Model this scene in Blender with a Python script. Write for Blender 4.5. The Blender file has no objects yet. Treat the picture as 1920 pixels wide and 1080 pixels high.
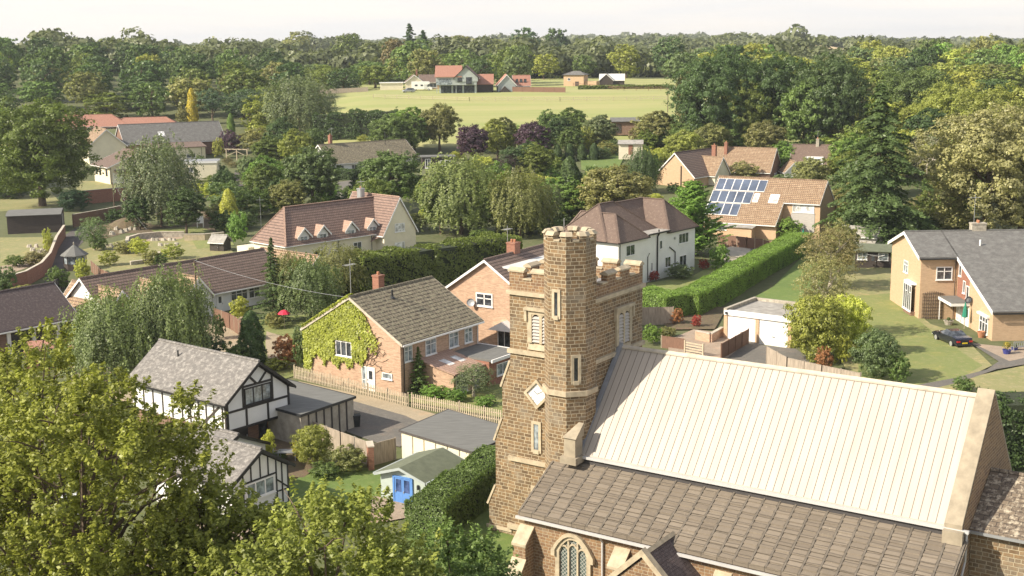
import bpy, math, random
import numpy as np
from mathutils import Vector, Matrix
from mathutils.geometry import tessellate_polygon
R = math.radians
sc = bpy.context.scene
col = sc.collection
random.seed(7)

# ------------------------------------------------------------------ camera, sky, sun, exposure
FPX, CAMH, PITCH, ROLL = 2400.0, 30.0, R(10.8), R(0.6)
cam_d = bpy.data.cameras.new("camera"); cam = bpy.data.objects.new("camera", cam_d); col.objects.link(cam)
cam_d.sensor_width = 36; cam_d.lens = 36 * FPX / 1920; cam_d.clip_start = 1; cam_d.clip_end = 9000
cam.matrix_world = Matrix.Translation((0, 0, CAMH)) @ Matrix.Rotation(R(90) - PITCH, 4, 'X') @ Matrix.Rotation(-ROLL, 4, 'Z')
sc.camera = cam
sc.render.resolution_x, sc.render.resolution_y = 1024, 576
sc.render.engine = 'CYCLES'
sc.cycles.use_denoising = True
sc.cycles.max_bounces = 6; sc.cycles.diffuse_bounces = 3; sc.cycles.glossy_bounces = 2; sc.cycles.transmission_bounces = 4
sc.cycles.volume_bounces = 0
SUN = Vector((-1.32, -0.495, 1.0)).normalized()
W_ = bpy.data.worlds.new("World"); sc.world = W_; W_.use_nodes = True
wt = W_.node_tree; wt.nodes.clear()
sky = wt.nodes.new('ShaderNodeTexSky'); sky.sky_type = 'NISHITA'; sky.sun_disc = False
sky.sun_elevation = math.asin(SUN.z); sky.sun_rotation = math.atan2(SUN.x, SUN.y)
sky.altitude = 100; sky.dust_density = 2.0
bg = wt.nodes.new('ShaderNodeBackground'); bg.inputs[1].default_value = 0.1
wt.links.new(sky.outputs[0], bg.inputs[0])
tc = wt.nodes.new('ShaderNodeTexCoord'); sep = wt.nodes.new('ShaderNodeSeparateXYZ'); wt.links.new(tc.outputs['Generated'], sep.inputs[0])
mp = wt.nodes.new('ShaderNodeMapping'); mp.inputs['Scale'].default_value = (5, 5, 70); wt.links.new(tc.outputs['Generated'], mp.inputs[0])
nz = wt.nodes.new('ShaderNodeTexNoise'); nz.inputs['Scale'].default_value = 1.1; nz.inputs['Detail'].default_value = 5
wt.links.new(mp.outputs[0], nz.inputs['Vector'])
cr = wt.nodes.new('ShaderNodeValToRGB')
cr.color_ramp.elements[0].position = 0.35; cr.color_ramp.elements[0].color = (0.60, 0.585, 0.57, 1)
cr.color_ramp.elements[1].position = 0.6; cr.color_ramp.elements[1].color = (.66, 0.62, 0.575, 1)
wt.links.new(nz.outputs[0], cr.inputs[0])
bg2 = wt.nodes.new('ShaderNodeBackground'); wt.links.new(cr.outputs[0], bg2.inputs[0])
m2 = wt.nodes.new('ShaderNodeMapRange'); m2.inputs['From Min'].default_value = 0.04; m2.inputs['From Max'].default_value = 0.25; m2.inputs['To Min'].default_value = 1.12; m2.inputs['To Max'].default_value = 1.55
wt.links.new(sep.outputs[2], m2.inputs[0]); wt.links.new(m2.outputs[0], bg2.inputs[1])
mr = wt.nodes.new('ShaderNodeMapRange'); mr.inputs['From Min'].default_value = 0.06; mr.inputs['From Max'].default_value = 0.5
mr.inputs['To Min'].default_value = 0.96; mr.inputs['To Max'].default_value = 0.25
wt.links.new(sep.outputs[2], mr.inputs[0])
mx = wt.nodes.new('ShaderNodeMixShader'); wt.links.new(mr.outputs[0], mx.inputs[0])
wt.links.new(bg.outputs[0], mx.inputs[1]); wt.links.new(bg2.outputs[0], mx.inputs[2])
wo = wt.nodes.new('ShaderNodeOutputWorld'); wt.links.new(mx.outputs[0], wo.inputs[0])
sun_d = bpy.data.lights.new("sun", 'SUN'); sun = bpy.data.objects.new("sun", sun_d); col.objects.link(sun)
sun_d.energy = 5.0; sun_d.angle = R(0.5); sun_d.color = (1.0, 0.90, 0.74)
sun.rotation_euler = SUN.to_track_quat('Z', 'Y').to_euler(); sun.location = (0, 0, 80)
sc.view_settings.view_transform = 'Standard'; sc.view_settings.look = 'None'
sc.view_settings.exposure = 0.6; sc.view_settings.gamma = 1

# ------------------------------------------------------------------ survey helpers: from a pixel of the photograph to a point on the land
def terr(x, y):
    xs = [-300, 215, 300, 340, 420, 520, 700, 1000, 1600, 2400, 4000]
    zs = [0, 0, 3.5, 7.5, 14, 15.5, 14, 14, 17, 25, 30]
    z = np.interp(y, xs, zs)
    w = min(1, max(0, (-x - 42) / 28)); w = w * w * (3 - 2 * w)      # the left side stays low for longer
    if w > 0 and y < 520: z = z * (1 - w) + w * np.interp(y, [-300, 292, 335, 400, 460, 520], [0, 0, 3.0, 9.5, 14.5, 15.5])
    if y > 700: z -= 6 * min(1, max(0, x / y - .08) / .25) * min(1, (y - 700) / 500)
    z += 8 * math.exp(-((x + 205) / 62) ** 2 - ((y - 600) / 85) ** 2) + (0 if y < 900 else 5 * math.sin(x / 310 + 1) * min(1, (y - 900) / 600))
    z += 11 * math.exp(-((x + 142) / 60) ** 2 - ((y - 1080) / 130) ** 2) + 13 * math.exp(-((x - 262) / 50) ** 2 - ((y - 1120) / 140) ** 2)     # two rises with pale fields on them
    return float(z)
def ray(px, py):
    u = (px - 960) / FPX; v = (540 - py) / FPX
    c, s = math.cos(ROLL), math.sin(ROLL)
    u, v = u * c + v * s, -u * s + v * c
    return Vector((u, math.cos(PITCH) + v * math.sin(PITCH), -math.sin(PITCH) + v * math.cos(PITCH)))
def atz(px, py, z=0.0):
    d = ray(px, py); t = (z - CAMH) / d.z
    return Vector((0, 0, CAMH)) + d * t
def atd(px, py, y):
    d = ray(px, py); return Vector((0, 0, CAMH)) + d * (y / d.y)
def at(px, py):
    d = ray(px, py); lo = 20.0; y = lo
    while y < 4000:
        p = Vector((0, 0, CAMH)) + d * (y / d.y)
        if p.z <= terr(p.x, p.y): break
        y += 1.0 + y * 0.004
    p.z = terr(p.x, p.y)
    return p

# ------------------------------------------------------------------ materials
MATS = {}
def newmat(name):
    m = bpy.data.materials.new(name); m.use_nodes = True; nt = m.node_tree
    b = nt.nodes['Principled BSDF']; MATS[name] = m
    return m, nt, b
def N(nt, t, **kw):
    n = nt.nodes.new(t)
    for k, v in kw.items():
        if k.startswith('_'): setattr(n, k[1:], v)
        else: n.inputs[k].default_value = v
    return n
def mixc(nt, f, a, b, mode='MIX'):
    n = nt.nodes.new('ShaderNodeMix'); n.data_type = 'RGBA'; n.blend_type = mode
    for s, val in ((n.inputs[0], f), (n.inputs[6], a), (n.inputs[7], b)):
        if hasattr(val, 'links'): nt.links.new(val, s)
        else: s.default_value = val if not isinstance(val, tuple) or len(val) == 4 else (*val, 1)
    return n.outputs[2]
def ramp(nt, fac, a, b):
    n = nt.nodes.new('ShaderNodeMapRange'); n.inputs['From Min'].default_value = a; n.inputs['From Max'].default_value = b
    nt.links.new(fac, n.inputs[0]); return n.outputs[0]
def noise(nt, vec, scale, detail=4, rough=0.6):
    n = N(nt, 'ShaderNodeTexNoise', Scale=scale, Detail=detail, Roughness=rough); nt.links.new(vec, n.inputs['Vector']); return n.outputs[0]
def uvv(nt, kind='UV'):
    return N(nt, 'ShaderNodeTexCoord').outputs[kind]
def bump(nt, b, h, dist, strength=0.8):
    n = N(nt, 'ShaderNodeBump', Distance=dist, Strength=strength); nt.links.new(h, n.inputs['Height']); nt.links.new(n.outputs[0], b.inputs['Normal'])
def plain(name, c, rough=0.7, var=0.12, scale=3.0, metal=0.0, stretch=None, bmp=0.0):
    m, nt, b = newmat(name)
    v = uvv(nt, 'Object')
    if stretch:
        mpn = N(nt, 'ShaderNodeMapping'); mpn.inputs['Scale'].default_value = stretch; nt.links.new(uvv(nt), mpn.inputs[0]); v = mpn.outputs[0]
    n1 = noise(nt, v, scale)
    d = tuple(x * (1 - var * 1.6) for x in c); l = tuple(min(1, x * (1 + var)) for x in c)
    nt.links.new(mixc(nt, ramp(nt, n1, .3, .7), d, l), b.inputs['Base Color'])
    b.inputs['Roughness'].default_value = rough; b.inputs['Metallic'].default_value = metal
    if bmp: bump(nt, b, n1, bmp)
    return m
def masonry(name, c1, c2, mortar, bw, rh, ms, *, course=None, offset=0.5, patch=None, pscale=0.6, plo=.5, phi=.7, rough=0.85, bmp=0.01, var=0.25, squash=1.0, mid=None, streak=0.0):
    m, nt, b = newmat(name)
    v = uvv(nt)
    # a slight wobble keeps courses from being ruler straight
    nzv = N(nt, 'ShaderNodeTexNoise', Scale=1.3, Detail=2); nt.links.new(v, nzv.inputs['Vector'])
    vm = N(nt, 'ShaderNodeVectorMath', _operation='MULTIPLY_ADD'); nt.links.new(nzv.outputs['Color'], vm.inputs[0])
    vm.inputs[1].default_value = (rh * .25,) * 3; nt.links.new(v, vm.inputs[2]); vv = vm.outputs[0]
    br = N(nt, 'ShaderNodeTexBrick', Scale=1.0, **{'Mortar Size': ms, 'Brick Width': bw, 'Row Height': rh, 'Mortar Smooth': .3, 'Bias': 0.0})
    br.offset = offset; br.squash = squash; br.squash_frequency = 3
    nt.links.new(vv, br.inputs['Vector'])
    br.inputs['Color1'].default_value = (*c1, 1); br.inputs['Color2'].default_value = (*c2, 1); br.inputs['Mortar'].default_value = (*mortar, 1)
    c = br.outputs['Color']
    n1 = noise(nt, v, 2.2, 6, .7)
    c = mixc(nt, ramp(nt, n1, .3, .7), mixc(nt, 1.0, c, (1 - var,) * 3, 'MULTIPLY'), c)
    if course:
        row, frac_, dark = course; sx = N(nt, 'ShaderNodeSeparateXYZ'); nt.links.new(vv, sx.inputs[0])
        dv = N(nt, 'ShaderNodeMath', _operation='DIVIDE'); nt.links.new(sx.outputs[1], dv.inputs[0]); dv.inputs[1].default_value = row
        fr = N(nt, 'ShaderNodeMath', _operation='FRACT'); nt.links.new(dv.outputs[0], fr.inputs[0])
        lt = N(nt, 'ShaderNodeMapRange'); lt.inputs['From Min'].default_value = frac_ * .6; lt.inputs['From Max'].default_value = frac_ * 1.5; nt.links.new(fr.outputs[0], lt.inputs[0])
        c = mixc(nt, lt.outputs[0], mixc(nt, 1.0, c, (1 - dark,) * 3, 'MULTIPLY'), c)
    if streak:
        mpn = N(nt, 'ShaderNodeMapping'); mpn.inputs['Scale'].default_value = (1.2, 9, 1); nt.links.new(v, mpn.inputs[0])
        n3 = noise(nt, mpn.outputs[0], 1.0, 4, .6)
        c = mixc(nt, ramp(nt, n3, .45, .62), c, mixc(nt, 1.0, c, (1 - streak, 1 - streak * 1.1, 1 - streak * 1.1), 'MULTIPLY'))
    if patch:
        n2 = noise(nt, v, pscale, 6, .75)
        c = mixc(nt, ramp(nt, n2, plo, phi), c, patch)
    nt.links.new(c, b.inputs['Base Color']); b.inputs['Roughness'].default_value = rough
    inv = N(nt, 'ShaderNodeMath', _operation='SUBTRACT'); inv.inputs[0].default_value = 1; nt.links.new(br.outputs['Fac'], inv.inputs[1])
    bump(nt, b, inv.outputs[0], bmp)
    return m
# stone and brick
masonry('ironstone', (.325, .21, .105), (.155, .10, .053), (.53, .44, .30), .50, .215, .024, patch=(.27, .235, .18, 1), pscale=.35, plo=.5, phi=.74, bmp=.03, var=.45, squash=.6)
masonry('ironstone_small', (.33, .20, .10), (.20, .115, .065), (.46, .375, .26), .38, .18, .018, patch=(.29, .25, .19, 1), pscale=.4, plo=.58, phi=.8, bmp=.015, var=.3, squash=.7)
plain('pale_stone', (.46, .385, .27), .85, .16, 2.5, bmp=.01)
plain('coping_stone', (.33, .28, .205), .9, .16, 1.6, bmp=.01)
plain('grey_stone', (.40, .36, .29), .9, .25, 3, bmp=.01)
masonry('brick_pink', (.61, .395, .265), (.48, .295, .19), (.58, .46, .34), .225, .075, .010, streak=.22, var=.2, bmp=.004)
masonry('brick_orange', (.60, .40, .245), (.55, .36, .215), (.54, .42, .29), .225, .075, .010, streak=.1, var=.12, bmp=.004)
masonry('brick_red', (.36, .14, .085), (.28, .11, .07), (.38, .25, .18), .225, .075, .010, streak=.2, var=.2, bmp=.004)
masonry('brick_brown', (.27, .15, .10), (.21, .12, .085), (.3, .22, .17), .225, .075, .010, streak=.2, var=.2, bmp=.004)
# roofs
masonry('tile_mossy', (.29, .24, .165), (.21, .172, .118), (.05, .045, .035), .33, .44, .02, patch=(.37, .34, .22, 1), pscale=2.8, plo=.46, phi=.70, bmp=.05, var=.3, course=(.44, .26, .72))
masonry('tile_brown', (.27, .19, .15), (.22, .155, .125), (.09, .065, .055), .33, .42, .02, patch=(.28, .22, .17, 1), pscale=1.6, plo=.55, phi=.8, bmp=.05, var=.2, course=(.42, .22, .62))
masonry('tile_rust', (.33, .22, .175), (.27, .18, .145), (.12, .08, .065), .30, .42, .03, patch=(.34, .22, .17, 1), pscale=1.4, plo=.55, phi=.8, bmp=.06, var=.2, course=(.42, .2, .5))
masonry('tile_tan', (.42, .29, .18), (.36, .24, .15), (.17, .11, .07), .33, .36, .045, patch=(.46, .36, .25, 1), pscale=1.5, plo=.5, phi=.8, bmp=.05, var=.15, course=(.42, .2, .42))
masonry('tile_plain', (.215, .15, .115), (.175, .12, .093), (.10, .07, .06), .18, .14, .012, patch=(.36, .29, .23, 1), pscale=3, plo=.56, phi=.72, bmp=.015, var=.25)
masonry('tile_pink', (.47, .31, .235), (.40, .26, .195), (.25, .16, .12), .33, .3, .02, bmp=.02, var=.12)
masonry('tile_red', (.47, .25, .175), (.41, .21, .15), (.25, .10, .07), .33, .30, .03, bmp=.03, var=.12)
masonry('tile_dim', (.135, .10, .095), (.11, .082, .08), (.055, .04, .04), .18, .16, .012, patch=(.2, .165, .15, 1), pscale=3.5, plo=.5, phi=.75, bmp=.015, var=.2)
masonry('slate_grey', (.155, .148, .138), (.13, .125, .118), (.09, .09, .09), .4, .28, .01, patch=(.22, .22, .205, 1), pscale=1.2, plo=.45, phi=.75, bmp=.008, var=.15)
masonry('slate_lichen', (.205, .19, .175), (.165, .155, .145), (.13, .12, .11), .45, .3, .012, patch=(.42, .395, .36, 1), pscale=2.4, plo=.48, phi=.74, bmp=.012, var=.25)
masonry('aisle_slate', (.235, .195, .15), (.165, .135, .102), (.08, .066, .05), .86, .3975, .018, offset=0.0, patch=(.42, .36, .26, 1), pscale=4.0, plo=.6, phi=.8, bmp=.05, var=.16)
masonry('chancel_slate', (.20, .155, .11), (.15, .115, .085), (.07, .055, .045), .45, .3, .02, offset=.5, patch=(.44, .38, .29, 1), pscale=3.0, plo=.5, phi=.62, bmp=.04, var=.3)
plain('nave_metal', (.45, .395, .335), .5, .08, 1.1, stretch=(1.4, .16, 1))
plain('seam_metal', (.19, .16, .13), .6, .05, 2)
plain('felt_grey', (.155, .155, .145), .9, .14, 1.2, stretch=(.6, 3, 1))
plain('felt_pale', (.34, .32, .29), .9, .2, 1.3)
plain('felt_green', (.13, .145, .095), .9, .12, 2)
plain('grp_white', (.62, .62, .60), .5, .05, 1)
plain('lead', (.26, .27, .29), .6, .1, 2)
plain('shadow_lead', (.06, .055, .055), .8, .1, 2)  # lead darkened to carry the shadow below the nave gutter
plain('rib_slate', (.135, .115, .092), .9, .2, 4)
plain('gutter_grey', (.50, .49, .48), .5, .05, 2)
# render, paint, wood, glass
plain('white_render', (.74, .74, .72), .8, .04, .8)
plain('cream_render', (.72, .66, .50), .8, .05, .8)
plain('white_paint', (.80, .79, .77), .45, .03, 2)
plain('black_paint', (.018, .017, .018), .5, .1, 2)
plain('dark_wood', (.055, .042, .035), .75, .25, 1.5, stretch=(.8, 9, 1), bmp=.01)
plain('fence_brown', (.19, .105, .07), .8, .2, 2, stretch=(8, 1, 1))
plain('fence_grey', (.36, .30, .235), .85, .25, 1.2, stretch=(9, .8, 1))
plain('fence_dark', (.085, .075, .07), .85, .25, 1.2, stretch=(9, .8, 1))
plain('picket_wood', (.46, .385, .28), .85, .15, 4)
plain('weatherboard', (.44, .41, .38), .8, .12, 1.5, stretch=(.8, 8, 1))
plain('grey_clad', (.36, .40, .39), .7, .06, 1)
plain('blue_paint', (.10, .24, .56), .5, .05, 2)
plain('sage_paint', (.40, .46, .42), .6, .05, 2)
plain('green_cloth', (.02, .20, .13), .8, .1, 3)
plain('red_cloth', (.62, .03, .07), .8, .1, 3)
plain('concrete', (.36, .33, .28), .9, .18, 1.5)
plain('pale_concrete', (.52, .46, .37), .9, .15, 1.5)
plain('metal_grey', (.42, .43, .44), .4, .05, 2, metal=.5)
plain('plastic_black', (.02, .022, .025), .5, .1, 3)
plain('bark', (.13, .095, .065), .9, .25, 5, bmp=.03)
plain('bark_pale', (.42, .37, .30), .9, .3, 6, bmp=.02)
plain('rubber', (.015, .015, .016), .7, .1, 5)
plain('pot_blue', (.04, .05, .22), .35, .1, 3)
plain('terracotta', (.42, .19, .1), .7, .1, 3)
plain('rock', (.42, .38, .31), .9, .2, 3, bmp=.05)
plain('curtain', (.55, .53, .50), .9, .1, 2)
plain('solar_cell', (.10, .125, .18), .2, .25, .35)
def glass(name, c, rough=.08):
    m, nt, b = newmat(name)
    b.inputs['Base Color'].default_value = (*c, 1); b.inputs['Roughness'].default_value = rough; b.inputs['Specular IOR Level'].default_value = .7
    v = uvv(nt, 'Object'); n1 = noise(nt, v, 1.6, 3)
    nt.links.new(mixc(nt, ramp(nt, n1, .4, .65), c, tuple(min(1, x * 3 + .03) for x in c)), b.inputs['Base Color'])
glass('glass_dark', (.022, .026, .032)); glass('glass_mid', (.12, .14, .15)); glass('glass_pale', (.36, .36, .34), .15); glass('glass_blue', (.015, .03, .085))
def carpaint(name, c, met=.3):
    m, nt, b = newmat(name); b.inputs['Base Color'].default_value = (*c, 1); b.inputs['Roughness'].default_value = .25; b.inputs['Metallic'].default_value = met
    b.inputs['Coat Weight'].default_value = .8; b.inputs['Coat Roughness'].default_value = .05
carpaint('car_navy', (.012, .014, .03)); carpaint('car_white', (.72, .72, .70), 0); carpaint('car_silver', (.45, .46, .48), .6)
plain('plate_yellow', (.75, .55, .02), .5, .02, 2); plain('lamp_red', (.5, .02, .02), .3, .05, 2); plain('alloy', (.55, .56, .58), .35, .05, 4, metal=.6)
# leaded church glass: diamond quarries
m, nt, b = newmat('leaded_glass')
v = uvv(nt); mpn = N(nt, 'ShaderNodeMapping'); mpn.inputs['Rotation'].default_value = (0, 0, R(45)); nt.links.new(v, mpn.inputs[0])
br = N(nt, 'ShaderNodeTexBrick', Scale=1.0, **{'Mortar Size': .018, 'Brick Width': .16, 'Row Height': .16}); br.offset = 0
nt.links.new(mpn.outputs[0], br.inputs['Vector']); br.inputs['Color1'].default_value = (.035, .05, .05, 1); br.inputs['Color2'].default_value = (.10, .13, .12, 1); br.inputs['Mortar'].default_value = (.35, .35, .32, 1)
nt.links.new(br.outputs['Color'], b.inputs['Base Color']); b.inputs['Roughness'].default_value = .25
# ground sheets
def ground(name, a, b_, c, s1, s2, rough=.95, spots=None):
    m, nt, b = newmat(name); v = uvv(nt, 'Object')
    n1 = noise(nt, v, s1, 6, .65); n2 = noise(nt, v, s2, 5, .7)
    x = mixc(nt, ramp(nt, n1, .35, .65), a, b_); x = mixc(nt, ramp(nt, n2, .5, .72), x, c)
    if spots:
        n3 = noise(nt, v, 2.6, 3, .6); x = mixc(nt, ramp(nt, n3, .62, .7), x, spots)
    n6 = noise(nt, v, 9.0, 4, .8); x = mixc(nt, ramp(nt, n6, .35, .68), mixc(nt, 1.0, x, (.74, .76, .72), 'MULTIPLY'), x); n7 = noise(nt, v, .35, 6, .75); x = mixc(nt, ramp(nt, n7, .52, .66), x, mixc(nt, 1.0, x, (1.25, 1.12, 1.05), 'MULTIPLY'))
    nt.links.new(x, b.inputs['Base Color']); b.inputs['Roughness'].default_value = rough
    bump(nt, b, n6, .04); return m
ground('lawn', (.235, .26, .085), (.19, .225, .068), (.31, .29, .125), .12, 1.7)
ground('lawn_dry', (.31, .285, .13), (.23, .245, .09), (.39, .33, .19), .15, 1.4)
ground('lawn_lush', (.15, .22, .05), (.125, .19, .045), (.21, .255, .08), .2, 1.5)
ground('asphalt', (.17, .155, .14), (.14, .13, .12), (.21, .19, .165), .3, 3)
ground('drive_dark', (.115, .10, .095), (.09, .08, .078), (.14, .12, .11), .3, 3)
ground('gravel', (.42, .34, .24), (.36, .29, .20), (.48, .40, .29), .5, 5)
ground('paving', (.40, .31, .24), (.34, .26, .20), (.46, .37, .29), .8, 4)
ground('soil', (.17, .12, .08), (.13, .10, .06), (.20, .17, .08), .5, 3, spots=(.12, .15, .05))
# land: colour by what grows there, read from the mesh attribute "cover"
m, nt, b = newmat('land'); v = uvv(nt, 'Object')
atn = nt.nodes.new('ShaderNodeAttribute'); atn.attribute_name = 'cover'
n1 = noise(nt, v, .06, 6, .65); n2 = noise(nt, v, .9, 5, .7); n4 = noise(nt, v, .018, 4, .6)
rough_g = mixc(nt, ramp(nt, n2, .4, .7), (.085, .105, .035), (.14, .135, .065))
mps = N(nt, 'ShaderNodeMapping'); mps.inputs['Scale'].default_value = (.25, 2.0, 1); nt.links.new(v, mps.inputs[0])
n5 = noise(nt, mps.outputs[0], .05, 5, .6)
pasture = mixc(nt, ramp(nt, n5, .35, .65), (.25, .29, .085), (.36, .34, .14)); pasture = mixc(nt, ramp(nt, n2, .45, .8), pasture, (.30, .30, .13))
stubble = mixc(nt, ramp(nt, n1, .3, .7), (.55, .42, .25), (.48, .38, .22))
x = mixc(nt, ramp(nt, atn.outputs['Fac'], 0, 1), rough_g, pasture); x = mixc(nt, ramp(nt, atn.outputs['Fac'], 1, 2), x, stubble)
nt.links.new(x, b.inputs['Base Color']); b.inputs['Roughness'].default_value = 1
# foliage: base colour is the object's own colour, varied leaf by leaf
def foliage(name, trans=.22, contrast=.5):
    m = bpy.data.materials.new(name); m.use_nodes = True; nt = m.node_tree; nt.nodes.clear(); MATS[name] = m
    oi = nt.nodes.new('ShaderNodeObjectInfo'); a = nt.nodes.new('ShaderNodeAttribute'); a.attribute_name = 'lv'
    lo = mixc(nt, 1.0, oi.outputs['Color'], (1 - contrast, 1 - contrast, 1 - contrast * .9), 'MULTIPLY')
    hi = mixc(nt, 1.0, oi.outputs['Color'], (1 + contrast * .9, 1 + contrast * .8, 1 + contrast * .5), 'MULTIPLY')
    c = mixc(nt, a.outputs['Fac'], lo, hi)
    d = nt.nodes.new('ShaderNodeBsdfDiffuse'); nt.links.new(c, d.inputs[0])
    t = nt.nodes.new('ShaderNodeBsdfTranslucent'); nt.links.new(mixc(nt, 1.0, c, (1.25, 1.35, .7), 'MULTIPLY'), t.inputs[0])
    g = nt.nodes.new('ShaderNodeBsdfGlossy'); g.inputs['Roughness'].default_value = .45; g.inputs[0].default_value = (1, 1, 1, 1)
    m1 = nt.nodes.new('ShaderNodeMixShader'); m1.inputs[0].default_value = trans; nt.links.new(d.outputs[0], m1.inputs[1]); nt.links.new(t.outputs[0], m1.inputs[2])
    m2 = nt.nodes.new('ShaderNodeMixShader'); m2.inputs[0].default_value = .02; nt.links.new(m1.outputs[0], m2.inputs[1]); nt.links.new(g.outputs[0], m2.inputs[2])
    o = nt.nodes.new('ShaderNodeOutputMaterial'); nt.links.new(m2.outputs[0], o.inputs[0])
foliage('leaves', .30, .34)

# ------------------------------------------------------------------ mesh builder
class MB:
    def __init__(s): s.v = []; s.f = []; s.m = []
    def face(s, pts, m=0):
        i = len(s.v); s.v += [tuple(p) for p in pts]; s.f.append(tuple(range(i, i + len(pts)))); s.m.append(m)
    def solid(s, bot, top, m=0, mt=None, cap=True):
        n = len(bot)
        for i in range(n):
            j = (i + 1) % n; s.face([bot[i], bot[j], top[j], top[i]], m)
        if cap: s.face(list(reversed(bot)), m); s.face(top, m if mt is None else mt)
    def box(s, x0, x1, y0, y1, z0, z1, m=0, mt=None):
        s.solid([(x0, y0, z0), (x1, y0, z0), (x1, y1, z0), (x0, y1, z0)], [(x0, y0, z1), (x1, y0, z1), (x1, y1, z1), (x0, y1, z1)], m, mt)
    def prism(s, poly, z0, z1, m=0, mt=None):
        s.solid([(p[0], p[1], z0) for p in poly], [(p[0], p[1], z1) for p in poly], m, mt)
    def extr(s, poly, vec, m=0, mc=None):
        vec = Vector(vec); bot = [Vector(p) for p in poly]; top = [p + vec for p in bot]
        n = sum(((bot[i] - bot[0]).cross(bot[(i + 1) % len(bot)] - bot[0]) for i in range(len(bot))), Vector())
        if n.dot(vec) < 0: bot.reverse(); top.reverse()
        k = len(bot)
        for i in range(k):
            j = (i + 1) % k; s.face([bot[i], bot[j], top[j], top[i]], m)
        s.face(list(reversed(bot)), m if mc is None else mc); s.face(top, m if mc is None else mc)
    def slab(s, a, b, c, d, t, m=0):
        a, b, c, d = map(Vector, (a, b, c, d)); n = (b - a).cross(d - a).normalized() * t
        s.extr([a, b, c, d], -n, m)
    def beam(s, p, q, w, h=None, m=0):
        h = w if h is None else h; p = Vector(p); q = Vector(q); d = (q - p).normalized()
        up = Vector((0, 0, 1)) if abs(d.z) < .95 else Vector((0, 1, 0))
        a = d.cross(up).normalized() * (w / 2); b = a.cross(d).normalized() * (h / 2)
        s.solid([p - a - b, p + a - b, p + a + b, p - a + b], [q - a - b, q + a - b, q + a + b, q - a + b], m)
    def tube(s, pts, rad, n=8, m=0):
        pts = [Vector(p) for p in pts]; rad = rad if isinstance(rad, (list, tuple)) else [rad] * len(pts); rings = []
        for i, p in enumerate(pts):
            d = (pts[min(i + 1, len(pts) - 1)] - pts[max(i - 1, 0)]).normalized()
            up = Vector((0, 0, 1)) if abs(d.z) < .9 else Vector((1, 0, 0))
            a = d.cross(up).normalized(); b = a.cross(d)
            rings.append([p + (a * math.cos(t) + b * math.sin(t)) * rad[i] for t in [2 * math.pi * k / n for k in range(n)]])
        i0 = len(s.v)
        for r_ in rings: s.v += [tuple(p) for p in r_]
        for i in range(len(rings) - 1):
            for k in range(n):
                a = i0 + i * n + k; b = i0 + i * n + (k + 1) % n
                s.f.append((a, b, b + n, a + n)); s.m.append(m)
        s.face(list(reversed(rings[0])), m); s.face(rings[-1], m)
    def lathe(s, prof, n=12, c=(0, 0), m=0):
        for i in range(len(prof) - 1):
            (r0, z0), (r1, z1) = prof[i], prof[i + 1]
            for k in range(n):
                a, b = 2 * math.pi * k / n, 2 * math.pi * (k + 1) / n
                P = [(c[0] + r0 * math.cos(a), c[1] + r0 * math.sin(a), z0), (c[0] + r0 * math.cos(b), c[1] + r0 * math.sin(b), z0),
                     (c[0] + r1 * math.cos(b), c[1] + r1 * math.sin(b), z1), (c[0] + r1 * math.cos(a), c[1] + r1 * math.sin(a), z1)]
                if r0 < 1e-6: P = [P[0], P[2], P[3]]
                elif r1 < 1e-6: P = P[:3]
                s.face(P, m)
    def build(s, name, mats, parent=None, smooth=False, bevel=0, uv0=(0, 0)):
        me = bpy.data.meshes.new(name); me.from_pydata(s.v, [], s.f)
        for k in (mats if isinstance(mats, (list, tuple)) else [mats]): me.materials.append(MATS[k])
        me.polygons.foreach_set('material_index', s.m)
        uv = me.uv_layers.new(name='UVMap').data
        for p in me.polygons:
            n = p.normal
            if abs(n.z) > .97: t, b_ = Vector((1, 0, 0)), Vector((0, 1, 0))
            else: t = Vector((-n.y, n.x, 0)).normalized(); b_ = n.cross(t)
            for li in p.loop_indices:
                c = me.vertices[me.loops[li].vertex_index].co; uv[li].uv = (c.dot(t) - uv0[0], c.dot(b_) - uv0[1])
        if smooth: me.polygons.foreach_set('use_smooth', [True] * len(me.polygons))
        o = bpy.data.objects.new(name, me); col.objects.link(o)
        if parent: o.parent = parent
        if bevel:
            md = o.modifiers.new('bevel', 'BEVEL'); md.width = bevel; md.segments = 2; md.limit_method = 'ANGLE'
        return o
def tag(o, label, cat, group=None):
    o['label'] = label; o['category'] = cat
    if group: o['group'] = group
    return o
def thing(name, label, cat, loc, rz=0, group=None):
    o = bpy.data.objects.new(name, None); o.empty_display_size = .5; col.objects.link(o)
    o.location = loc; o.rotation_euler = (0, 0, R(rz)); return tag(o, label, cat, group)
def struct(o): o['kind'] = 'structure'; return o
def copy_tree(o, parent=None):
    c = o.copy(); col.objects.link(c)
    if parent: c.parent = parent
    for ch in list(o.children): copy_tree(ch, c)
    return c

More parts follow.
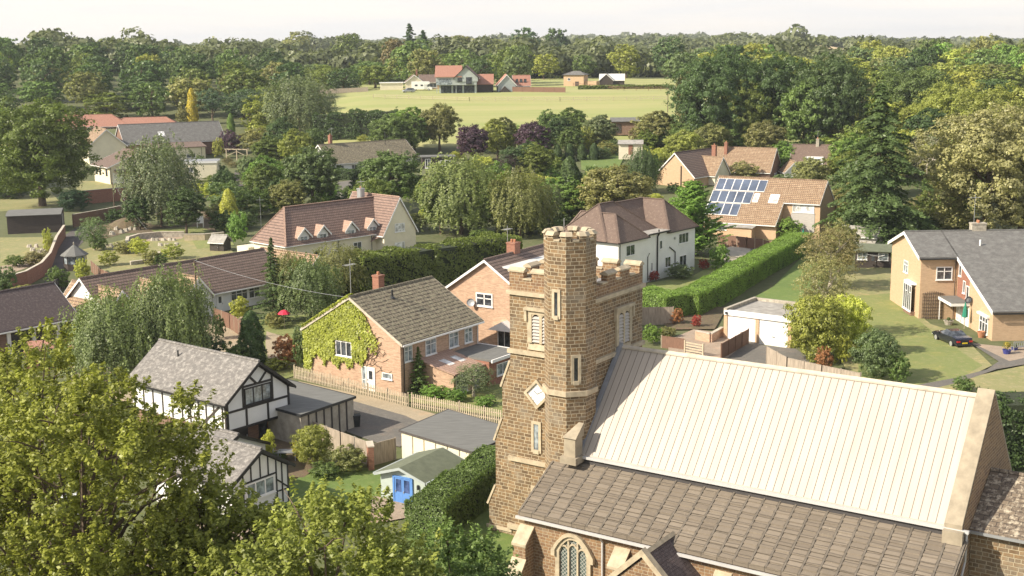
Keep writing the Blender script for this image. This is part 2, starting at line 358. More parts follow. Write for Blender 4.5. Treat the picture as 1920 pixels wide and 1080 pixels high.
# ------------------------------------------------------------------ the land
def land():
    ys = [-160]
    while ys[-1] < 4300: ys.append(ys[-1] + (5 if ys[-1] < 560 else 5 + (ys[-1] - 560) * .06))
    xs = list(np.arange(-300, 301, 5.0)); e = []; x = 300
    while x < 2600: x += 10 + (x - 300) * .12; e.append(x)
    xs = [-q for q in reversed(e)] + xs + e
    V = []; cov = []
    for y in ys:
        for x in xs:
            z = terr(x, y); V.append((x, y, z))
            c = 0.0
            lx = -62 + (y - 300) * .02
            if 318 < y < 560 and lx < x < 118 - (y - 300) * .28: c = 1.0
            if 455 < y < 530 and 20 < x < 70: c = 1
            if 860 < y < 1110 and -.172 < x / y < -.104: c = 2
            if 860 < y < 1150 and .212 < x / y < .262: c = 2
            cov.append(c)
    nx = len(xs); F = [(j * nx + i, j * nx + i + 1, (j + 1) * nx + i + 1, (j + 1) * nx + i) for j in range(len(ys) - 1) for i in range(nx - 1)]
    me = bpy.data.meshes.new('ground'); me.from_pydata(V, [], F); me.materials.append(MATS['land'])
    a = me.attributes.new('cover', 'FLOAT', 'POINT'); a.data.foreach_set('value', cov)
    me.polygons.foreach_set('use_smooth', [True] * len(F))
    o = bpy.data.objects.new('ground', me); col.objects.link(o); struct(o)
land()
SHEET = [0.012]
def sheet(name, pts, mat, px=True, label=None):
    P = [at(*p) if px else Vector((p[0], p[1], terr(p[0], p[1]))) for p in pts]
    SHEET[0] += .0045; dz = SHEET[0]
    b_ = MB(); V = [(p.x, p.y, p.z + dz) for p in P]
    for t in tessellate_polygon([[Vector(p) for p in V]]):
        tri = [V[i] for i in t]
        n = (Vector(tri[1]) - Vector(tri[0])).cross(Vector(tri[2]) - Vector(tri[0]))
        b_.face(tri if n.z > 0 else tri[::-1])
    return struct(b_.build(name, mat))

# ------------------------------------------------------------------ wall features
def side(S, L, W):
    return {'S': lambda a, z, d=0: Vector((a, -d, z)), 'N': lambda a, z, d=0: Vector((a, W + d, z)),
            'W': lambda a, z, d=0: Vector((-d, a, z)), 'E': lambda a, z, d=0: Vector((L + d, a, z))}[S]
def pbox(mb, P, a0, a1, z0, z1, d0, d1, m=0):
    mb.extr([P(a0, z0, d0), P(a1, z0, d0), P(a1, z1, d0), P(a0, z1, d0)], P(a0, z0, d1) - P(a0, z0, d0), m)
def pbar(mb, P, a0, z0, a1, z1, w, d0, d1, m=0):
    dx, dz = a1 - a0, z1 - z0; l = math.hypot(dx, dz); nx, nz_ = -dz / l * w / 2, dx / l * w / 2
    mb.extr([P(a0 - nx, z0 - nz_, d0), P(a1 - nx, z1 - nz_, d0), P(a1 + nx, z1 + nz_, d0), P(a0 + nx, z0 + nz_, d0)], P(0, 0, d1) - P(0, 0, d0), m)
def window(root, P, a, z, w, h, n=2, glassm='glass_dark', frame='white_paint', fw=.07, top=0, sill=True, label=None, name='window'):
    """a, z: centre of the foot of the window"""
    f = MB(); a0, a1 = a - w / 2, a + w / 2; D = .07
    pbox(f, P, a0, a0 + fw, z, z + h, .004, D); pbox(f, P, a1 - fw, a1, z, z + h, .004, D)
    pbox(f, P, a0 + fw, a1 - fw, z, z + fw, .004, D); pbox(f, P, a0 + fw, a1 - fw, z + h - fw, z + h, .004, D)
    for k in range(1, n):
        x = a0 + (a1 - a0) * k / n; pbox(f, P, x - fw * .45, x + fw * .45, z + fw, z + h - fw, .004, D - .005)
    if top:
        zt = z + h * (1 - top)
        for k in range(n):
            xa = a0 + (a1 - a0) * k / n + fw; xb = a0 + (a1 - a0) * (k + 1) / n - fw
            if top and (n == 1 or k % 2 == 0 or top > .3): pbox(f, P, xa, xb, zt - fw * .4, zt + fw * .4, .004, D - .01)
    fo = f.build(name, frame, root)
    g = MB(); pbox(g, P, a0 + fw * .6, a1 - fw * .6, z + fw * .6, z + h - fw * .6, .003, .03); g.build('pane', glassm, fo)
    if sill:
        s = MB(); pbox(s, P, a0 - .06, a1 + .06, z - .07, z - .002, .002, .14); s.build('sill', frame, fo)
    if label: fo['label'] = label
    return fo
def door(root, P, a, z, w, h, mat='white_paint', panes=True, handle=True, name='door'):
    d = MB(); pbox(d, P, a - w / 2, a + w / 2, z, z + h, .004, .07); do = d.build(name, mat, root)
    if panes:
        g = MB(); pbox(g, P, a - w * .22, a + w * .22, z + h * .5, z + h * .85, .071, .085); g.build('pane', 'glass_dark', do)
    if handle:
        g = MB(); pbox(g, P, a + w * .33, a + w * .40, z + h * .42, z + h * .50, .071, .12); g.build('handle', 'metal_grey', do)
    return do
def pipe(root, P, a, z0, z1, mat='black_paint', r=.045, name='downpipe'):
    t = MB(); t.tube([P(a, z1, .05), P(a, z1 - .25, .10), P(a, z0, .10)], r, 6); return t.build(name, mat, root)

def gable_roof(root, L, W, he, ri, mat, ov=.35, og=.2, t=.14, x0=0, ridge=True, verge='white_paint', fascia='white_paint', y0=0, ridge_mat=None, name='roof', asym=None):
    """ridge along u; the ridge stands over v = W/2 unless asym gives (v of ridge, south eave v, south eave z, north eave v, north eave z)"""
    zr = he + ri
    if asym: vr, vs, zs, vn, zn = asym
    else: vr, vs, zs, vn, zn = y0 + W / 2, y0, he, y0 + W, he
    ss = (zr - zs) / (vr - vs); sn = (zr - zn) / (vn - vr)
    S0 = (vs - ov, zs - ov * ss); N0 = (vn + ov, zn - ov * sn)
    up = t * math.hypot(1, ss)
    prof = [(S0[0], S0[1] + .02), (vr, zr + .02), (N0[0], N0[1] + .02), (N0[0], N0[1] + up), (vr, zr + up), (S0[0], S0[1] + up)]
    r_ = MB(); xa, xb = x0 - og, x0 + L + og
    r_.extr([(xa, p[0], p[1]) for p in (prof[0], prof[1], prof[4], prof[5])], (xb - xa, 0, 0))
    r_.extr([(xa, p[0], p[1]) for p in (prof[1], prof[2], prof[3], prof[4])], (xb - xa, 0, 0))
    ro = r_.build(name, mat, root)
    if ridge:
        q = MB(); n = max(2, int((xb - xa) / .45))
        for i in range(n):
            a, b = xa + (xb - xa) * i / n, xa + (xb - xa) * (i + 1) / n - .03
            q.extr([(a, vr - .14, zr + up - .02), (a, vr - .07, zr + up + .09), (a, vr + .07, zr + up + .09), (a, vr + .14, zr + up - .02)], (b - a, 0, 0))
        q.build('ridge_tiles', ridge_mat or mat, ro)
    if verge:
        for xx, dx in ((xa - .03, -.03), (xb + .03, .03)):
            for (p0, p1) in ((prof[0], prof[1]), (prof[1], prof[2])):
                q = MB(); q.extr([(xx, p0[0], p0[1] - .12), (xx, p1[0], p1[1] - .12), (xx, p1[0], p1[1] + up * .85), (xx, p0[0], p0[1] + up * .85)], (dx, 0, 0)); q.build('bargeboard', verge, ro)
    if fascia:
        q = MB(); q.box(xa, xb, S0[0] - .12, S0[0] - .01, S0[1] - .06, S0[1] + .07); q.build('gutter', fascia, ro)
        q = MB(); q.box(xa, xb, N0[0] + .01, N0[0] + .12, N0[1] - .06, N0[1] + .07); q.build('gutter', fascia, ro)
    return ro
def gable_walls(root, L, W, he, ri, mat, z0=-.3, x0=0, y0=0, name='wall', asym=None):
    w = MB(); zr = he + ri
    if asym: vr, vs, zs, vn, zn = asym
    else: vr, vs, zs, vn, zn = y0 + W / 2, y0, he, y0 + W, he
    w.extr([(x0, vs, z0), (x0, vn, z0), (x0, vn, zn), (x0, vr, zr), (x0, vs, zs)], (L, 0, 0)); return w.build(name, mat, root)
def hip_roof(root, x0, x1, y0, y1, he, ri, mat, hl, hr, ov=.4, axis='u', ridge_mat=None, name='roof', fascia='black_paint'):
    """hl / hr: how far the ridge ends stand in from the ends (0 = gable end)"""
    def Q(a, b, z): return (a, b, z) if axis == 'u' else (b, a, z)
    if axis == 'v': x0, x1, y0, y1 = y0, y1, x0, x1
    a0, a1, b0, b1 = x0 - ov, x1 + ov, y0 - ov, y1 + ov; bm = (b0 + b1) / 2; zr = he + ri; ze = he
    A, B, C_, D = Q(a0, b0, ze), Q(a1, b0, ze), Q(a1, b1, ze), Q(a0, b1, ze)
    E, F = Q(a0 + hl, bm, zr), Q(a1 - hr, bm, zr)
    r_ = MB(); faces = [[A, B, F, E], [C_, D, E, F], [D, A, E], [B, C_, F]]
    for f in faces:
        n = (Vector(f[1]) - Vector(f[0])).cross(Vector(f[2]) - Vector(f[0]))
        r_.face(f if n.z > -1e-6 and (n.z > 0 or True) and n.z >= 0 else f[::-1])
    lo = [(p[0], p[1], ze - .12) for p in (A, B, C_, D)]; hi = [A, B, C_, D]
    if axis == 'v': lo.reverse(); hi.reverse()
    for i in range(4): j = (i + 1) % 4; r_.face([lo[i], lo[j], hi[j], hi[i]])
    r_.face(list(reversed(lo))); ro = r_.build(name, mat, root)
    q = MB()
    for p, s in ((E, F), (A, E), (D, E), (B, F), (C_, F)):
        if (Vector(p) - Vector(s)).length > .3: q.beam(Vector(p) + Vector((0, 0, .03)), Vector(s) + Vector((0, 0, .03)), .26, .1)
    q.build('ridge_tiles', ridge_mat or mat, ro)
    q = MB()
    for i in range(4):
        p, s = Vector(lo[i]), Vector(lo[(i + 1) % 4]); d = (s - p).normalized(); o_ = Vector((d.y, -d.x, 0)) * .05
        q.beam(p + o_ + Vector((0, 0, .04)), s + o_ + Vector((0, 0, .04)), .09, .1)
    q.build('gutter', fascia, ro); return ro
def chimney(root, x, y, z0, z1, mat='brick_red', w=.6, d=.9, pots=1):
    c = MB(); c.box(x - w / 2, x + w / 2, y - d / 2, y + d / 2, z0, z1 - .15); c.box(x - w / 2 - .05, x + w / 2 + .05, y - d / 2 - .05, y + d / 2 + .05, z1 - .15, z1); co = c.build('chimney', mat, root)
    q = MB()
    for k in range(pots): q.lathe([(0.12, z1 - .01), (.14, z1 + .25), (.11, z1 + .3), (0, z1 + .3)], 8, (x, y + (k - (pots - 1) / 2) * .35))
    q.build('chimney_pot', 'terracotta', co); return co
def aerial(root, x, y, z0, h, mat='metal_grey'):
    q = MB(); q.tube([(x, y, z0), (x, y, z0 + h)], .03, 5); q.beam((x - .7, y - .1, z0 + h * .9), (x + .7, y + .1, z0 + h * .9), .03)
    for k in range(6): q.beam((x - .6 + k * .22, y - .35, z0 + h * .9 + .02), (x - .6 + k * .22, y + .35, z0 + h * .9 + .02), .02)
    return q.build('aerial', mat, root)

# ------------------------------------------------------------------ the church
def church():
    C = thing('church', 'old brown ironstone church with square battlemented tower and pale metal nave roof', 'church', (-.15, 75, 0), -34)
    T = 5.75
    # tower body with string courses; the parapet and its merlons
    t = MB(); t.box(0, T, 0, 6, -.5, 15.35); tw = t.build('tower', 'ironstone', C)
    for z, h, o in ((.6, .3, .22), (5.0, .26, .16), (11.75, .24, .14), (15.35, .24, .16)):
        s = MB(); s.prism([(-o, -o), (T + o, -o), (T + o, 6 + o), (-o, 6 + o)], z, z + h); s.build('string_course', 'pale_stone', tw)
    p = MB(); th = .42; zb = 15.59; zl = 16.28; zm = 16.86
    for (x0, x1, y0, y1) in ((0, T, 0, th), (0, T, 6 - th, 6), (0, th, th, 6 - th), (T - th, T, th, 6 - th)): p.box(x0, x1, y0, y1, zb, zl)
    cp = MB()
    def merlon(x0, x1, y0, y1, ax):
        p.box(x0, x1, y0, y1, zl + .002, zm - .14); o = .07
        if ax == 'x': cp.extr([(x0 - o, y0 - o, zm - .14), (x0 - o, y1 + o, zm - .14), (x0 - o, y1 + o, zm - .04), (x0 - o, (y0 + y1) / 2, zm + .12), (x0 - o, y0 - o, zm - .04)], (x1 - x0 + 2 * o, 0, 0))
        else: cp.extr([(x0 - o, y0 - o, zm - .14), (x1 + o, y0 - o, zm - .14), (x1 + o, y0 - o, zm - .04), ((x0 + x1) / 2, y0 - o, zm + .12), (x0 - o, y0 - o, zm - .04)], (0, y1 - y0 + 2 * o, 0))
    for k in range(4):
        a = k * (T - 1.0) / 3
        merlon(a, a + 1.0, 0, th, 'x'); merlon(a, a + 1.0, 6 - th, 6, 'x')
    for k in (1, 2):
        a = k * (6 - 1.0) / 3; merlon(0, th, a, a + 1.0, 'y'); merlon(T - th, T, a, a + 1.0, 'y')
    for k in range(3):   # embrasure cills
        a = 1.0 + k * (T - 1.0) / 3; b = a + (T - 1) / 3 - 1
        cp.box(a, b, -.06, th + .06, zl + .003, zl + .1); cp.box(a, b, 6 - th - .06, 6.06, zl + .003, zl + .1)
        a = 1.0 + k * 5 / 3; b = a + 5 / 3 - 1
        cp.box(-.06, th + .06, a, b, zl + .003, zl + .1); cp.box(T - th - .06, T + .06, a, b, zl + .003, zl + .1)
    pa = p.build('parapet', 'ironstone_small', tw); cp.build('merlon_coping', 'pale_stone', tw)
    q = MB(); q.box(th, T - th, th, 6 - th, 15.59, 15.7); q.build('tower_roof', 'lead', tw)
    # stair turret, eight sided
    cx, cy, r8 = 4.66, -.72, 1.50
    oc = lambda r: [(cx + r * math.cos(R(22.5 + 45 * k)), cy + r * math.sin(R(22.5 + 45 * k))) for k in range(8)]
    u = MB(); u.prism(oc(r8), -.5, 18.75); tu = u.build('stair_turret', 'ironstone', C)
    for z, h, o in ((5.0, .24, .12), (10.25, .3, .14)):
        s = MB(); s.prism(oc(r8 + o), z, z + h); s.build('string_course', 'pale_stone', tu)
    pr_, cp = MB(), MB(); O, I = oc(r8 + .02), oc(r8 - .42)
    for k in range(8): j = (k + 1) % 8; pr_.prism([I[k], O[k], O[j], I[j]], 18.75, 19.15)
    def lerp(a, b, f): return (a[0] + (b[0] - a[0]) * f, a[1] + (b[1] - a[1]) * f)
    for k in range(8):
        j = (k + 1) % 8; i = (k - 1) % 8
        for A_, B_, f0, f1 in ((k, j, 0, .29), (i, k, .71, 1)):
            a, b = lerp(O[A_], O[B_], f0), lerp(O[A_], O[B_], f1); c, d = lerp(I[A_], I[B_], f0), lerp(I[A_], I[B_], f1)
            pr_.prism([c, a, b, d], 19.152, 19.45)
            o = oc(r8 + .12); i2 = oc(r8 - .5)
            a, b = lerp(o[A_], o[B_], max(0, f0 - .04)), lerp(o[A_], o[B_], min(1, f1 + .04)); c, d = lerp(i2[A_], i2[B_], max(0, f0 - .04)), lerp(i2[A_], i2[B_], min(1, f1 + .04))
            m1, m2 = lerp(a, c, .5), lerp(b, d, .5)
            bot = [(*c, 19.452), (*a, 19.452), (*b, 19.452), (*d, 19.452)]; top = [(*lerp(c, a, .25), 19.66), (*lerp(a, c, .3), 19.66), (*lerp(b, d, .3), 19.66), (*lerp(d, b, .25), 19.66)]
            cp.solid(bot, top)
        o = oc(r8 + .08); i2 = oc(r8 - .46); cp.prism([lerp(i2[k], i2[j], .34), lerp(o[k], o[j], .34), lerp(o[k], o[j], .66), lerp(i2[k], i2[j], .66)], 19.153, 19.26)
    pr_.build('turret_parapet', 'ironstone', tu); cp.build('merlon_coping', 'pale_stone', tu)
    q = MB(); q.prism(oc(r8 - .43), 18.751, 18.85); q.build('turret_roof', 'lead', tu)
    q = MB(); q.tube([(cx - 1.0, cy + 1.0, 18.85), (cx - 1.0, cy + 1.0, 20.1)], .02, 5); q.build('lightning_rod', 'metal_grey', tu)
    def oface(k, r=r8):   # k-th flat, given by the angle of its normal
        ang = R(k); n = Vector((math.cos(ang), math.sin(ang), 0)); t_ = Vector((-n.y, n.x, 0)); c0 = Vector((cx, cy, 0)) + n * (r * math.cos(R(22.5)))
        return lambda a, z, d=0: c0 + t_ * a + n * d + Vector((0, 0, z))
    def lancet(root, P, a, z, w, h, fr=.17, name='lancet_window', gl='glass_dark'):
        f = MB(); D = .07
        pbox(f, P, a - w / 2 - fr, a - w / 2, z - fr, z + h + fr, .003, D); pbox(f, P, a + w / 2, a + w / 2 + fr, z - fr, z + h + fr, .003, D)
        pbox(f, P, a - w / 2, a + w / 2, z + h, z + h + fr, .003, D); pbox(f, P, a - w / 2 - .04, a + w / 2 + .04, z - fr - .06, z, .003, D + .05)
        fo = f.build(name, 'pale_stone', root); g = MB(); pbox(g, P, a - w / 2, a + w / 2, z, z + h, .003, .02); g.build('pane', gl, fo); return fo
    lancet(C, oface(-90), -.05, 14.9, .22, 1.35); lancet(C, oface(-45), .0, 11.15, .24, 1.35)
    # tower windows: louvred bell openings with square hoods
    def louvre(P, a, z, w, h):
        f = MB(); fr = .3
        pbox(f, P, a - w / 2 - fr, a - w / 2, z, z + h, .003, .12); pbox(f, P, a + w / 2, a + w / 2 + fr, z, z + h, .003, .12)
        pbox(f, P, a - w / 2 - fr, a + w / 2 + fr, z + h, z + h + .22, .003, .12); pbox(f, P, a - .09, a + .09, z + .002, z + h - .002, .003, .11)
        pbox(f, P, a - w / 2 - fr - .16, a + w / 2 + fr + .16, z + h + .222, z + h + .40, .003, .26)
        for sx in (-1, 1): pbox(f, P, a + sx * (w / 2 + fr + .08) - .08, a + sx * (w / 2 + fr + .08) + .08, z + h - .45, z + h + .22, .003, .22)
        b0 = P(a - w / 2 - fr, z - .42, .01); f.extr([P(a - w / 2 - fr, z - .42, .003), P(a - w / 2 - fr, z - .42, .1), P(a - w / 2 - fr, z - .06, .003)], P(a + w / 2 + fr, 0, 0) - P(a - w / 2 - fr, 0, 0))
        for sx in (-1, 1):   # cusped heads
            ca = a + sx * (w / 4 + .02); rr = w / 4 - .06
            for k in range(8):
                t0, t1 = math.pi * k / 8, math.pi * (k + 1) / 8
                f.extr([P(ca + rr * math.cos(t0), z + h - rr + rr * math.sin(t0), .003), P(ca + rr * math.cos(t1), z + h - rr + rr * math.sin(t1), .003), P(ca + rr * 1.02 * math.cos(t1), z + h + .01, .003), P(ca + rr * 1.02 * math.cos(t0), z + h + .01, .003)], P(0, 0, .1) - P(0, 0, .003))
        fo = f.build('louvre_window', 'pale_stone', C); g = MB()
        pbox(g, P, a - w / 2, a + w / 2, z, z + h, .003, .012, 1)
        for k in range(int(h / .2)):
            zz = z + .05 + k * .2
            for s0, s1 in ((a - w / 2, a - .09), (a + .09, a + w / 2)):
                g.extr([P(s0, zz, .09), P(s0, zz + .13, .02), P(s0, zz + .16, .02), P(s0, zz + .03, .10)], P(s1, 0, 0) - P(s0, 0, 0), 0)
        g.build('louvre_slats', ['weatherboard', 'black_paint'], fo)
    louvre(side('S', T, 6), 2.25, 12.55, 1.25, 1.75)
    PE = side('E', T, 6); louvre(PE, 3.55, 12.3, 1.3, 1.95)
    # clock: a diamond set square on its corner
    P = side('S', T, 6); ca, cz = 1.95, 9.45
    f = MB(); R1, R0 = .92, .70; dia = lambda r, d: [P(ca - r, cz, d), P(ca, cz - r, d), P(ca + r, cz, d), P(ca, cz + r, d)]
    for k in range(4):
        j = (k + 1) % 4; f.extr([dia(R0, .003)[k], dia(R1, .003)[k], dia(R1, .003)[j], dia(R0, .003)[j]], P(0, 0, .16) - P(0, 0, .003))
    fo = f.build('clock', 'pale_stone', C); g = MB(); g.extr(dia(R0, .003), P(0, 0, .06) - P(0, 0, .003)); g.build('clock_face', 'white_paint', fo)
    g = MB()
    for k in range(12):
        a = k * math.pi / 6; pbar(g, P, ca + .40 * math.sin(a), cz + .40 * math.cos(a), ca + .5 * math.sin(a), cz + .5 * math.cos(a), .04, .061, .07)
    pbar(g, P, ca, cz, ca + .40 * math.sin(R(60)), cz + .40 * math.cos(R(60)), .05, .062, .08); pbar(g, P, ca, cz, ca - .22, cz + .18, .06, .062, .085); g.build('clock_hands', 'metal_grey', fo)
    lancet(C, P, 1.85, 5.95, .34, 1.6, .18, gl='glass_mid'); lancet(C, P, 1.75, 2.95, .3, .5, .16, name='small_window')
    # pale quoin strip where turret meets tower
    q = MB()
    for k in range(26):
        z = 5.4 + k * .2; q.box(2.93 - (k % 2) * .16, 3.2, -.055, -.003, z, z + .19)
    q.build('quoin', 'pale_stone', tw)
    # stepped buttress at the south-west corner and its twin on the north side
    for y0, y1 in ((0.05, .95), (5.1, 5.95)):
        b_ = MB(); prof = [(0, -.4), (-1.75, -.4), (-1.75, 1.9), (-1.2, 3.1), (-1.2, 6.1), (-.65, 7.5), (-.65, 9.6), (0, 11.2)]
        b_.extr([(x, y0, z) for x, z in prof], (0, y1 - y0, 0)); bo = b_.build('buttress', 'ironstone', C)
        for (xa, za), (xb, zb_) in ((prof[2], prof[3]), (prof[4], prof[5]), (prof[6], prof[7])):
            q = MB()
            d = Vector((xb - xa, 0, zb_ - za)).normalized(); n = Vector((-d.z, 0, d.x))
            a_, b2 = Vector((xa, y0 - .05, za)) - d * .12, Vector((xb, y0 - .05, zb_)); q.extr([a_ + n * .002, b2 + n * .002, b2 + n * .13, a_ + n * .13], (0, y1 - y0 + .1, 0)); q.build('weathering', 'pale_stone', bo)
        q = MB(); q.box(-1.9, -.002, y0 - .12, y0 - .003, .3, .5); q.build('plinth', 'pale_stone', bo)
    # nave
    X0, X1, zr, ze = 5.78, 26.6, 12.15, 6.8; vs, vn, vr = -1.8, 7.8, 3.0
    n = MB(); n.extr([(X0, vs + .25, -.5), (X0, vn - .25, -.5), (X0, vn - .25, ze + .05), (X0, vr, zr - .1), (X0, vs + .25, ze + .05)], (X1 - X0, 0, 0)); n.build('nave_wall', 'ironstone_small', C)
    r_ = MB(); k = (zr - ze) / (vr - vs)
    for s_ in (1, -1):
        Y = lambda v: vr + s_ * (v - vr)
        r_.extr([(X0, Y(vs), ze), (X0, Y(vr), zr), (X0, Y(vr), zr + .12), (X0, Y(vs), ze + .12)], (X1 - X0, 0, 0))
    ro = r_.build('nave_roof', 'nave_metal', C); q = MB()
    nse = 49
    for i in range(nse + 1):
        x = X0 + .12 + (X1 - X0 - .24) * i / nse
        for s_ in (1, -1):
            Y = lambda v: vr + s_ * (v - vr)
            q.extr([(x, Y(vs), ze + .123), (x, Y(vr), zr + .123), (x, Y(vr), zr + .148), (x, Y(vs), ze + .148)], (.024, 0, 0))
    q.build('standing_seam', 'seam_metal', ro)
    q = MB(); q.extr([(X0, vr - .16, zr + .02), (X0, vr, zr + .15), (X0, vr + .16, zr + .02), (X0, vr + .16, zr + .10), (X0, vr, zr + .23), (X0, vr - .16, zr + .10)], (X1 - X0, 0, 0)); q.build('ridge_cap', 'pale_concrete', ro)
    q = MB(); q.box(X0 - .75, X1 + 1.1, vs - .2, vs - .01, ze - .08, ze + .06); q.tube([(X1 + 1.0, vs - .1, ze), (X1 + 1.0, vs - .15, ze - 1.5), (X1 + 1.0, vs - .6, ze - 2), (X1 + 1.0, vs - .6, 0)], .06, 6); q.build('gutter', 'gutter_grey', ro)
    q = MB(); q.extr([(X0 + .01, vs - .05, ze + .2), (X0 + .01, vr, zr + .22), (X0 + .01, vr, zr + .34), (X0 + .01, vs - .05, ze + .32)], (.3, 0, 0)); q.build('verge_flashing', 'lead', ro)
    # kneeler block at the west foot of the roof
    q = MB(); q.box(5.35, 6.1, -2.55, -1.75, 6.9, 8.0); q.box(5.2, 6.25, -2.75, -1.7, 6.5, 6.898); q.solid([(5.28, -2.65, 8.002), (6.18, -2.65, 8.002), (6.18, -1.7, 8.002), (5.28, -1.7, 8.002)], [(5.85, -1.75, 8.75), (6.18, -1.75, 8.75), (6.18, -1.7, 8.75), (5.85, -1.7, 8.75)]); q.build('kneeler', 'coping_stone', C)
    # east gable, carried up above the roof with a broad coping
    g = MB(); g.extr([(X1 + .02, vs + .05, -.5), (X1 + .02, vn - .05, -.5), (X1 + .02, vn - .05, ze + .2), (X1 + .02, vr, zr + .3), (X1 + .02, vs + .05, ze + .2)], (.78, 0, 0)); go = g.build('east_gable', 'ironstone_small', C)
    q = MB()
    for s_ in (1, -1):
        Y = lambda v: vr + s_ * (v - vr)
        q.extr([(X1 - .06, Y(vs - .15), ze + .02), (X1 - .06, Y(vr), zr + .31), (X1 - .06, Y(vr), zr + .52), (X1 - .06, Y(vs - .15), ze + .28)], (.84, 0, 0))
    q.box(X1 - .06, X1 + .9, vs - .5, vs + .1, ze - .7, ze + .02)
    q.build('gable_coping', 'coping_stone', go)
    # south aisle
    A0, A1 = 4.35, 27.57; ys, yn, zl, zh = -5.35, -1.80, 4.28, 6.2
    k = (zh - zl) / (yn - ys)
    w = MB(); w.extr([(A0 + .12, ys, -.5), (A0 + .12, yn + .3, -.5), (A0 + .12, yn + .3, zh), (A0 + .12, ys, zl)], (A1 - A0 - .24, 0, 0)); w.build('aisle_wall', 'ironstone_small', C)
    r_ = MB(); r_.extr([(A0 - .12, ys - .3, zl - .3 * k + .02), (A0 - .12, yn, zh + .02), (A0 - .12, yn, zh + .2), (A0 - .12, ys - .3, zl - .3 * k + .2)], (A1 - A0 + .24, 0, 0)); ro = r_.build('aisle_roof', 'aisle_slate', C, uv0=(4.3 + .05, 0))
    q = MB(); nr = 27
    for i in range(nr + 1):
        x = A0 - .05 + (A1 - A0) * i / nr
        q.extr([(x, ys - .28, zl - .28 * k + .203), (x, yn, zh + .203), (x, yn, zh + .275), (x, ys - .28, zl - .28 * k + .275)], (.10, 0, 0))
    q.build('roof_rib', 'rib_slate', ro)
    rnd = random.Random(3); q = MB(); npv = 11   # each course laps the next
    for j in range(npv):
        v0 = ys - .28 + (yn - ys + .28) * j / npv; v1 = v0 + (yn - ys + .28) / npv * 1.0; z0 = zl + (v0 - ys) * k; z1 = zl + (v1 - ys) * k
        for i in range(nr):
            xa = A0 + .06 + (A1 - A0) * i / nr; xb = A0 - .06 + (A1 - A0) * (i + 1) / nr; e = rnd.uniform(-.02, .02)
            q.extr([(xa, v0 + e, z0 + .203 + e * k), (xa, v1 - .02 + e, z1 + .203), (xa, v0 + e, z0 + .262 + rnd.uniform(0, .02))], (xb - xa, 0, 0))
    q.build('slate_course', 'aisle_slate', ro, uv0=(4.35, 0))
    q = MB(); q.box(A0 - .2, A1 + .2, ys - .46, ys - .31, zl - .32, zl - .18); q.tube([(9.55, ys - .4, zl - .3), (9.55, ys - .1, zl - .7), (9.55, ys - .1, 0)], .06, 6); q.build('gutter', 'gutter_grey', ro)
    q = MB(); q.box(A0 + .1, A1, yn - .02, yn + .05, zh + .203, zh + .46); q.build('shadow_flashing', 'shadow_lead', ro)  # strip at the aisle top, its dark colour stands in for shade under the gutter
    P = lambda a, z, d=0: Vector((a, ys - d, z))
    def arch(a, z0, w, h, rise):   # pointed-arch outline from the left springing to the right
        pts = []
        for i in range(9):
            t = i / 8; x = -w / 2 + w * t; pts.append((a + x, z0 + h + rise * (1 - abs(2 * t - 1) ** 2.2)))
        return pts
    def tracery(a, w=1.75, zs=2.55):
        f = MB(); o = arch(a, 0, w + .5, zs, .95); i_ = arch(a, 0, w, zs, .75)
        for k in range(8): f.extr([P(*i_[k], .003), P(*o[k], .003), P(*o[k + 1], .003), P(*i_[k + 1], .003)], P(0, 0, .14) - P(0, 0, .003))
        h1 = arch(a, 0, w + .5, zs, .952); h2 = arch(a, 0, w + .9, zs, 1.15)
        for k in range(8): f.extr([P(*h1[k], .003), P(*h2[k], .003), P(*h2[k + 1], .003), P(*h1[k + 1], .003)], P(0, 0, .24) - P(0, 0, .003))
        for sx in (-1, 1):
            pbox(f, P, min(a + sx * w / 2, a + sx * (w / 2 + .25)), max(a + sx * w / 2, a + sx * (w / 2 + .25)), .9, zs, .003, .14)
            pbox(f, P, a + sx * (w / 2 + .35) - .12, a + sx * (w / 2 + .35) + .12, zs - .35, zs, .003, .26)
        for mx_ in (-w / 6, w / 6): pbox(f, P, a + mx_ - .05, a + mx_ + .05, .9, zs + .62, .02, .12)
        for c in (-w / 3, 0, w / 3):
            rr = w / 6 - .05
            for k in range(8):
                t0, t1 = math.pi * k / 8, math.pi * (k + 1) / 8; zc = zs - .05 + (.16 if c == 0 else 0)
                f.extr([P(a + c + rr * math.cos(t0), zc + 1.3 * rr * math.sin(t0), .02), P(a + c + rr * math.cos(t1), zc + 1.3 * rr * math.sin(t1), .02), P(a + c + 1.28 * rr * math.cos(t1), zc + 1.7 * rr * math.sin(t1), .02), P(a + c + 1.28 * rr * math.cos(t0), zc + 1.7 * rr * math.sin(t0), .02)], P(0, 0, .11) - P(0, 0, .02))
        pbox(f, P, a - w / 2 - .3, a + w / 2 + .3, .72, .9, .003, .2)
        fo = f.build('tracery_window', 'pale_stone', C); g = MB(); pts = [(a + w / 2, .9), (a - w / 2, .9)] + i_
        g.extr([P(x, z, .003) for x, z in pts], P(0, 0, .02) - P(0, 0, .003)); g.build('pane', 'leaded_glass', fo)
    for a in (7.7, 19.2, 24.3): tracery(a)
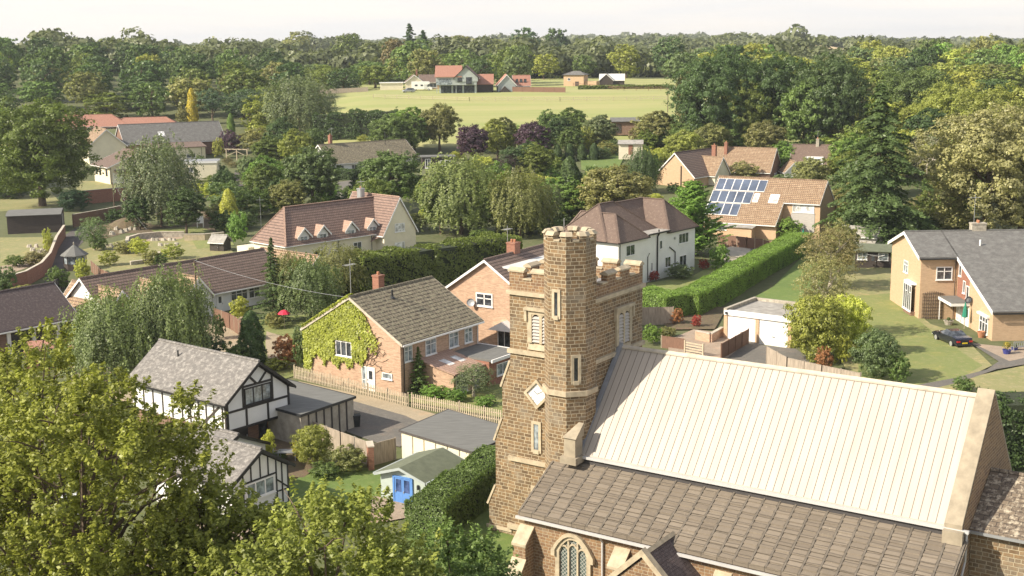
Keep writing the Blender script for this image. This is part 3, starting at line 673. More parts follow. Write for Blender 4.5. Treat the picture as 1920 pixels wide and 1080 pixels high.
    for a in (4.65, 10.75, 16.6, 21.8, 26.9):
        b_ = MB(); b_.extr([(a - .42, ys, -.4), (a - .42, ys - 1.5, -.4), (a - .42, ys - 1.5, .9), (a - .42, ys - .85, 1.7), (a - .42, ys - .85, 2.6), (a - .42, ys, 3.35)], (.84, 0, 0)); bo = b_.build('buttress', 'ironstone_small', C)
        for (ya, za), (yb, zb_) in (((-1.5, .9), (-.85, 1.7)), ((-.85, 2.6), (-.003, 3.35))):
            q = MB(); q.extr([(a - .47, ys + ya - .06, za - .05), (a - .47, ys + yb, zb_ + .004), (a - .47, ys + yb, zb_ + .16), (a - .47, ys + ya - .06, za + .1)], (.94, 0, 0)); q.build('weathering', 'pale_stone', bo)
    # porch
    pu, pw, pf, pz = 13.5, 2.15, -8.3, 4.55
    w = MB(); w.extr([(pu - pw, pf, -.4), (pu + pw, pf, -.4), (pu + pw, pf, pz - 2.0), (pu, pf, pz), (pu - pw, pf, pz - 2.0)], (0, ys - pf - .02, 0)); po = w.build('porch', 'ironstone_small', C)
    q = MB()
    for s_ in (1, -1): q.extr([(pu, pf + .2, pz + .02), (pu, -4.4, pz + .02), (pu + s_ * (pw + .25), ys - .3, pz - 2.22), (pu + s_ * (pw + .25), pf + .2, pz - 2.22)], (0, 0, .14))
    q.build('porch_roof', 'tile_dim', po)
    q = MB()
    for s_ in (1, -1): q.extr([(pu, pf - .12, pz + .12), (pu + s_ * (pw + .3), pf - .12, pz - 2.2), (pu + s_ * (pw + .3), pf - .12, pz - 1.85), (pu, pf - .12, pz + .52)], (0, .42, 0))
    q.extr([(pu - .16, pf + .3, pz + .16), (pu + .16, pf + .3, pz + .16), (pu, pf + .3, pz + .34)], (0, 3.1, 0))
    q.build('porch_coping', 'pale_stone', po)
    # chancel beyond the east gable
    c0, c1 = X1 + .82, 36.0; cy0, cy1, ce, cz_ = -.35, 6.3, 6.55, 8.35
    w = MB(); w.extr([(c0, cy0, -.5), (c0, cy1, -.5), (c0, cy1, ce), (c0, (cy0 + cy1) / 2, cz_), (c0, cy0, ce)], (c1 - c0, 0, 0)); co = w.build('chancel', 'ironstone', C)
    gable_roof(C, c1 - c0, 0, ce, cz_ - ce, 'chancel_slate', ov=.3, og=0, x0=c0, verge=None, fascia='metal_grey', asym=((cy0 + cy1) / 2, cy0, ce, cy1, ce), name='chancel_roof')
    return C
church()

# ------------------------------------------------------------------ houses
class Frame:
    """parts made inside are laid out in a frame of their own on the house"""
    def __init__(s, root, loc, rz): s.r, s.l, s.z = root, loc, rz
    def __enter__(s): s.b = {o.name for o in s.r.children}; return s.r
    def __exit__(s, *a):
        for o in s.r.children:
            if o.name not in s.b: o.location = s.l; o.rotation_euler = (0, 0, R(s.z))

def ivy_house():
    L, W, he, ri = 11.2, 11.2, 4.85, 3.3
    H = thing('brick_house', 'pink brick house with mossy tiled roof and creeper covered gable beside the picket fence', 'house', (-9.69, 107.43, 0), 54.4)
    gable_walls(H, L, W, he, ri, 'brick_pink'); ro = gable_roof(H, L, W, he, ri, 'tile_mossy', verge='pale_concrete', ov=.45, og=.22)
    P = side('W', L, W)
    window(H, P, 6.6, 2.75, 1.9, 1.35, 3); 
    door(H, P, 3.45, .0, .95, 2.15); window(H, P, 4.25, .1, .5, 2.05, 1, top=.6, sill=False, name='side_light', glassm='glass_mid'); window(H, P, 1.55, 1.35, 1.15, .55, 1, glassm='glass_mid')
    P = side('S', L, W)
    for u, w in ((1.0, 1.1), (4.1, 1.5), (7.4, 1.35), (9.6, 1.15)): window(H, P, u, 2.95, w, 1.4, 2, top=.32, glassm='glass_mid')
    pipe(H, P, .35, 0, 4.5); pipe(H, P, 10.95, 2, 4.5, 'white_paint'); 
    chimney(H, 5.2, 6.9, 6.5, 9.3, 'brick_red', .8, .75); aerial(H, .5, 6.0, 6.5, 5.0)
    q = MB(); q.tube([(4.2, 4.4, 7.2), (4.2, 4.4, 8.3)], .09, 6); q.lathe([(.3, 7.55), (.1, 7.75)], 8, (4.2, 4.4)); q.build('flue', 'plastic_black', H)
    # lean-to and flat roofed extension on the front
    w = MB(); w.extr([(2.4, -.002, -.3), (2.4, -3.9, -.3), (2.4, -3.9, 2.0), (2.4, -.002, 2.75)], (4.2, 0, 0)); w.build('lean_to_wall', 'brick_pink', H)
    r_ = MB(); r_.extr([(2.2, -4.2, 1.97), (2.2, -.002, 2.78), (2.2, -.002, 2.9), (2.2, -4.2, 2.09)], (4.5, 0, 0)); lr = r_.build('lean_to_roof', 'tile_pink', H)
    for a in (3.6, 5.2):
        s = MB(); s.slab((a, -2.6, 2.42), (a + .75, -2.6, 2.42), (a + .75, -1.3, 2.67), (a, -1.3, 2.67), .06); s.build('skylight', 'glass_pale', lr)
    P2 = lambda a, z, d=0: Vector((a, -3.9 - d, z)); window(H, P2, 3.5, .2, 1.6, 1.6, 2, glassm='glass_mid'); door(H, P2, 5.6, 0, .9, 1.95, mat='metal_grey')
    w = MB(); w.box(6.62, 10.9, -4.6, -.002, -.3, 2.35); w.build('extension', 'brick_red', H)
    r_ = MB(); r_.box(6.6, 11.15, -4.9, -.002, 2.352, 2.55); r_.build('flat_roof', 'felt_grey', H)
    r_ = MB(); r_.box(6.5, 11.3, -5.05, -4.92, 2.3, 2.58); r_.box(11.152, 11.3, -4.9, -.002, 2.3, 2.58); r_.build('fascia', 'white_paint', H)
    P3 = lambda a, z, d=0: Vector((a, -4.6 - d, z)); window(H, P3, 8.6, .8, 1.8, 1.1, 2, glassm='glass_mid')
ivy_house()

def b2():
    L, W, he, ri = 13, 9.64, 5.85, 3.2
    H = thing('brick_house', 'orange brick house with white bargeboards and a satellite dish behind the church tower', 'house', (1.49, 121.58, 0), 56.9)
    gable_walls(H, L, W, he, ri, 'brick_pink'); gable_roof(H, L, W, he, ri, 'tile_brown', ov=.4, og=.3)
    P = side('W', L, W); window(H, P, 5.05, 4.45, 2.0, 1.35, 2, top=.4, fw=.13)
    window(H, P, 2.3, .0, 2.4, 2.25, 3, sill=False, name='french_window'); 
    q = MB(); a = 2.4; q.extr([P(a - 1.6, 2.45, .003), P(a, 3.35, .003), P(a + 1.6, 2.45, .003)], P(0, 0, 1.1) - P(0, 0, .003)); q.build('porch_canopy', 'white_paint', H)
    d = MB(); c = P(6.45, 4.75, .35)
    d.lathe([(0, 0), (.28, .03), (.4, .1), (.41, .12)], 12); o = d.build('satellite_dish', 'metal_grey', H); o.location = c; o.rotation_euler = (R(20), R(-70), 0)
    # long flat topped dormer on the east slope
    D = MB(); D.box(1.2, L - .5, .7, 4.3, 6.0, 8.25); D.build('dormer', 'white_render', H)
    D = MB(); D.box(1.0, L - .3, .45, 4.6, 8.252, 8.42); D.build('dormer_roof', 'grp_white', H)
    chimney(H, 5.3, W / 2 + .2, 8.4, 10.2, 'brick_red', 1.0, 1.0, 2); aerial(H, 5.3, W / 2 + .9, 8.4, 3.4)
    pipe(H, P, 9.3, 0, 5.2, 'white_paint')
b2()

def dormer_house():
    L, W, he, ri = 17.1, 7.6, 3.25, 4.8
    H = thing('dormer_house', 'long cream house with rusty tiled hipped roof and four small dormers', 'house', (-30.67, 172.14, 0), 46)
    w = MB(); w.box(0, L, 0, W, -.3, he); w.build('wall', 'cream_render', H)
    hip_roof(H, 0, L, 0, W, he, ri, 'tile_rust', 3.0, -1.5, ov=.35, fascia='white_paint', ridge_mat='tile_pink')
    P = side('S', L, W)
    for u in (3.1, 6.4, 11.4, 15.4):
        z0, ht = he - .12, 1.15; hw = .95
        w = MB(); w.extr([(u - hw, .12, z0), (u + hw, .12, z0), (u + hw, .12, z0 + ht), (u, .12, z0 + ht + 1.0), (u - hw, .12, z0 + ht)], (0, 1.5, 0)); dw = w.build('dormer', 'white_render', H)
        r_ = MB()
        for s_ in (1, -1): r_.extr([(u, -.2, z0 + ht + 1.12), (u, 2.0, z0 + ht + 1.12), (u + s_ * (hw + .32), 1.4, z0 + ht - .2), (u + s_ * (hw + .32), -.2, z0 + ht - .2)], (0, 0, .12))
        r_.build('dormer_roof', 'tile_pink', dw)
        q = MB()
        for s_ in (1, -1): q.extr([(u, -.22, z0 + ht + 1.0), (u, -.22, z0 + ht + 1.26), (u + s_ * (hw + .34), -.22, z0 + ht - .06), (u + s_ * (hw + .34), -.22, z0 + ht - .34)], (0, -.04, 0))
        q.build('bargeboard', 'white_paint', dw)
        Pd = lambda a, z, d=0: Vector((a, .12 - d, z)); window(dw, Pd, u, z0 + .1, 1.25, 1.05, 2, top=.3, sill=False, glassm='glass_mid')
    for u in (8.9, 15.0): pipe(H, P, u, 0, he, 'plastic_black')
    window(H, P, 12.4, .5, 1.5, 1.9, 2, top=.3); window(H, P, 5.5, .9, 1.6, 1.2, 2)
    Pw = side('W', L, W); window(H, Pw, 3.8, .9, 1.8, 1.2, 2)
    q = MB(); q.box(-.9, 2.1, W, W + 2.8, -.3, 2.4); q.build('rear_wing', 'cream_render', H)
    chimney(H, 17.6, 5.2, 7.2, 9.3, 'metal_grey', .8, .8); aerial(H, 17.2, 4.6, 7.8, 2.8); 
    with Frame(H, (15.95, 8.66, 0), -90):
        gable_walls(H, 10.4, 6.1, 3.4, 4.75, 'cream_render', name='wing_wall')
        gable_roof(H, 10.4, 6.1, 3.4, 4.75, 'tile_rust', ov=.3, og=.2, name='wing_roof', ridge_mat='tile_pink')
        Pe = side('E', 10.4, 6.1); window(H, Pe, 3.0, 3.3, 1.9, 1.25, 3, glassm='glass_pale'); window(H, Pe, 2.9, .6, 1.9, 1.2, 3, glassm='glass_pale')
        q = MB(); q.extr([(9.2, -1.5, 2.2), (10.2, 0, 3.0), (8.2, 0, 3.0)], (0, 0, .1)); q.build('porch_roof', 'tile_rust', H)
dormer_house()

def white_house():
    L, W, he = 18.0, 9.6, 5.9
    H = thing('white_house', 'white rendered house with brown hipped roofs and black drainpipes behind the tower', 'house', (13.1, 155.1, 0), 50.8)
    w = MB(); w.box(0, L, 0, W, -.3, he - .05); w.box(6.25, 11.4, -.001, 3.5, he - .05, he + .2); w.build('wall', 'white_render', H)
    hip_roof(H, 0, 11.5, 1.8, W, he, 4.0, 'tile_plain', 4.2, 4.8, ov=.35)
    hip_roof(H, 0, 6.2, 0, 8.5, he, 3.05, 'tile_plain', 3.0, 1.0, ov=.35, axis='v', name='near_wing_roof')
    hip_roof(H, 11.4, L, 0, W, he, 3.7, 'tile_plain', 3.3, 3.3, ov=.35, axis='v', name='far_wing_roof')
    hip_roof(H, 8, 15, 3, W, he, 3.68, 'tile_plain', 0, 0, ov=0, name='link_roof')
    q = MB(); q.box(6.2, 11.45, -.3, 3.6, he + .2, he + .32); q.build('flat_roof', 'felt_pale', H)
    q = MB(); q.box(6.2, 11.45, -.38, -.302, he + .12, he + .3); q.build('fascia', 'black_paint', H)
    P = side('S', L, W); kw = dict(fw=.05)
    window(H, P, 2.6, 4.0, 1.9, 1.3, 2, **kw); window(H, P, 15.1, 4.0, 2.4, 1.3, 3, **kw); window(H, P, 9.6, 3.9, .6, 1.1, 1, **kw)
    window(H, P, 7.5, 1.3, .35, 1.15, 1, **kw); window(H, P, 11.3, 1.3, 1.3, 1.35, 2, **kw); window(H, P, 15.0, .1, 1.8, 2.3, 2, sill=False, name='french_window', fw=.1)
    q = MB(); q.tube([P(9.0, 6.5, .1), P(9.0, 5.9, .1), P(8.7, 5.6, .1), P(8.7, .1, .1)], .11, 6); q.build('soil_pipe', 'black_paint', H)
    q = MB(); q.tube([P(11.6, 3.9, .08), P(13.0, 3.1, .08), P(13.0, .1, .08)], .07, 6); q.tube([P(13.0, 1.4, .08), P(13.6, 1.7, .08)], .05, 5); q.build('waste_pipe', 'black_paint', H)
    q = MB(); q.tube([P(6.9, 3.7, .08), P(6.5, 3.3, .08), P(6.5, .2, .08)], .05, 6); q.build('waste_pipe', 'black_paint', H)
    pipe(H, P, .25, 0, 5.8)
    q = MB(); q.tube([P(12.9, 4.9, .02), P(12.9, 4.9, .12)], .18, 10); q.build('vent', 'metal_grey', H)
    q = MB(); q.box(-.012, -.003, .2, W, -.3, .3); q.build('plinth', 'black_paint', H)
white_house()

def solar_house():
    c = atz(1454, 420, 2.5); th = -30; e = Vector((math.cos(R(th)), math.sin(R(th)))); L = 11.8
    H = thing('solar_house', 'tan tiled house with a bank of blue solar panels on its long roof', 'house', (c.x - e.x * L, c.y - e.y * L, 0), th)
    run, he, zr = 7.0, 2.5, 8.55; k = (zr - he) / run; L2 = 17.6
    asym = (run, .3, he + .3 * k - .05, 2 * run, he)
    gable_walls(H, L, 0, he, zr - he - .06, 'brick_orange', asym=(run, .3, he, 2 * run, he))
    ro = gable_roof(H, L, 0, he, zr - he, 'tile_tan', ov=.35, og=.12, asym=(run, 0, he, 2 * run, he))
    # the upper storey carries on to the right, its front wall set back
    zc = 5.6; vc = (zc - he) / k
    gable_walls(H, L2 - L, 0, he, zr - he - .06, 'brick_orange', x0=L, asym=(run, vc, zc, 2 * run, he), name='upper_wall')
    gable_roof(H, L2 - L - .3, 0, he, zr - he, 'tile_tan', ov=.3, og=.1, x0=L + .24, asym=(run, vc, zc, 2 * run, he), name='upper_roof')
    P = lambda a, z, d=0: Vector((a, vc - d, z))
    window(H, P, L + 3.2, 4.0, 3.4, 1.25, 3, glassm='glass_pale'); q = MB(); pbox(q, P, L + 1.3, L + 5.0, .9, 3.9, .003, .06); q.build('weatherboarding', 'weatherboard', H)
    Ps = side('S', L, W := 14); Ps = lambda a, z, d=0: Vector((a, .3 - d, z)); window(H, Ps, 2.6, 1.0, 2.9, 1.2, 1, fw=.12)
    q = MB(); q.box(4.6, 8.6, -1.7, .298, -.2, 1.95); q.build('lean_to', 'brick_orange', H); q = MB(); q.slab((4.3, -2.0, 1.95), (8.9, -2.0, 1.95), (8.9, .25, 2.15), (4.3, .25, 2.15), .1); q.build('lean_to_roof', 'felt_pale', H)
    # panels and skylights lie on the south slope
    S = lambda u, t, o=0: Vector((u, t * run, he + t * (zr - he) + .17 + o))
    for (t0, t1, us) in ((.66, .93, [(.1 + 1.37 * i) for i in range(6)]), (.375, .645, [(-.1 + 1.37 * i) for i in range(5)]), (.09, .36, [(-.1 + 1.37 * i) for i in range(4)])):
        for u in us:
            f = MB(); f.slab(S(u, t0, .12), S(u + 1.34, t0, .12), S(u + 1.34, t1, .12), S(u, t1, .12), .06); fo = f.build('solar_panel', 'white_paint', H)
            g = MB(); g.slab(S(u + .06, t0 + .009, .14), S(u + 1.28, t0 + .009, .14), S(u + 1.28, t1 - .009, .14), S(u + .06, t1 - .009, .14), .018); g.build('solar_cells', 'solar_cell', fo)
    for u, w_ in ((6.9, .9), (9.5, 1.5)):
        f = MB(); f.slab(S(u, .42, .1), S(u + w_, .42, .1), S(u + w_, .62, .1), S(u, .62, .1), .1); fo = f.build('skylight', 'white_paint', H)
        g = MB(); g.slab(S(u + .12, .44, .12), S(u + w_ - .12, .44, .12), S(u + w_ - .12, .60, .12), S(u + .12, .60, .12), .018); g.build('pane', 'glass_pale', fo)
solar_house()

def right_house():
    L, W, he, ri = 22, 10.4, 6.94, 1.85; k = ri / (W / 2)
    H = thing('orange_house', 'orange brick house with sweeping grey slate roof and white windows above the lawn', 'house', (44.33, 136.53, 0), 0.5)
    uc, vc = 4.0, -10.6; zc = he + vc * k
    gable_walls(H, L, W, he, ri, 'brick_orange')
    w = MB(); w.extr([(uc, -.003, -.5), (uc, vc, -.5), (uc, vc, zc - .1), (uc, -.003, he - .06)], (L - uc, 0, 0)); w.build('catslide_wall', 'brick_orange', H)
    w = MB(); w.extr([(uc - .012, -.2, 2.3), (uc - .012, -3.7, 2.3), (uc - .012, -3.7, he - 3.7 * k - .25), (uc - .012, -.2, he - .3)], (.011, 0, 0)); w.build('red_panel', 'brick_red', H)
    r_ = MB(); zr = he + ri; t = .16
    r_.extr([(-.35, -.45, he - .45 * k + .02), (-.35, W / 2, zr + .02), (-.35, W / 2, zr + t), (-.35, -.45, he - .45 * k + t)], (uc - .1 + .35, 0, 0))
    r_.extr([(uc - .25, vc - .5, he + (vc - .5) * k + .02), (uc - .25, W / 2, zr + .02), (uc - .25, W / 2, zr + t), (uc - .25, vc - .5, he + (vc - .5) * k + t)], (L - uc + .5, 0, 0))
    r_.extr([(-.35, W + .45, he - .45 * k + .02), (-.35, W / 2, zr + .02), (-.35, W / 2, zr + t), (-.35, W + .45, he - .45 * k + t)], (L + .6, 0, 0)); ro = r_.build('roof', 'slate_grey', H)
    q = MB()
    for a, b in (((-.45, he - .45 * k), (W / 2, zr)), ((W + .45, he - .45 * k), (W / 2, zr))): q.extr([(-.37, a[0], a[1] - .2), (-.37, b[0], b[1] - .2), (-.37, b[0], b[1] + t), (-.37, a[0], a[1] + t)], (-.05, 0, 0))
    q.extr([(uc - .27, vc - .5, he + (vc - .5) * k - .2), (uc - .27, -.45, he - .45 * k - .2), (uc - .27, -.45, he - .45 * k + t + .02), (uc - .27, vc - .5, he + (vc - .5) * k + t + .02)], (-.05, 0, 0)); q.build('bargeboard', 'white_paint', ro)
    q = MB(); q.box(-.3, uc - .3, -.58, -.46, he - .28, he - .14); q.box(uc - .2, L, vc - .63, vc - .51, zc - .33, zc - .2); q.build('gutter', 'plastic_black', ro)
    q = MB(); q.box(-.35, L, W / 2 - .14, W / 2 + .14, zr + .1, zr + .24); q.build('ridge_tiles', 'slate_grey', ro)
    chimney(H, 8.0, W / 2 + .3, zr - .5, zr + 1.0, 'grey_stone', 1.6, .9, 2); aerial(H, 7.6, W / 2 + .5, zr, 4.2)
    P = side('W', L, W); window(H, P, 5.0, 4.3, 1.5, 1.35, 2, top=.35, fw=.09, glassm='glass_mid')
    # bay window low on the gable
    q = MB(); q.prism([(-.003, 1.2), (-.55, 1.5), (-.55, 3.9), (-.003, 4.2)][::-1], 3.55, 3.75); q.build('bay_canopy', 'white_paint', H)
    Pb = lambda a, z, d=0: Vector((-.45 - d, a, z)); q = MB(); q.box(-.45, -.003, 1.35, 4.05, -.4, .55); q.build('bay_base', 'brick_brown', H); window(H, Pb, 2.7, .57, 2.7, 2.9, 4, top=.28, fw=.1, name='bay_window')
    P = side('S', L, W); window(H, P, 2.55, 4.35, 1.75, 1.45, 2, top=.35, fw=.1); pipe(H, P, 3.75, 0, 6.6, 'dark_wood')
    tr = MB()
    for i in range(10): tr.beam(P(.35 + i * .24, -.1, .06), P(.35 + i * .24, 2.9 + .25 * math.sin(i / 9 * math.pi), .06), .035)
    for i in range(8): tr.beam(P(.3, .2 + i * .38, .06), P(2.6, .2 + i * .38, .06), .035)
    tr.build('trellis', 'dark_wood', H)
    Pc = lambda a, z, d=0: Vector((uc - d, -a, z))   # the long side wall under the catslide
    for a, z, w_, h in ((.9, 4.9, .75, 1.35), (2.3, 3.3, .7, 1.35), (3.4, 2.9, .8, 1.4)): window(H, Pc, a, z, w_, h, 1, fw=.1)
    for a, z in ((.9, 4.9),): pass
    q = MB(); pbox(q, Pc, .1, 4.1, 2.25, 2.55, .013, 2.0); q.build('porch_canopy', 'white_paint', H); q = MB(); pbox(q, Pc, .12, 4.08, 2.552, 2.62, .013, 1.95); q.build('canopy_roof', 'felt_grey', H)
    for i in range(3): window(H, Pc, .9 + i * .95, -.1, .9, 2.2, 1, glassm='glass_pale', fw=.12, sill=False, name='glazed_panel')
    d_ = door(H, Pc, 3.75, -.1, .85, 2.2); 
    q = MB(); q.tube([Pc(.15, 2.25, 1.8), Pc(.15, -.2, 1.8)], .05, 6); q.build('porch_post', 'white_paint', H)
    d = MB(); d.lathe([(0, 0), (.28, .03), (.4, .1), (.41, .12)], 12); o = d.build('satellite_dish', 'plastic_black', H); o.location = Pc(4.6, 3.0, .3); o.rotation_euler = (R(30), R(-60), 0)
    window(H, Pc, 8.3, .35, 2.3, 1.7, 3, top=.35, fw=.12); q = MB(); pbox(q, Pc, 6.9, 9.7, 2.12, 2.35, .003, .3); q.build('window_hood', 'white_paint', H)
    # rear cross wing at the frame edge
    w = MB(); w.box(11.5, 16, -4.2, -2.0, 3, 6.6); w.build('dormer', 'brick_orange', H); q = MB(); q.slab((11.2, -4.5, 6.62), (16.2, -4.5, 6.62), (16.2, -.5, 7.1), (11.2, -.5, 7.1), .14); q.build('dormer_roof', 'slate_grey', H)
    window(H, lambda a, z, d=0: Vector((a, -4.2 - d, z)), 12.6, 5.3, 1.1, .9, 2, top=.4)
    q = MB(); q.tube([(7.0, 1.9, he + 1.9 * k), (7.0, 1.9, he + 1.9 * k + .8)], .1, 6); q.build('flue', 'white_paint', H)
right_house()

def half_timbered():
    L, W, he, ri = 11.5, 6.2, 4.25, 2.35
    H = thing('half_timbered_house', 'black and white half-timbered house with grey lichened roof beside the flat garages', 'house', (-30.26, 98.46, 0), -38.4)
    gable_walls(H, L, W, he, ri, 'white_render', z0=1.9, name='wall'); w = MB(); w.box(.3, L - 1.2, .1, W - .1, -.3, 1.898); w.build('ground_floor', 'brick_brown', H)
    ro = gable_roof(H, L, W, he, ri, 'slate_lichen', ov=.35, og=.35, verge='black_paint', fascia='black_paint')
    P = side('E', L, W); q = MB(); w_ = .17; D = (.003, .05)
    zt = lambda v: he + ri * (1 - abs(v - W / 2) / (W / 2)) - .12
    pbox(q, P, 0, .2, 1.9, zt(.1), *D); pbox(q, P, W - .2, W, 1.9, zt(.1), *D); pbox(q, P, .2, W - .2, 1.8, 2.0, *D)
    pbar(q, P, .2, 3.35, 4.4, 3.35, w_, *D); pbar(q, P, 4.2, 3.35, W - .2, 3.35, w_, *D)
    for v, a, b in ((1.65, 3.35, zt(1.65)), (4.5, 3.35, zt(4.5)), (1.9, 2.0, 3.35), (4.0, 2.0, 3.35)): pbar(q, P, v, a, v, b, w_, .003, .054)
    pbar(q, P, 1.65, 5.0, 4.5, 5.0, w_, .003, .052); pbar(q, P, 3.0, 5.0, 2.2, zt(2.2), w_, .003, .056); pbar(q, P, 3.2, 5.0, 4.0, zt(4.0), w_, .003, .056)
    pbar(q, P, 0, he - .1, W / 2, he + ri - .1, .2, .003, .058); pbar(q, P, W, he - .1, W / 2, he + ri - .1, .2, .003, .058)
    q.build('timber_frame', 'black_paint', H)
    window(H, P, 3.07, 3.5, 2.6, 1.35, 3, frame='black_paint', fw=.1, glassm='glass_mid')
    P = side('S', L, W); q = MB()
    for u in (.3, 1.5, 2.7, 3.9, 5.1, 6.3, 7.3, 8.3, 9.2, 10.1, 11.1): pbar(q, P, u, 1.95, u, 4.1, .13, *D)
    pbox(q, P, L - .15, L, 1.9, 4.1, .003, .055); pbar(q, P, 8.6, 1.95, 11.2, 4.1, .16, .003, .057); q.build('timber_studs', 'dark_wood', H)
    q = MB(); q.box(L - 1.15, L, W - .3, W - .1, -.3, 1.898); q.box(L - .2, L - .02, .1, .3, -.3, 1.898); q.build('corner_post', 'black_paint', H)
    P = lambda a, z, d=0: Vector((L - 1.2 + d, a, z)); window(H, P, 4.4, .3, .8, 1.3, 1, frame='black_paint'); door(H, P, 2.4, -.1, 1.0, 1.9, 'black_paint', panes=False)
    q = MB(); 
    q.tube([(3.2, 2.2, he + 1.4), (3.2, 2.2, he + 2.3)], .07, 6); q.build('flue', 'plastic_black', ro)
half_timbered()

def lower_half_timbered():
    # the single storey black and white wing in front, gable with a white window
    pts = dict(apex=(508, 866), l=(452, 932), r=(572, 884))
    H = thing('half_timbered_annexe', 'low black and white annexe with pale roof and white window at the oak foliage', 'house', (-21.8, 78.9, 0), -36)
    L, W, he, ri = 7.5, 5.0, 2.7, 1.55
    H.location = Vector((-18.0, 77.6, 0)) - Vector((math.cos(R(-36)), math.sin(R(-36)), 0)) * L
    gable_walls(H, L, W, he, ri, 'white_render'); gable_roof(H, L, W, he, ri, 'slate_lichen', ov=.3, og=.3, verge='black_paint', fascia='black_paint')
    P = side('E', L, W); q = MB(); D = (.003, .05); zt = lambda v: he + ri * (1 - abs(v - W / 2) / (W / 2)) - .1
    for v in (.08, 1.0, 1.7, 2.5, 3.2, 3.9, 4.4, 4.92): pbar(q, P, v, 2.4 if 1.1 < v < 3.8 else .1, v, zt(v), .09, *D)
    pbar(q, P, 1.0, 2.38, 3.9, 2.38, .1, .003, .054); pbar(q, P, .1, 1.3, 4.9, 1.3 - .3, .09, .003, .054); pbar(q, P, 3.9, 1.9, 4.9, 1.1, .09, .003, .056)
    pbar(q, P, 0, he - .08, W / 2, he + ri - .1, .14, .003, .058); pbar(q, P, W, he - .08, W / 2, he + ri - .1, .14, .003, .058); q.build('timber_frame', 'black_paint', H)
    window(H, P, 2.45, 1.15, 2.5, 1.15, 3, glassm='glass_mid', fw=.1)
    K = thing('outhouse', 'small pale roofed outhouse joined to the half-timbered house under the oak foliage', 'outbuilding', (-23.9, 86.6, 0), -36)
    gable_walls(K, 3.6, 5.2, 1.9, 1.2, 'white_render'); gable_roof(K, 3.6, 5.2, 1.9, 1.2, 'slate_lichen', ov=.25, og=.2, verge='black_paint', fascia='black_paint')
    door(K, side('E', 3.6, 5.2), 2.2, 0, .9, 1.9)
lower_half_timbered()

def flat_garage(name, label, P4, z, wallm, roofm, fall=0):
    c = sum((Vector((p[0], p[1], 0)) for p in P4), Vector()) / 4
    H = thing(name, label, 'garage', (c.x, c.y, 0)); Q = [Vector((p[0] - c.x, p[1] - c.y)) for p in P4]
    w = MB(); w.prism([q * .96 for q in Q], -.2, z - .1); w.build('wall', wallm, H); return H, Q
def garages():
    A, B, C_ = Vector((-16.05, 93.17)), Vector((-12.5, 98.23)), Vector((-18.9, 103.75)); D = A + C_ - B
    H, Q = flat_garage('flat_garage', 'grey flat roofed garage row beside the half-timbered house', [A, B, C_, D], 2.6, 'concrete', 'felt_grey')
    r_ = MB(); r_.prism(Q, 2.502, 2.64); r_.build('flat_roof', 'felt_grey', H); q = MB()
    for i in range(4): q.beam((*(Q[i] * 1.005), 2.57), (*(Q[(i + 1) % 4] * 1.005), 2.57), .06, .2)
    q.build('roof_edge', 'plastic_black', H)
    q = MB(); a, b = Q[0] * .965, Q[1] * .965
    for i in range(1, 7): p = a.lerp(b, i / 7); q.beam((p.x, p.y, 0), (p.x, p.y, 2.4), .12)
    q.build('wall_joint', 'fence_dark', H)
    P4 = [(-8.35, 89.74), (-2.88, 84.5), (.6, 89.2), (-5.02, 95.02)]
    H, Q = flat_garage('flat_garage', 'cream panelled garage with grey felt roof between church tower and fence', P4, 2.4, 'cream_render', 'felt_grey')
    r_ = MB(); r_.prism(Q, 2.302, 2.42); r_.build('flat_roof', 'felt_grey', H); q = MB()
    for i in range(4): q.beam((*(Q[i] * 1.005), 2.37), (*(Q[(i + 1) % 4] * 1.005), 2.37), .05, .14)
    q.build('roof_edge', 'fence_dark', H)
    q = MB(); a, b = Q[0] * .965, Q[1] * .965
    for i in range(1, 6): p = a.lerp(b, i / 6); q.beam((p.x, p.y, 0), (p.x, p.y, 2.3), .07)
    q.build('panel_joint', 'picket_wood', H)
    # white double garage
    H = thing('double_garage', 'white double garage with flat felt roof and brick piers', 'garage', (21.64, 127.96, 0), -36)
    L, D_ = 7.4, 7.0
    w = MB(); w.box(0, L, .3, D_, -.2, 2.7); w.build('wall', 'brick_orange', H)
    for u in (0, 3.5, 7.0): q = MB(); q.box(u, u + .38, 0, .298, -.2, 2.62); q.build('brick_pier', 'brick_orange', H)
    q = MB(); q.box(.05, L, -.12, .28, 2.622, 3.12); q.build('fascia', 'white_paint', H)
    for u0 in (.4, 3.9):
        q = MB()
        for i in range(7): q.box(u0, u0 + 3.1, .08, .14, -.02 + i * .375, .345 + i * .375)
        dd = q.build('garage_door', 'white_paint', H); h = MB(); h.box(u0 + 1.4, u0 + 1.7, .02, .078, .9, .98); h.build('handle', 'metal_grey', dd)
    q = MB(); q.box(.38, L, .285, D_, 2.702, 2.95); q.build('flat_roof', 'felt_pale', H)
    q = MB(); q.box(0, .36, -.1, D_, 2.7, 3.3); q.box(.36, L, D_ - .2, D_ + .1, 2.7, 3.25); q.build('parapet', 'grey_stone', H)
    q = MB(); q.box(.25, .45, -.3, -.12, 2.75, 2.95); q.build('floodlight', 'plastic_black', H)
garages()

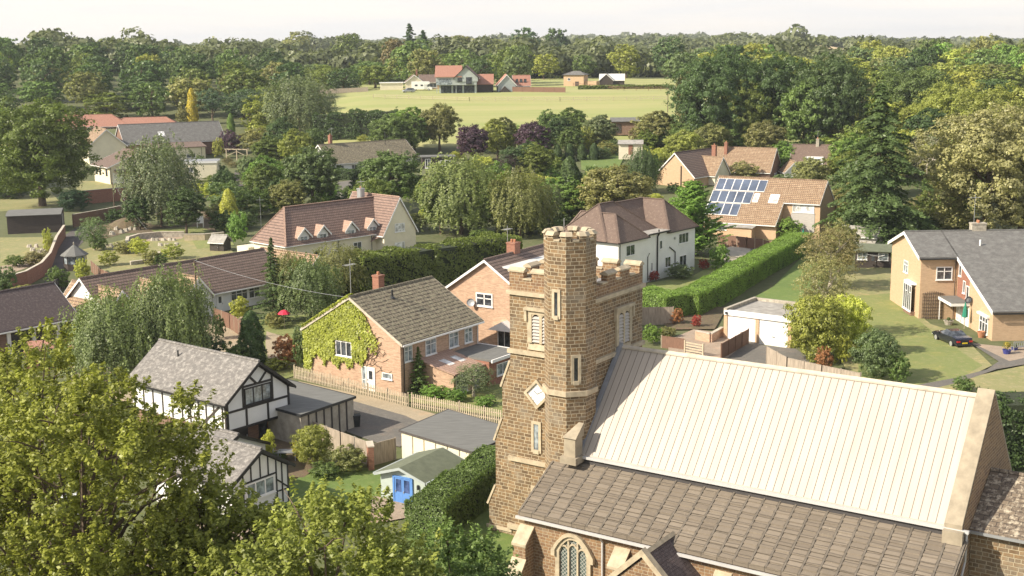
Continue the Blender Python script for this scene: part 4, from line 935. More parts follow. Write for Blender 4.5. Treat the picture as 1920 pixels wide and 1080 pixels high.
def summerhouse():
    H = thing('summerhouse', 'sage green summerhouse with bright blue double doors in the garden', 'summerhouse', (-5.81, 80.0, 0), 58)
    L, W, he, ri = 4.3, 3.7, 1.95, .6
    gable_walls(H, L, W, he, ri, 'sage_paint', z0=0); gable_roof(H, L, W, he, ri, 'felt_green', ov=.25, og=.35, t=.07, verge='grey_clad', fascia='grey_clad', ridge=False)
    P = side('W', L, W); door(H, P, 2.15, .05, .66, 1.75, 'blue_paint', panes=False); door(H, P, 1.48, .05, .66, 1.75, 'blue_paint', panes=False)
    q = MB(); pbox(q, P, 1.0, 1.14, .05, 1.9, .004, .1); pbox(q, P, 2.49, 2.63, .05, 1.9, .004, .1); pbox(q, P, 1.14, 2.49, 1.81, 1.92, .004, .1); q.build('door_frame', 'blue_paint', H)
    for a in (2.15, 1.48): q = MB(); pbox(q, P, a - .22, a + .22, .85, 1.7, .072, .085); q.build('door_pane', 'glass_blue', H)
    q = MB(); pbox(q, P, .5, .62, 1.25, 1.55, .004, .14); q.build('wall_lamp', 'plastic_black', H)
summerhouse()

def left_houses():
    H = thing('garage_house', 'dark brown tiled outbuilding with open bays and white posts at the left edge', 'building', (-50.2, 125.1, 0), 52)
    x0, L, W, he, ri = -9, 16.3, 7.6, 2.6, 2.9
    gable_walls(H, L, W, he, ri, 'brick_brown', x0=x0); ro = gable_roof(H, L, W, he, ri, 'tile_dim', x0=x0, ov=.4, og=.3, verge='white_paint')
    P = side('S', L, W)
    for a in (1.1, 3.9, 6.6):
        q = MB(); pbox(q, P, a - 1.1, a + 1.1, -.2, 2.1, .003, .02); q.build('dark_bay', 'black_paint', H)
    for a in (-.3, 2.45, 5.2): q = MB(); pbox(q, P, a - .2, a + .2, -.2, 2.35, .003, .12); q.build('post', 'white_paint', H)
    q = MB(); pbox(q, P, -.5, 7.3, 2.1, 2.3, .003, .1); q.build('beam', 'white_paint', H)
    q = MB()
    for i in range(6): pbar(q, P, 3.0 + i * .3, .6, 3.6 + i * .3, 1.3, .05, .03, .06); pbar(q, P, 3.6 + i * .3, .6, 3.0 + i * .3, 1.3, .05, .06, .09)
    q.build('trellis', 'picket_wood', H)
    # long bungalow
    H = thing('long_bungalow', 'long bungalow with brown ridged tile roof behind the weeping willows', 'house', (-43.3, 133.0, 0), 50)
    L, W, he, ri = 24.5, 7.6, 2.6, 3.0
    gable_walls(H, L, W, he, ri, 'white_render'); gable_roof(H, L, W, he, ri, 'tile_tan' if 0 else 'tile_brown', ov=.45, og=.3)
    P = side('S', L, W)
    for a, w_ in ((13.3, 1.2), (17.8, 2.4), (20.0, 1.6)): window(H, P, a, .9, w_, 1.3, 2 if w_ < 2 else 3, top=.35)
    door(H, P, 15.0, 0, .9, 2.1); pipe(H, P, 14.0, 0, 2.5, 'white_paint')
    with Frame(H, (25.0, 7.6, 0), -90):
        gable_walls(H, 10.4, 5.2, 2.6, 2.4, 'brick_brown', name='cross_wall'); gable_roof(H, 10.4, 5.2, 2.6, 2.4, 'tile_tan', ov=.3, og=.2, name='cross_roof')
    for (u, ln, wd, h2, r2) in ((-.5, 9.2, 3.4, 2.7, 2.0), (4.6, 9.6, 3.6, 2.6, 2.1), (9.6, 8.8, 3.4, 2.6, 2.0)):
        with Frame(H, (u, 7.6, 0), -90):
            gable_walls(H, ln, wd, h2, r2, 'brick_pink' if u < 0 else 'white_render', name='gabled_bay'); gable_roof(H, ln, wd, h2, r2, 'tile_tan', ov=.25, og=.2, name='bay_roof')
            window(H, side('E', ln, wd), wd / 2, 1.2 if u < 0 else 2.3, 1.2, 1.2, 2)
    with Frame(H, (16.5, 7.9, 0), 0):
        gable_walls(H, 10, 5.5, 2.4, 1.3, 'brick_brown', name='rear_wall'); gable_roof(H, 10, 5.5, 2.4, 1.3, 'tile_brown', ov=.3, og=.2, name='rear_roof', verge=None)
    H = thing('brick_gable_house', 'pink brick gable with white bargeboards beside the dark outbuilding', 'house', (-40.6, 129.2, 0), 6)
    gable_walls(H, 4.2, 4.6, 2.3, 2.4, 'brick_pink'); gable_roof(H, 4.2, 4.6, 2.3, 2.4, 'tile_tan', ov=.2, og=.2)
    H.rotation_euler.z = R(-75)
    # brick garden buildings in front of the outbuilding
    for lx, ly, w_, d_, h, lab in ((-46.0, 117.6, 4.2, 2.4, 1.9, 'low brick wall block in front of the open bays'),):
        K = thing('brick_store', 'small red brick store with flat sunlit roof before the open bays', 'outbuilding', (lx, ly, 0), 12)
        q = MB(); q.box(0, w_, 0, d_, -.2, h); q.build('wall', 'brick_red', K); q = MB(); q.slab((-.15, -.15, h + .02), (w_ + .15, -.15, h + .02), (w_ + .15, d_ + .15, h + .5), (-.15, d_ + .15, h + .5), .1); q.build('roof', 'tile_red', K); door(K, side('S', w_, d_), 1.5, 0, .8, 1.7, 'dark_wood', panes=False)
left_houses()

def hall_complex():
    # cream building with lit wall and shallow gable
    H = thing('cream_hall', 'cream walled building with brown gabled roof left of the grey birch', 'building', (-92.3, 292.0, .6), -34)
    c = atz(205, 311, 4.3); e = Vector((math.cos(R(-62)), math.sin(R(-62)))); L, W, he, ri = 9.5, 15, 3.2, 2.9
    H.rotation_euler.z = R(-52); e = Vector((math.cos(R(-52)), math.sin(R(-52)))); H.location = (c.x - e.x * L, c.y - e.y * L, .9)
    gable_walls(H, L, W, he, ri, 'cream_render', z0=-1.3); gable_roof(H, L, W, he, ri, 'tile_plain', ov=.6, og=.6)
    P = side('S', L, W)
    for a in (1.6, 3.8, 7.6): window(H, P, a, 1.1, 1.0, 1.4, 2, frame='plastic_black')
    P = side('E', L, W); q = MB(); q.slab((L, 1, 2.3), (L + 1.6, 1, 1.9), (L + 1.6, 12, 1.9), (L, 12, 2.3), -.12); q.build('canopy', 'tile_brown', H)
    q = MB(); pbox(q, P, .6, 3.0, -.6, 1.8, .003, .05); q.build('shutter_door', 'white_paint', H); pipe(H, P, .2, -1, 3)
    # long grey roofed range
    H = thing('grey_roofed_hall', 'long hall with grey roof and cream walls behind the birch', 'building', (-96.64, 322, 3), 28)
    L, W, he, ri = 25.5, 12, 3.4, 4.3
    gable_walls(H, L, W, he, ri, 'brick_brown', z0=-3); gable_roof(H, L, W, he, ri, 'slate_grey', ov=.4, og=.2, fascia='white_paint')
    with Frame(H, (-9, 12, 0), -90):
        gable_walls(H, 13, 9, 3.2, 3.9, 'cream_render', z0=-3, name='cross_wing'); gable_roof(H, 13, 9, 3.2, 3.9, 'tile_tan', ov=.4, og=.4, name='cross_wing_roof')
    q = MB(); q.box(4.5, 18.5, -6.5, -.002, -3, 2.35); q.build('front_range', 'cream_render', H); q = MB(); q.slab((4.2, -6.9, 2.36), (18.9, -6.9, 2.36), (18.9, -.01, 3.3), (4.2, -.01, 3.3), .15); q.build('front_roof', 'tile_brown', H)
    P = lambda a, z, d=0: Vector((a, -6.5 - d, z)); window(H, P, 14.8, -.4, 2.2, 1.0, 2); pipe(H, P, 17.5, -2.5, 2.2)
    q = MB(); S = lambda u, v: Vector((u, v, he + v / 6 * ri + .22)); q.slab(S(9, 1.6), S(10.6, 1.6), S(10.6, 3.2), S(9, 3.2), .12); q.build('skylight', 'glass_pale', H)
    # cream box
    c = atz(409, 349, 0); H = thing('cream_block', 'plain cream flat roofed block to the right of the birch', 'building', (c.x - 7.2, c.y - 1.0, 0), 6)
    q = MB(); q.box(0, 7.2, 0, 6, -.3, 5.1); q.build('wall', 'cream_render', H); q = MB(); q.box(-.15, 7.35, -.15, 6.1, 5.102, 5.5); q.build('fascia', 'white_paint', H); q = MB(); q.box(0, 7.2, 0, 5.95, 5.502, 5.56); q.build('flat_roof', 'lead', H)
    window(H, side('S', 7.2, 6), 1.5, 3.2, 1.3, 1.1, 2)
    # red roof behind
    H = thing('red_roofed_house', 'long low house with bright orange red tiled roof behind the hall', 'house', (-128, 372, 5.2), 12)
    L, W, he, ri = 17, 11, 2.4, 3.3
    w = MB(); w.box(0, L + 14, 0, W, -4, he); w.build('wall', 'brick_red', H); hip_roof(H, -6, L, 0, W, he, ri, 'tile_red', 4, 5.5, fascia='white_paint'); hip_roof(H, L - 5, L + 14, 1, W - 1, he, 2.2, 'tile_red', 4, 4, fascia='white_paint', name='lower_roof'); chimney(H, 2, 4, 3.5, 6.2, 'brick_red')
    for x in (1, 6, 12): window(H, side('S', L, W), x, .8, 1.5, 1.2, 2)
    # mid bungalow
    H = thing('mossy_bungalow', 'bungalow with mottled brown tiled roof in the middle distance', 'house', (-39.4, 282.4, 2), 38)
    L, W, he, ri = 22.5, 10.4, 2.6, 3.6
    gable_walls(H, L, W, he, ri, 'white_render', z0=-2); gable_roof(H, L, W, he, ri, 'tile_mossy', ov=.5, og=.4); P = side('S', L, W)
    for a in (2, 6, 10, 15): window(H, P, a, .6, 2.0, 1.3, 3)
    chimney(H, 3, 5.6, 5.6, 8.3); aerial(H, 3.4, 5.6, 6.5, 3.5); q = MB(); q.tube([(16.5, 4, 5), (16.5, 4, 8.5)], .08, 5); q.build('flue', 'plastic_black', H)
    # black timber cabin with white windows
    p = atd(800, 290, 285); p.z = terr(0, 285); H = thing('black_cabin', 'black timber garden cabin with white framed windows beside the purple tree', 'cabin', p, 8)
    q = MB(); q.box(-1, 6.2, 0, 4, -1, 2.5); q.build('wall', 'dark_wood', H); q = MB(); q.box(-1.3, 6.5, -.3, 4.2, 2.5, 2.7); q.build('flat_roof', 'felt_grey', H)
    window(H, side('S', 6, 4), .2, .1, 1.2, 2.1, 2, fw=.14); window(H, side('S', 6, 4), 4.1, .5, 2.2, 1.3, 4, fw=.14)
    # tan houses behind the solar house
    H = thing('tan_roofed_house', 'tan tiled house with tall brick gable behind the bright green conifer', 'house', (36.2, 252.5, 0.8), 50)
    L, W, he, ri = 13, 9.0, 3.0, 4.4
    gable_walls(H, L, W, he, ri, 'brick_orange', z0=-1.5); gable_roof(H, L, W, he, ri, 'tile_brown', ov=.3, og=.2)
    with Frame(H, (5.5, 6, 0), -90):
        gable_walls(H, 7.5, 5.5, 3.0, 3.2, 'cream_render', z0=-1.5, name='cross_wing'); gable_roof(H, 7.5, 5.5, 3.0, 3.2, 'tile_tan', ov=.3, og=.2, name='cross_roof')
    q = MB(); q.tube([(-.1, 3, 1), (-.1, 3, 5)], .1, 5); q.build('flue', 'plastic_black', H); chimney(H, 11.5, 2.4, 4, 8.4)
    H = thing('tan_roofed_house', 'wide tan roofed house with dark gable end behind the solar panels', 'house', (41.6, 266.1, 1.0), -26)
    L, W, he, ri = 12.5, 9, 2.8, 4.3
    gable_walls(H, L, W, he, ri, 'brick_brown', z0=-1.5); gable_roof(H, L, W, he, ri, 'tile_tan', ov=.3, og=.15); chimney(H, 2.2, 3.4, 5, 8.3); window(H, side('E', L, W), 4.5, 1.0, 2.0, 1.2, 4, fw=.12)
    with Frame(H, (13, 6, 0), -60): gable_walls(H, 4, 4, 2.6, 2.0, 'white_render', z0=-1.5, name='rear_gable'); gable_roof(H, 4, 4, 2.6, 2.0, 'tile_tan', ov=.2, og=.2, name='rear_roof')
    H = thing('brown_roofed_house', 'house with brown roof and white dormer window beside the tall spruce', 'house', (57.6, 264.2, 1), -20)
    L, W, he, ri = 9, 8.6, 3, 4.6
    gable_walls(H, L, W, he, ri, 'brick_brown', z0=-1.5); gable_roof(H, L, W, he, ri, 'tile_plain', ov=.3, og=.2); chimney(H, 5, 4.3, 6.5, 9, 'grey_stone'); aerial(H, 5, 4.3, 8.8, 2)
    q = MB(); q.box(3, 6.6, .8, 3, 3.6, 5.5); q.build('dormer', 'white_render', H); window(H, lambda a, z, d=0: Vector((a, .8 - d, z)), 4.8, 4.0, 2.6, 1.2, 4)
    # white curved gable
    p = atd(1440, 288, 300); H = thing('white_gabled_building', 'white building with a curved gable half hidden in the trees', 'building', (p.x, p.y, p.z - 2.2), -20)
    prof = [(-4.5, 0), (-4.5, .6), (-2.5, 1.5), (-.6, 2.8), (.2, 4.2), (1.0, 5.0), (1.9, 5.1), (2.6, 4.4), (2.9, 3.0), (3, 0)]
    q = MB(); q.extr([(x, 0, z - 1) for x, z in prof], (0, .6, 0)); q.build('gable_wall', 'white_render', H); q = MB(); q.extr([(1.0, -.02, 1.2), (2.3, -.02, 1.2), (2.3, -.02, 3.0), (1.65, -.02, 3.7), (1.0, -.02, 3.0)], (0, -.03, 0)); q.build('arched_window', 'black_paint', H)
    q = MB(); q.box(-12, 2.6, .602, 6, -1, 1.6); q.build('wall', 'white_render', H); q = MB(); q.slab((-12.3, .7, 1.6), (2, .7, 1.6), (2, 3.3, 3.4), (-12.3, 3.3, 3.4), .2); q.slab((-12.3, 5.9, 1.6), (-12.3, 3.3, 3.4), (2, 3.3, 3.4), (2, 5.9, 1.6), .2); q.build('roof', 'slate_grey', H)
hall_complex()

def field_buildings():
    # modern house on the field
    H = thing('modern_house', 'modern farmhouse with orange roof, grey cladding and glazed ground floor in the field', 'house', (-24.4, 428, terr(0, 428) - .2), 0)
    L, W = 13.4, 11; q = MB(); q.box(0, L, 0, W, 2.9, 5.6); q.build('upper_wall', 'grey_clad', H); q = MB(); q.box(1.0, L - .2, 1.2, W, -1, 2.898); q.build('lower_wall', 'grey_clad', H)
    for u0, u1 in ((1.6, 5.0), (5.6, 8.6), (9.2, 12.6)): window(H, lambda a, z, d=0: Vector((a, 1.2 - d, z)), (u0 + u1) / 2, .1, u1 - u0, 2.6, 2, frame='plastic_black', sill=False, name='glazed_wall')
    for u in (.15, 6.5, L - .3): q = MB(); q.box(u, u + .2, .1, .3, -1, 2.9); q.build('column', 'grey_clad', H)
    P = side('S', L, W); window(H, P, 3.0, 3.1, 3.6, 1.9, 3, frame='plastic_black', sill=False, glassm='glass_mid'); window(H, P, 7.8, 4.0, 1.5, 1.2, 2, frame='plastic_black'); window(H, P, 10.9, 3.2, 1.9, 2.2, 2, frame='plastic_black')
    q = MB(); pbox(q, P, .1, 5.4, 2.95, 4.0, .6, .64); q.build('balcony_glass', 'glass_mid', H)
    # left roof: ridge runs across, then a gable to the front
    q = MB(); q.extr([(-.4, -.5, 5.45), (-.4, 5.5, 9.0), (-.4, 5.5, 9.2), (-.4, -.5, 5.65)], (9, 0, 0)); q.extr([(-.4, 11.4, 5.45), (-.4, 5.5, 9.0), (-.4, 5.5, 9.2), (-.4, 11.4, 5.65)], (9, 0, 0)); q.build('roof', 'tile_red', H)
    with Frame(H, (6.2, 14, 0), -90):
        gable_walls(H, 14.2, 7.6, 5.4, 3.5, 'grey_clad', z0=4, name='front_gable'); gable_roof(H, 14.2, 7.6, 5.4, 3.5, 'tile_rust', ov=.5, og=.4, name='gable_roof', verge='plastic_black')
    window(H, lambda a, z, d=0: Vector((a, -.2 - d, z)), 10.9, 3.2, 1.9, 2.2, 2, frame='plastic_black'); window(H, lambda a, z, d=0: Vector((a, -.2 - d, z)), 7.9, 4.1, 1.5, 1.1, 2, frame='plastic_black')
    q = MB(); q.box(L, L + 5.4, 5, 12, -1, 3.0); q.build('side_wing', 'dark_wood', H); q = MB(); q.slab((L, 4.7, 2.9), (L + 5.6, 4.7, 2.9), (L + 5.6, 9, 6.2), (L, 9, 6.2), .2); q.build('side_roof', 'tile_red', H)
    q = MB(); q.box(-3, 20, -3, 1, -1, -.05); q.build('terrace', 'pale_concrete', H)
    z = terr(0, 436)
    H = thing('barn_annexe', 'grey clad annexe with orange roof and dark dormers right of the modern house', 'house', (-4.0, 434, z - .3), 4)
    with Frame(H, (0, 9, 0), -90): gable_walls(H, 9, 6, 2.6, 3.2, 'grey_clad', z0=-1, name='gable_wing'); gable_roof(H, 9, 6, 2.6, 3.2, 'tile_red', ov=.4, og=.3, name='gable_roof')
    gable_walls(H, 5.5, 6, 2.4, 3.0, 'dark_wood', x0=5.5, y0=2, z0=-1); gable_roof(H, 5.5, 6, 2.4, 3.0, 'tile_red', x0=5.5, y0=2, ov=.4, og=.3)
    for u in (6.6, 8.0, 9.4): window(H, lambda a, z, d=0: Vector((a, 2.6 - d, z)), u, 3.3, .9, 1.1, 1, frame='plastic_black', name='dormer_window')
    q = MB(); q.extr([(-.5, -2.5, -.5), (5.0, -2.5, -.5), (2.2, -2.5, 2.2)], (0, 2.4, 0)); q.build('dark_lean_to', 'dark_wood', H)
    # pink bungalow left of it
    H = thing('pale_bungalow', 'pale bungalow with brown roof among shrubs left of the modern house', 'house', (-36.5, 455, terr(0, 455) - .3), 6)
    with Frame(H, (0, 9, 0), -90): gable_walls(H, 9, 6, 3.0, 2.3, 'cream_render', z0=-1, name='gable_wing'); gable_roof(H, 9, 6, 3.0, 2.3, 'tile_brown', ov=.4, og=.3, name='gable_roof')
    gable_walls(H, 12, 6, 3, 2.2, 'brick_orange', x0=5, y0=1.5, z0=-1); gable_roof(H, 12, 6, 3, 2.2, 'tile_brown', x0=5, y0=1.5, ov=.4, og=.3); window(H, lambda a, z, d=0: Vector((a, 1.5 - d, z)), 9, .9, 3.4, 1.5, 3); chimney(H, 4, 5, 5, 7)
    q = MB(); q.box(-9, -1, 1, 5, -1, 2.6); q.build('garage', 'cream_render', H); q = MB(); q.box(-9.3, -.8, .7, 5.2, 2.6, 2.9); q.build('garage_roof', 'white_paint', H)
    # sandy farm building and dark barn
    H = thing('sandy_farm_building', 'sandy coloured two storey building beside the dark barn across the field', 'building', (19.5, 470, terr(0, 470) - .6), -18)
    q = MB(); q.box(0, 7.5, 0, 6, -1, 4.6); q.build('wall', 'brick_orange', H); hip_roof(H, 0, 7.5, 0, 6, 4.6, 1.3, 'slate_grey', 3, 2.6); window(H, side('S', 7.5, 6), 2, 2.5, 1, 1, 2); door(H, side('S', 7.5, 6), 5, 0, 1.4, 2.2, 'dark_wood', panes=False)
    q = MB(); q.box(7.6, 12, 1, 5, -1, 2.3); q.build('side_shed', 'brick_orange', H)
    H = thing('dark_barn', 'dark timber barn with pale metal roof beyond the field', 'barn', (32.8, 474, terr(0, 474) - .5), -6)
    gable_walls(H, 9, 6, 2.3, 2.0, 'dark_wood', z0=-1); gable_roof(H, 9, 6, 2.3, 2.0, 'grp_white', ov=.3, og=.2, verge=None)
    with Frame(H, (0, 6.5, 0), -90): gable_walls(H, 8, 5, 2.3, 2.2, 'dark_wood', z0=-1, name='gable_wing'); gable_roof(H, 8, 5, 2.3, 2.2, 'slate_grey', ov=.3, og=.2, name='gable_roof')
    # stable and pale shed this side of the field
    p = atd(1146, 246, 330); H = thing('field_stable', 'low brown stable with grey roof at the near edge of the field', 'stable', (p.x, p.y, p.z), -4)
    q = MB(); q.box(0, 7, 0, 4, -1, 2.6); q.build('wall', 'brick_brown', H); q = MB(); q.slab((-.3, -.6, 2.5), (7.3, -.6, 2.5), (7.3, 4, 3.3), (-.3, 4, 3.3), .15); q.build('roof', 'slate_grey', H); door(H, side('S', 7, 4), 2, -.5, 1.2, 2.2, 'dark_wood', panes=False)
    p = atd(1160, 290, 272); H = thing('pale_shed', 'cream garden shed with brown door and pale roof beside the lawn', 'shed', (p.x, p.y, p.z), -6)
    q = MB(); q.box(0, 5, 0, 3, -1, 2.3); q.build('wall', 'cream_render', H); q = MB(); q.slab((-.2, -.4, 2.3), (5.2, -.4, 2.3), (5.2, 3.2, 2.9), (-.2, 3.2, 2.9), .12); q.build('roof', 'felt_pale', H); door(H, side('S', 5, 3), 2.5, 0, .9, 2.0, 'brick_red', panes=False)
    # far roofs above the left wood
    for px, y, lab, m_ in ((492, 640, 'distant pale roofed farm shed above the left woodland', 'felt_pale'),):
        p = atd(px, 100, y); H = thing('farm_shed', lab, 'barn', (p.x, p.y, p.z - 5.2), 10); gable_walls(H, 12, 8, 3, 1.6, 'cream_render', z0=-12); gable_roof(H, 12, 8, 3, 1.6, m_, ov=.3, og=.2, verge=None)
field_buildings()

def sheds():
    c0, c1 = at(15, 441), at(103, 438); d = (c1 - c0); L = 8.4; th = math.degrees(math.atan2(d.y, d.x))
    H = thing('timber_shed', 'dark weathered timber shed with curved felt roof and pale side door', 'shed', (c0.x, c0.y, 0), th)
    W = 7.5; w = MB(); n = 13
    w.box(.05, L - .05, .05, W, -.3, 2.95)
    for i in range(n): w.extr([(0, .05, i * .225), (0, -.04, i * .225), (0, .01, i * .225 + .24), (0, .05, i * .225 + .24)], (L, 0, 0))
    w.build('wall', 'dark_wood', H); r_ = MB()
    prof = [(-.3 + (W + .6) * i / 8, 2.96 + .45 * math.sin(math.pi * i / 8)) for i in range(9)]; r_.extr([(-.15, a, b) for a, b in prof] + [(-.15, a, b + .08) for a, b in reversed(prof)], (L + .3, 0, 0)); r_.build('roof', 'felt_grey', H)
    door(H, side('E', L, W), 3.2, .2, 1.6, 2.4, 'weatherboard', panes=False)
    H = thing('garden_hut', 'dark brown garden hut with green glazed front near the orange house', 'shed', (46.1, 169.4, 0), -16)
    q = MB(); q.box(0, 4.6, 0, 4.5, -.2, 2.3); q.build('wall', 'dark_wood', H); q = MB(); q.slab((-.3, -.6, 2.35), (5, -.6, 2.35), (5, 2.2, 3.0), (-.3, 2.2, 3.0), .1); q.slab((-.3, 4.8, 2.35), (-.3, 2.2, 3.0), (5, 2.2, 3.0), (5, 4.8, 2.35), .1); q.build('roof', 'felt_green', H)
    P = side('S', 4.6, 4.5); window(H, P, .9, 1.1, 1.3, 1.0, 2, glassm='glass_mid'); window(H, P, 3.6, 1.1, 1.3, 1.0, 1, glassm='glass_mid'); door(H, P, 2.3, 0, .9, 2.0, 'dark_wood')
    p = at(1570, 470); H = thing('grey_roofed_shed', 'old grey roofed garden shed behind the brown leaved tree', 'shed', (p.x, p.y, 0), -30)
    gable_walls(H, 5.5, 4, 2.2, 1, 'weatherboard'); gable_roof(H, 5.5, 4, 2.2, 1, 'felt_pale', ov=.25, og=.2, verge=None); door(H, side('S', 5.5, 4), 2, 0, .9, 1.9, 'dark_wood', panes=False)
    p = at(410, 472); H = thing('small_hut', 'small dark garden hut with grey gabled roof beyond the bungalow', 'shed', (p.x - 1.3, p.y, 0), -20)
    gable_walls(H, 2.4, 2, 1.4, .8, 'dark_wood'); gable_roof(H, 2.4, 2, 1.4, .8, 'felt_pale', ov=.2, og=.2, verge=None); door(H, side('S', 2.4, 2), 1.2, 0, .7, 1.3, 'dark_wood', panes=False)
    # octagonal gazebo
    p = Vector((-60.3, 174.4, 0)); H = thing('gazebo', 'octagonal summer gazebo with grey felt roof beside the drive', 'gazebo', p)
    r8 = 1.5; oc = [(r8 * math.cos(R(22.5 + 45 * k)), r8 * math.sin(R(22.5 + 45 * k))) for k in range(8)]
    q = MB(); q.prism(oc, 0, .9); q.build('panel_wall', 'dark_wood', H)
    for k in range(8):
        q = MB(); q.beam((*oc[k], .9), (*oc[k], 2.1), .1); q.build('post', 'dark_wood', H)
    q = MB(); q.prism([(x * .93, y * .93) for x, y in oc], .9, 2.05); q.build('glazing', 'glass_mid', H)
    q = MB(); R2 = [(x * 1.25, y * 1.25) for x, y in oc]
    for k in range(8): j = (k + 1) % 8; q.face([(*R2[k], 2.1), (*R2[j], 2.1), (0, 0, 3.5)])
    q.prism(R2, 2.0, 2.098); q.build('roof', 'felt_grey', H); q = MB(); q.lathe([(.08, 3.42), (.1, 3.7), (0, 3.9)], 8); q.build('finial', 'grey_stone', H)
sheds()

# ------------------------------------------------------------------ foliage: many small leaves spread over lobes and clumps
def unit(a): return a / np.maximum(1e-9, np.linalg.norm(a, axis=1, keepdims=True))
def leaf_object(name, C_, Nn, S, lv, asp=.62, parent=None, color=(.08, .12, .04), rng=None, mat='leaves'):
    rng = rng or np.random.default_rng(1); n = len(C_)
    r_ = unit(rng.normal(size=(n, 3))); t = unit(np.cross(Nn, r_)); b_ = np.cross(Nn, t); S = S[:, None]
    V = np.stack([C_ - t * S, C_ - b_ * S * asp, C_ + t * S, C_ + b_ * S * asp], 1).reshape(-1, 3).astype(np.float32)
    me = bpy.data.meshes.new(name); me.vertices.add(4 * n); me.vertices.foreach_set('co', V.ravel())
    me.loops.add(4 * n); me.loops.foreach_set('vertex_index', np.arange(4 * n, dtype=np.int32))
    me.polygons.add(n); me.polygons.foreach_set('loop_start', np.arange(0, 4 * n, 4, dtype=np.int32))
    me.update(calc_edges=True)
    a = me.attributes.new('lv', 'FLOAT', 'POINT'); a.data.foreach_set('value', np.repeat(np.clip(lv, 0, 1), 4).astype(np.float32))
    me.materials.append(MATS[mat]); o = bpy.data.objects.new(name, me); col.objects.link(o); o.color = (*color, 1)
    if parent: o.parent = parent
    return o
def clumps(rng, lobes, nclump, nleaf, size, crown_c, cr=.34, flat=0.0, up=.25, spread=.5, hang=0.0):
    """lobes: (x,y,z,rx,ry,rz). Each carries clumps; each clump carries leaves facing outward."""
    Cs, Ns, Ss, Ls = [], [], [], []
    for (x, y, z, rx, ry, rz) in lobes:
        lr = (rx + ry + rz) / 3; base = rng.uniform(.25, .75)
        d = unit(rng.normal(size=(nclump, 3)) + np.array([0, 0, .35])); cc = np.array([x, y, z]) + d * np.array([rx, ry, rz]) * rng.uniform(.72, 1.05, (nclump, 1))
        for c, dd in zip(cc, d):
            k = max(3, int(nleaf * rng.uniform(.6, 1.4))); r = lr * cr * rng.uniform(.6, 1.35)
            e = unit(rng.normal(size=(k, 3)) + dd * .5); rad = r * rng.uniform(.35, 1.1, (k, 1)); p = c + e * rad * np.array([1, 1, 1 - flat])
            if hang: p[:, 2] -= rng.uniform(0, hang, k) * lr
            out = unit((p - crown_c) * .6 / max(lr, 1e-6) * .3 + e * .9 + np.array([0, 0, up]) + rng.normal(size=(k, 3)) * spread)
            Cs.append(p); Ns.append(out); Ss.append(size * rng.uniform(.6, 1.3, k)); Ls.append(np.clip(base + rng.normal() * .13 + rng.normal(size=k) * .2, 0, 1))
    return np.concatenate(Cs), np.concatenate(Ns), np.concatenate(Ss), np.concatenate(Ls)
def trunk_mb(h, r, limbs, rng, spread=.3, top=.75):
    t = MB(); pts = [(0, 0, -.03 * h)]; n = 5
    for i in range(1, n): pts.append((rng.normal() * .012 * h, rng.normal() * .012 * h, top * h * i / (n - 1)))
    t.tube(pts, [r * (1.25 if i == 0 else 1 - .75 * i / (n - 1)) for i in range(n)], 8)
    for k in range(limbs):
        z0 = h * rng.uniform(.25, .55); a = 2 * math.pi * (k + rng.uniform(0, .5)) / limbs; l = spread * rng.uniform(.7, 1.1)
        z1 = z0 + h * rng.uniform(.12, .3); p1 = (l * .55 * math.cos(a), l * .55 * math.sin(a), (z0 + z1) / 2 + .02 * h); p2 = (l * math.cos(a + .2), l * math.sin(a + .2), z1)
        t.tube([(0, 0, z0), p1, p2], [r * .45, r * .3, r * .08], 5)
        for j in (-1, 1): t.tube([p1, ((p1[0] + p2[0]) / 2 + j * .05 * h, (p1[1] + p2[1]) / 2 - j * .04 * h, z1 + .06 * h)], [r * .2, r * .05], 4)
    return t
PROTO = {}
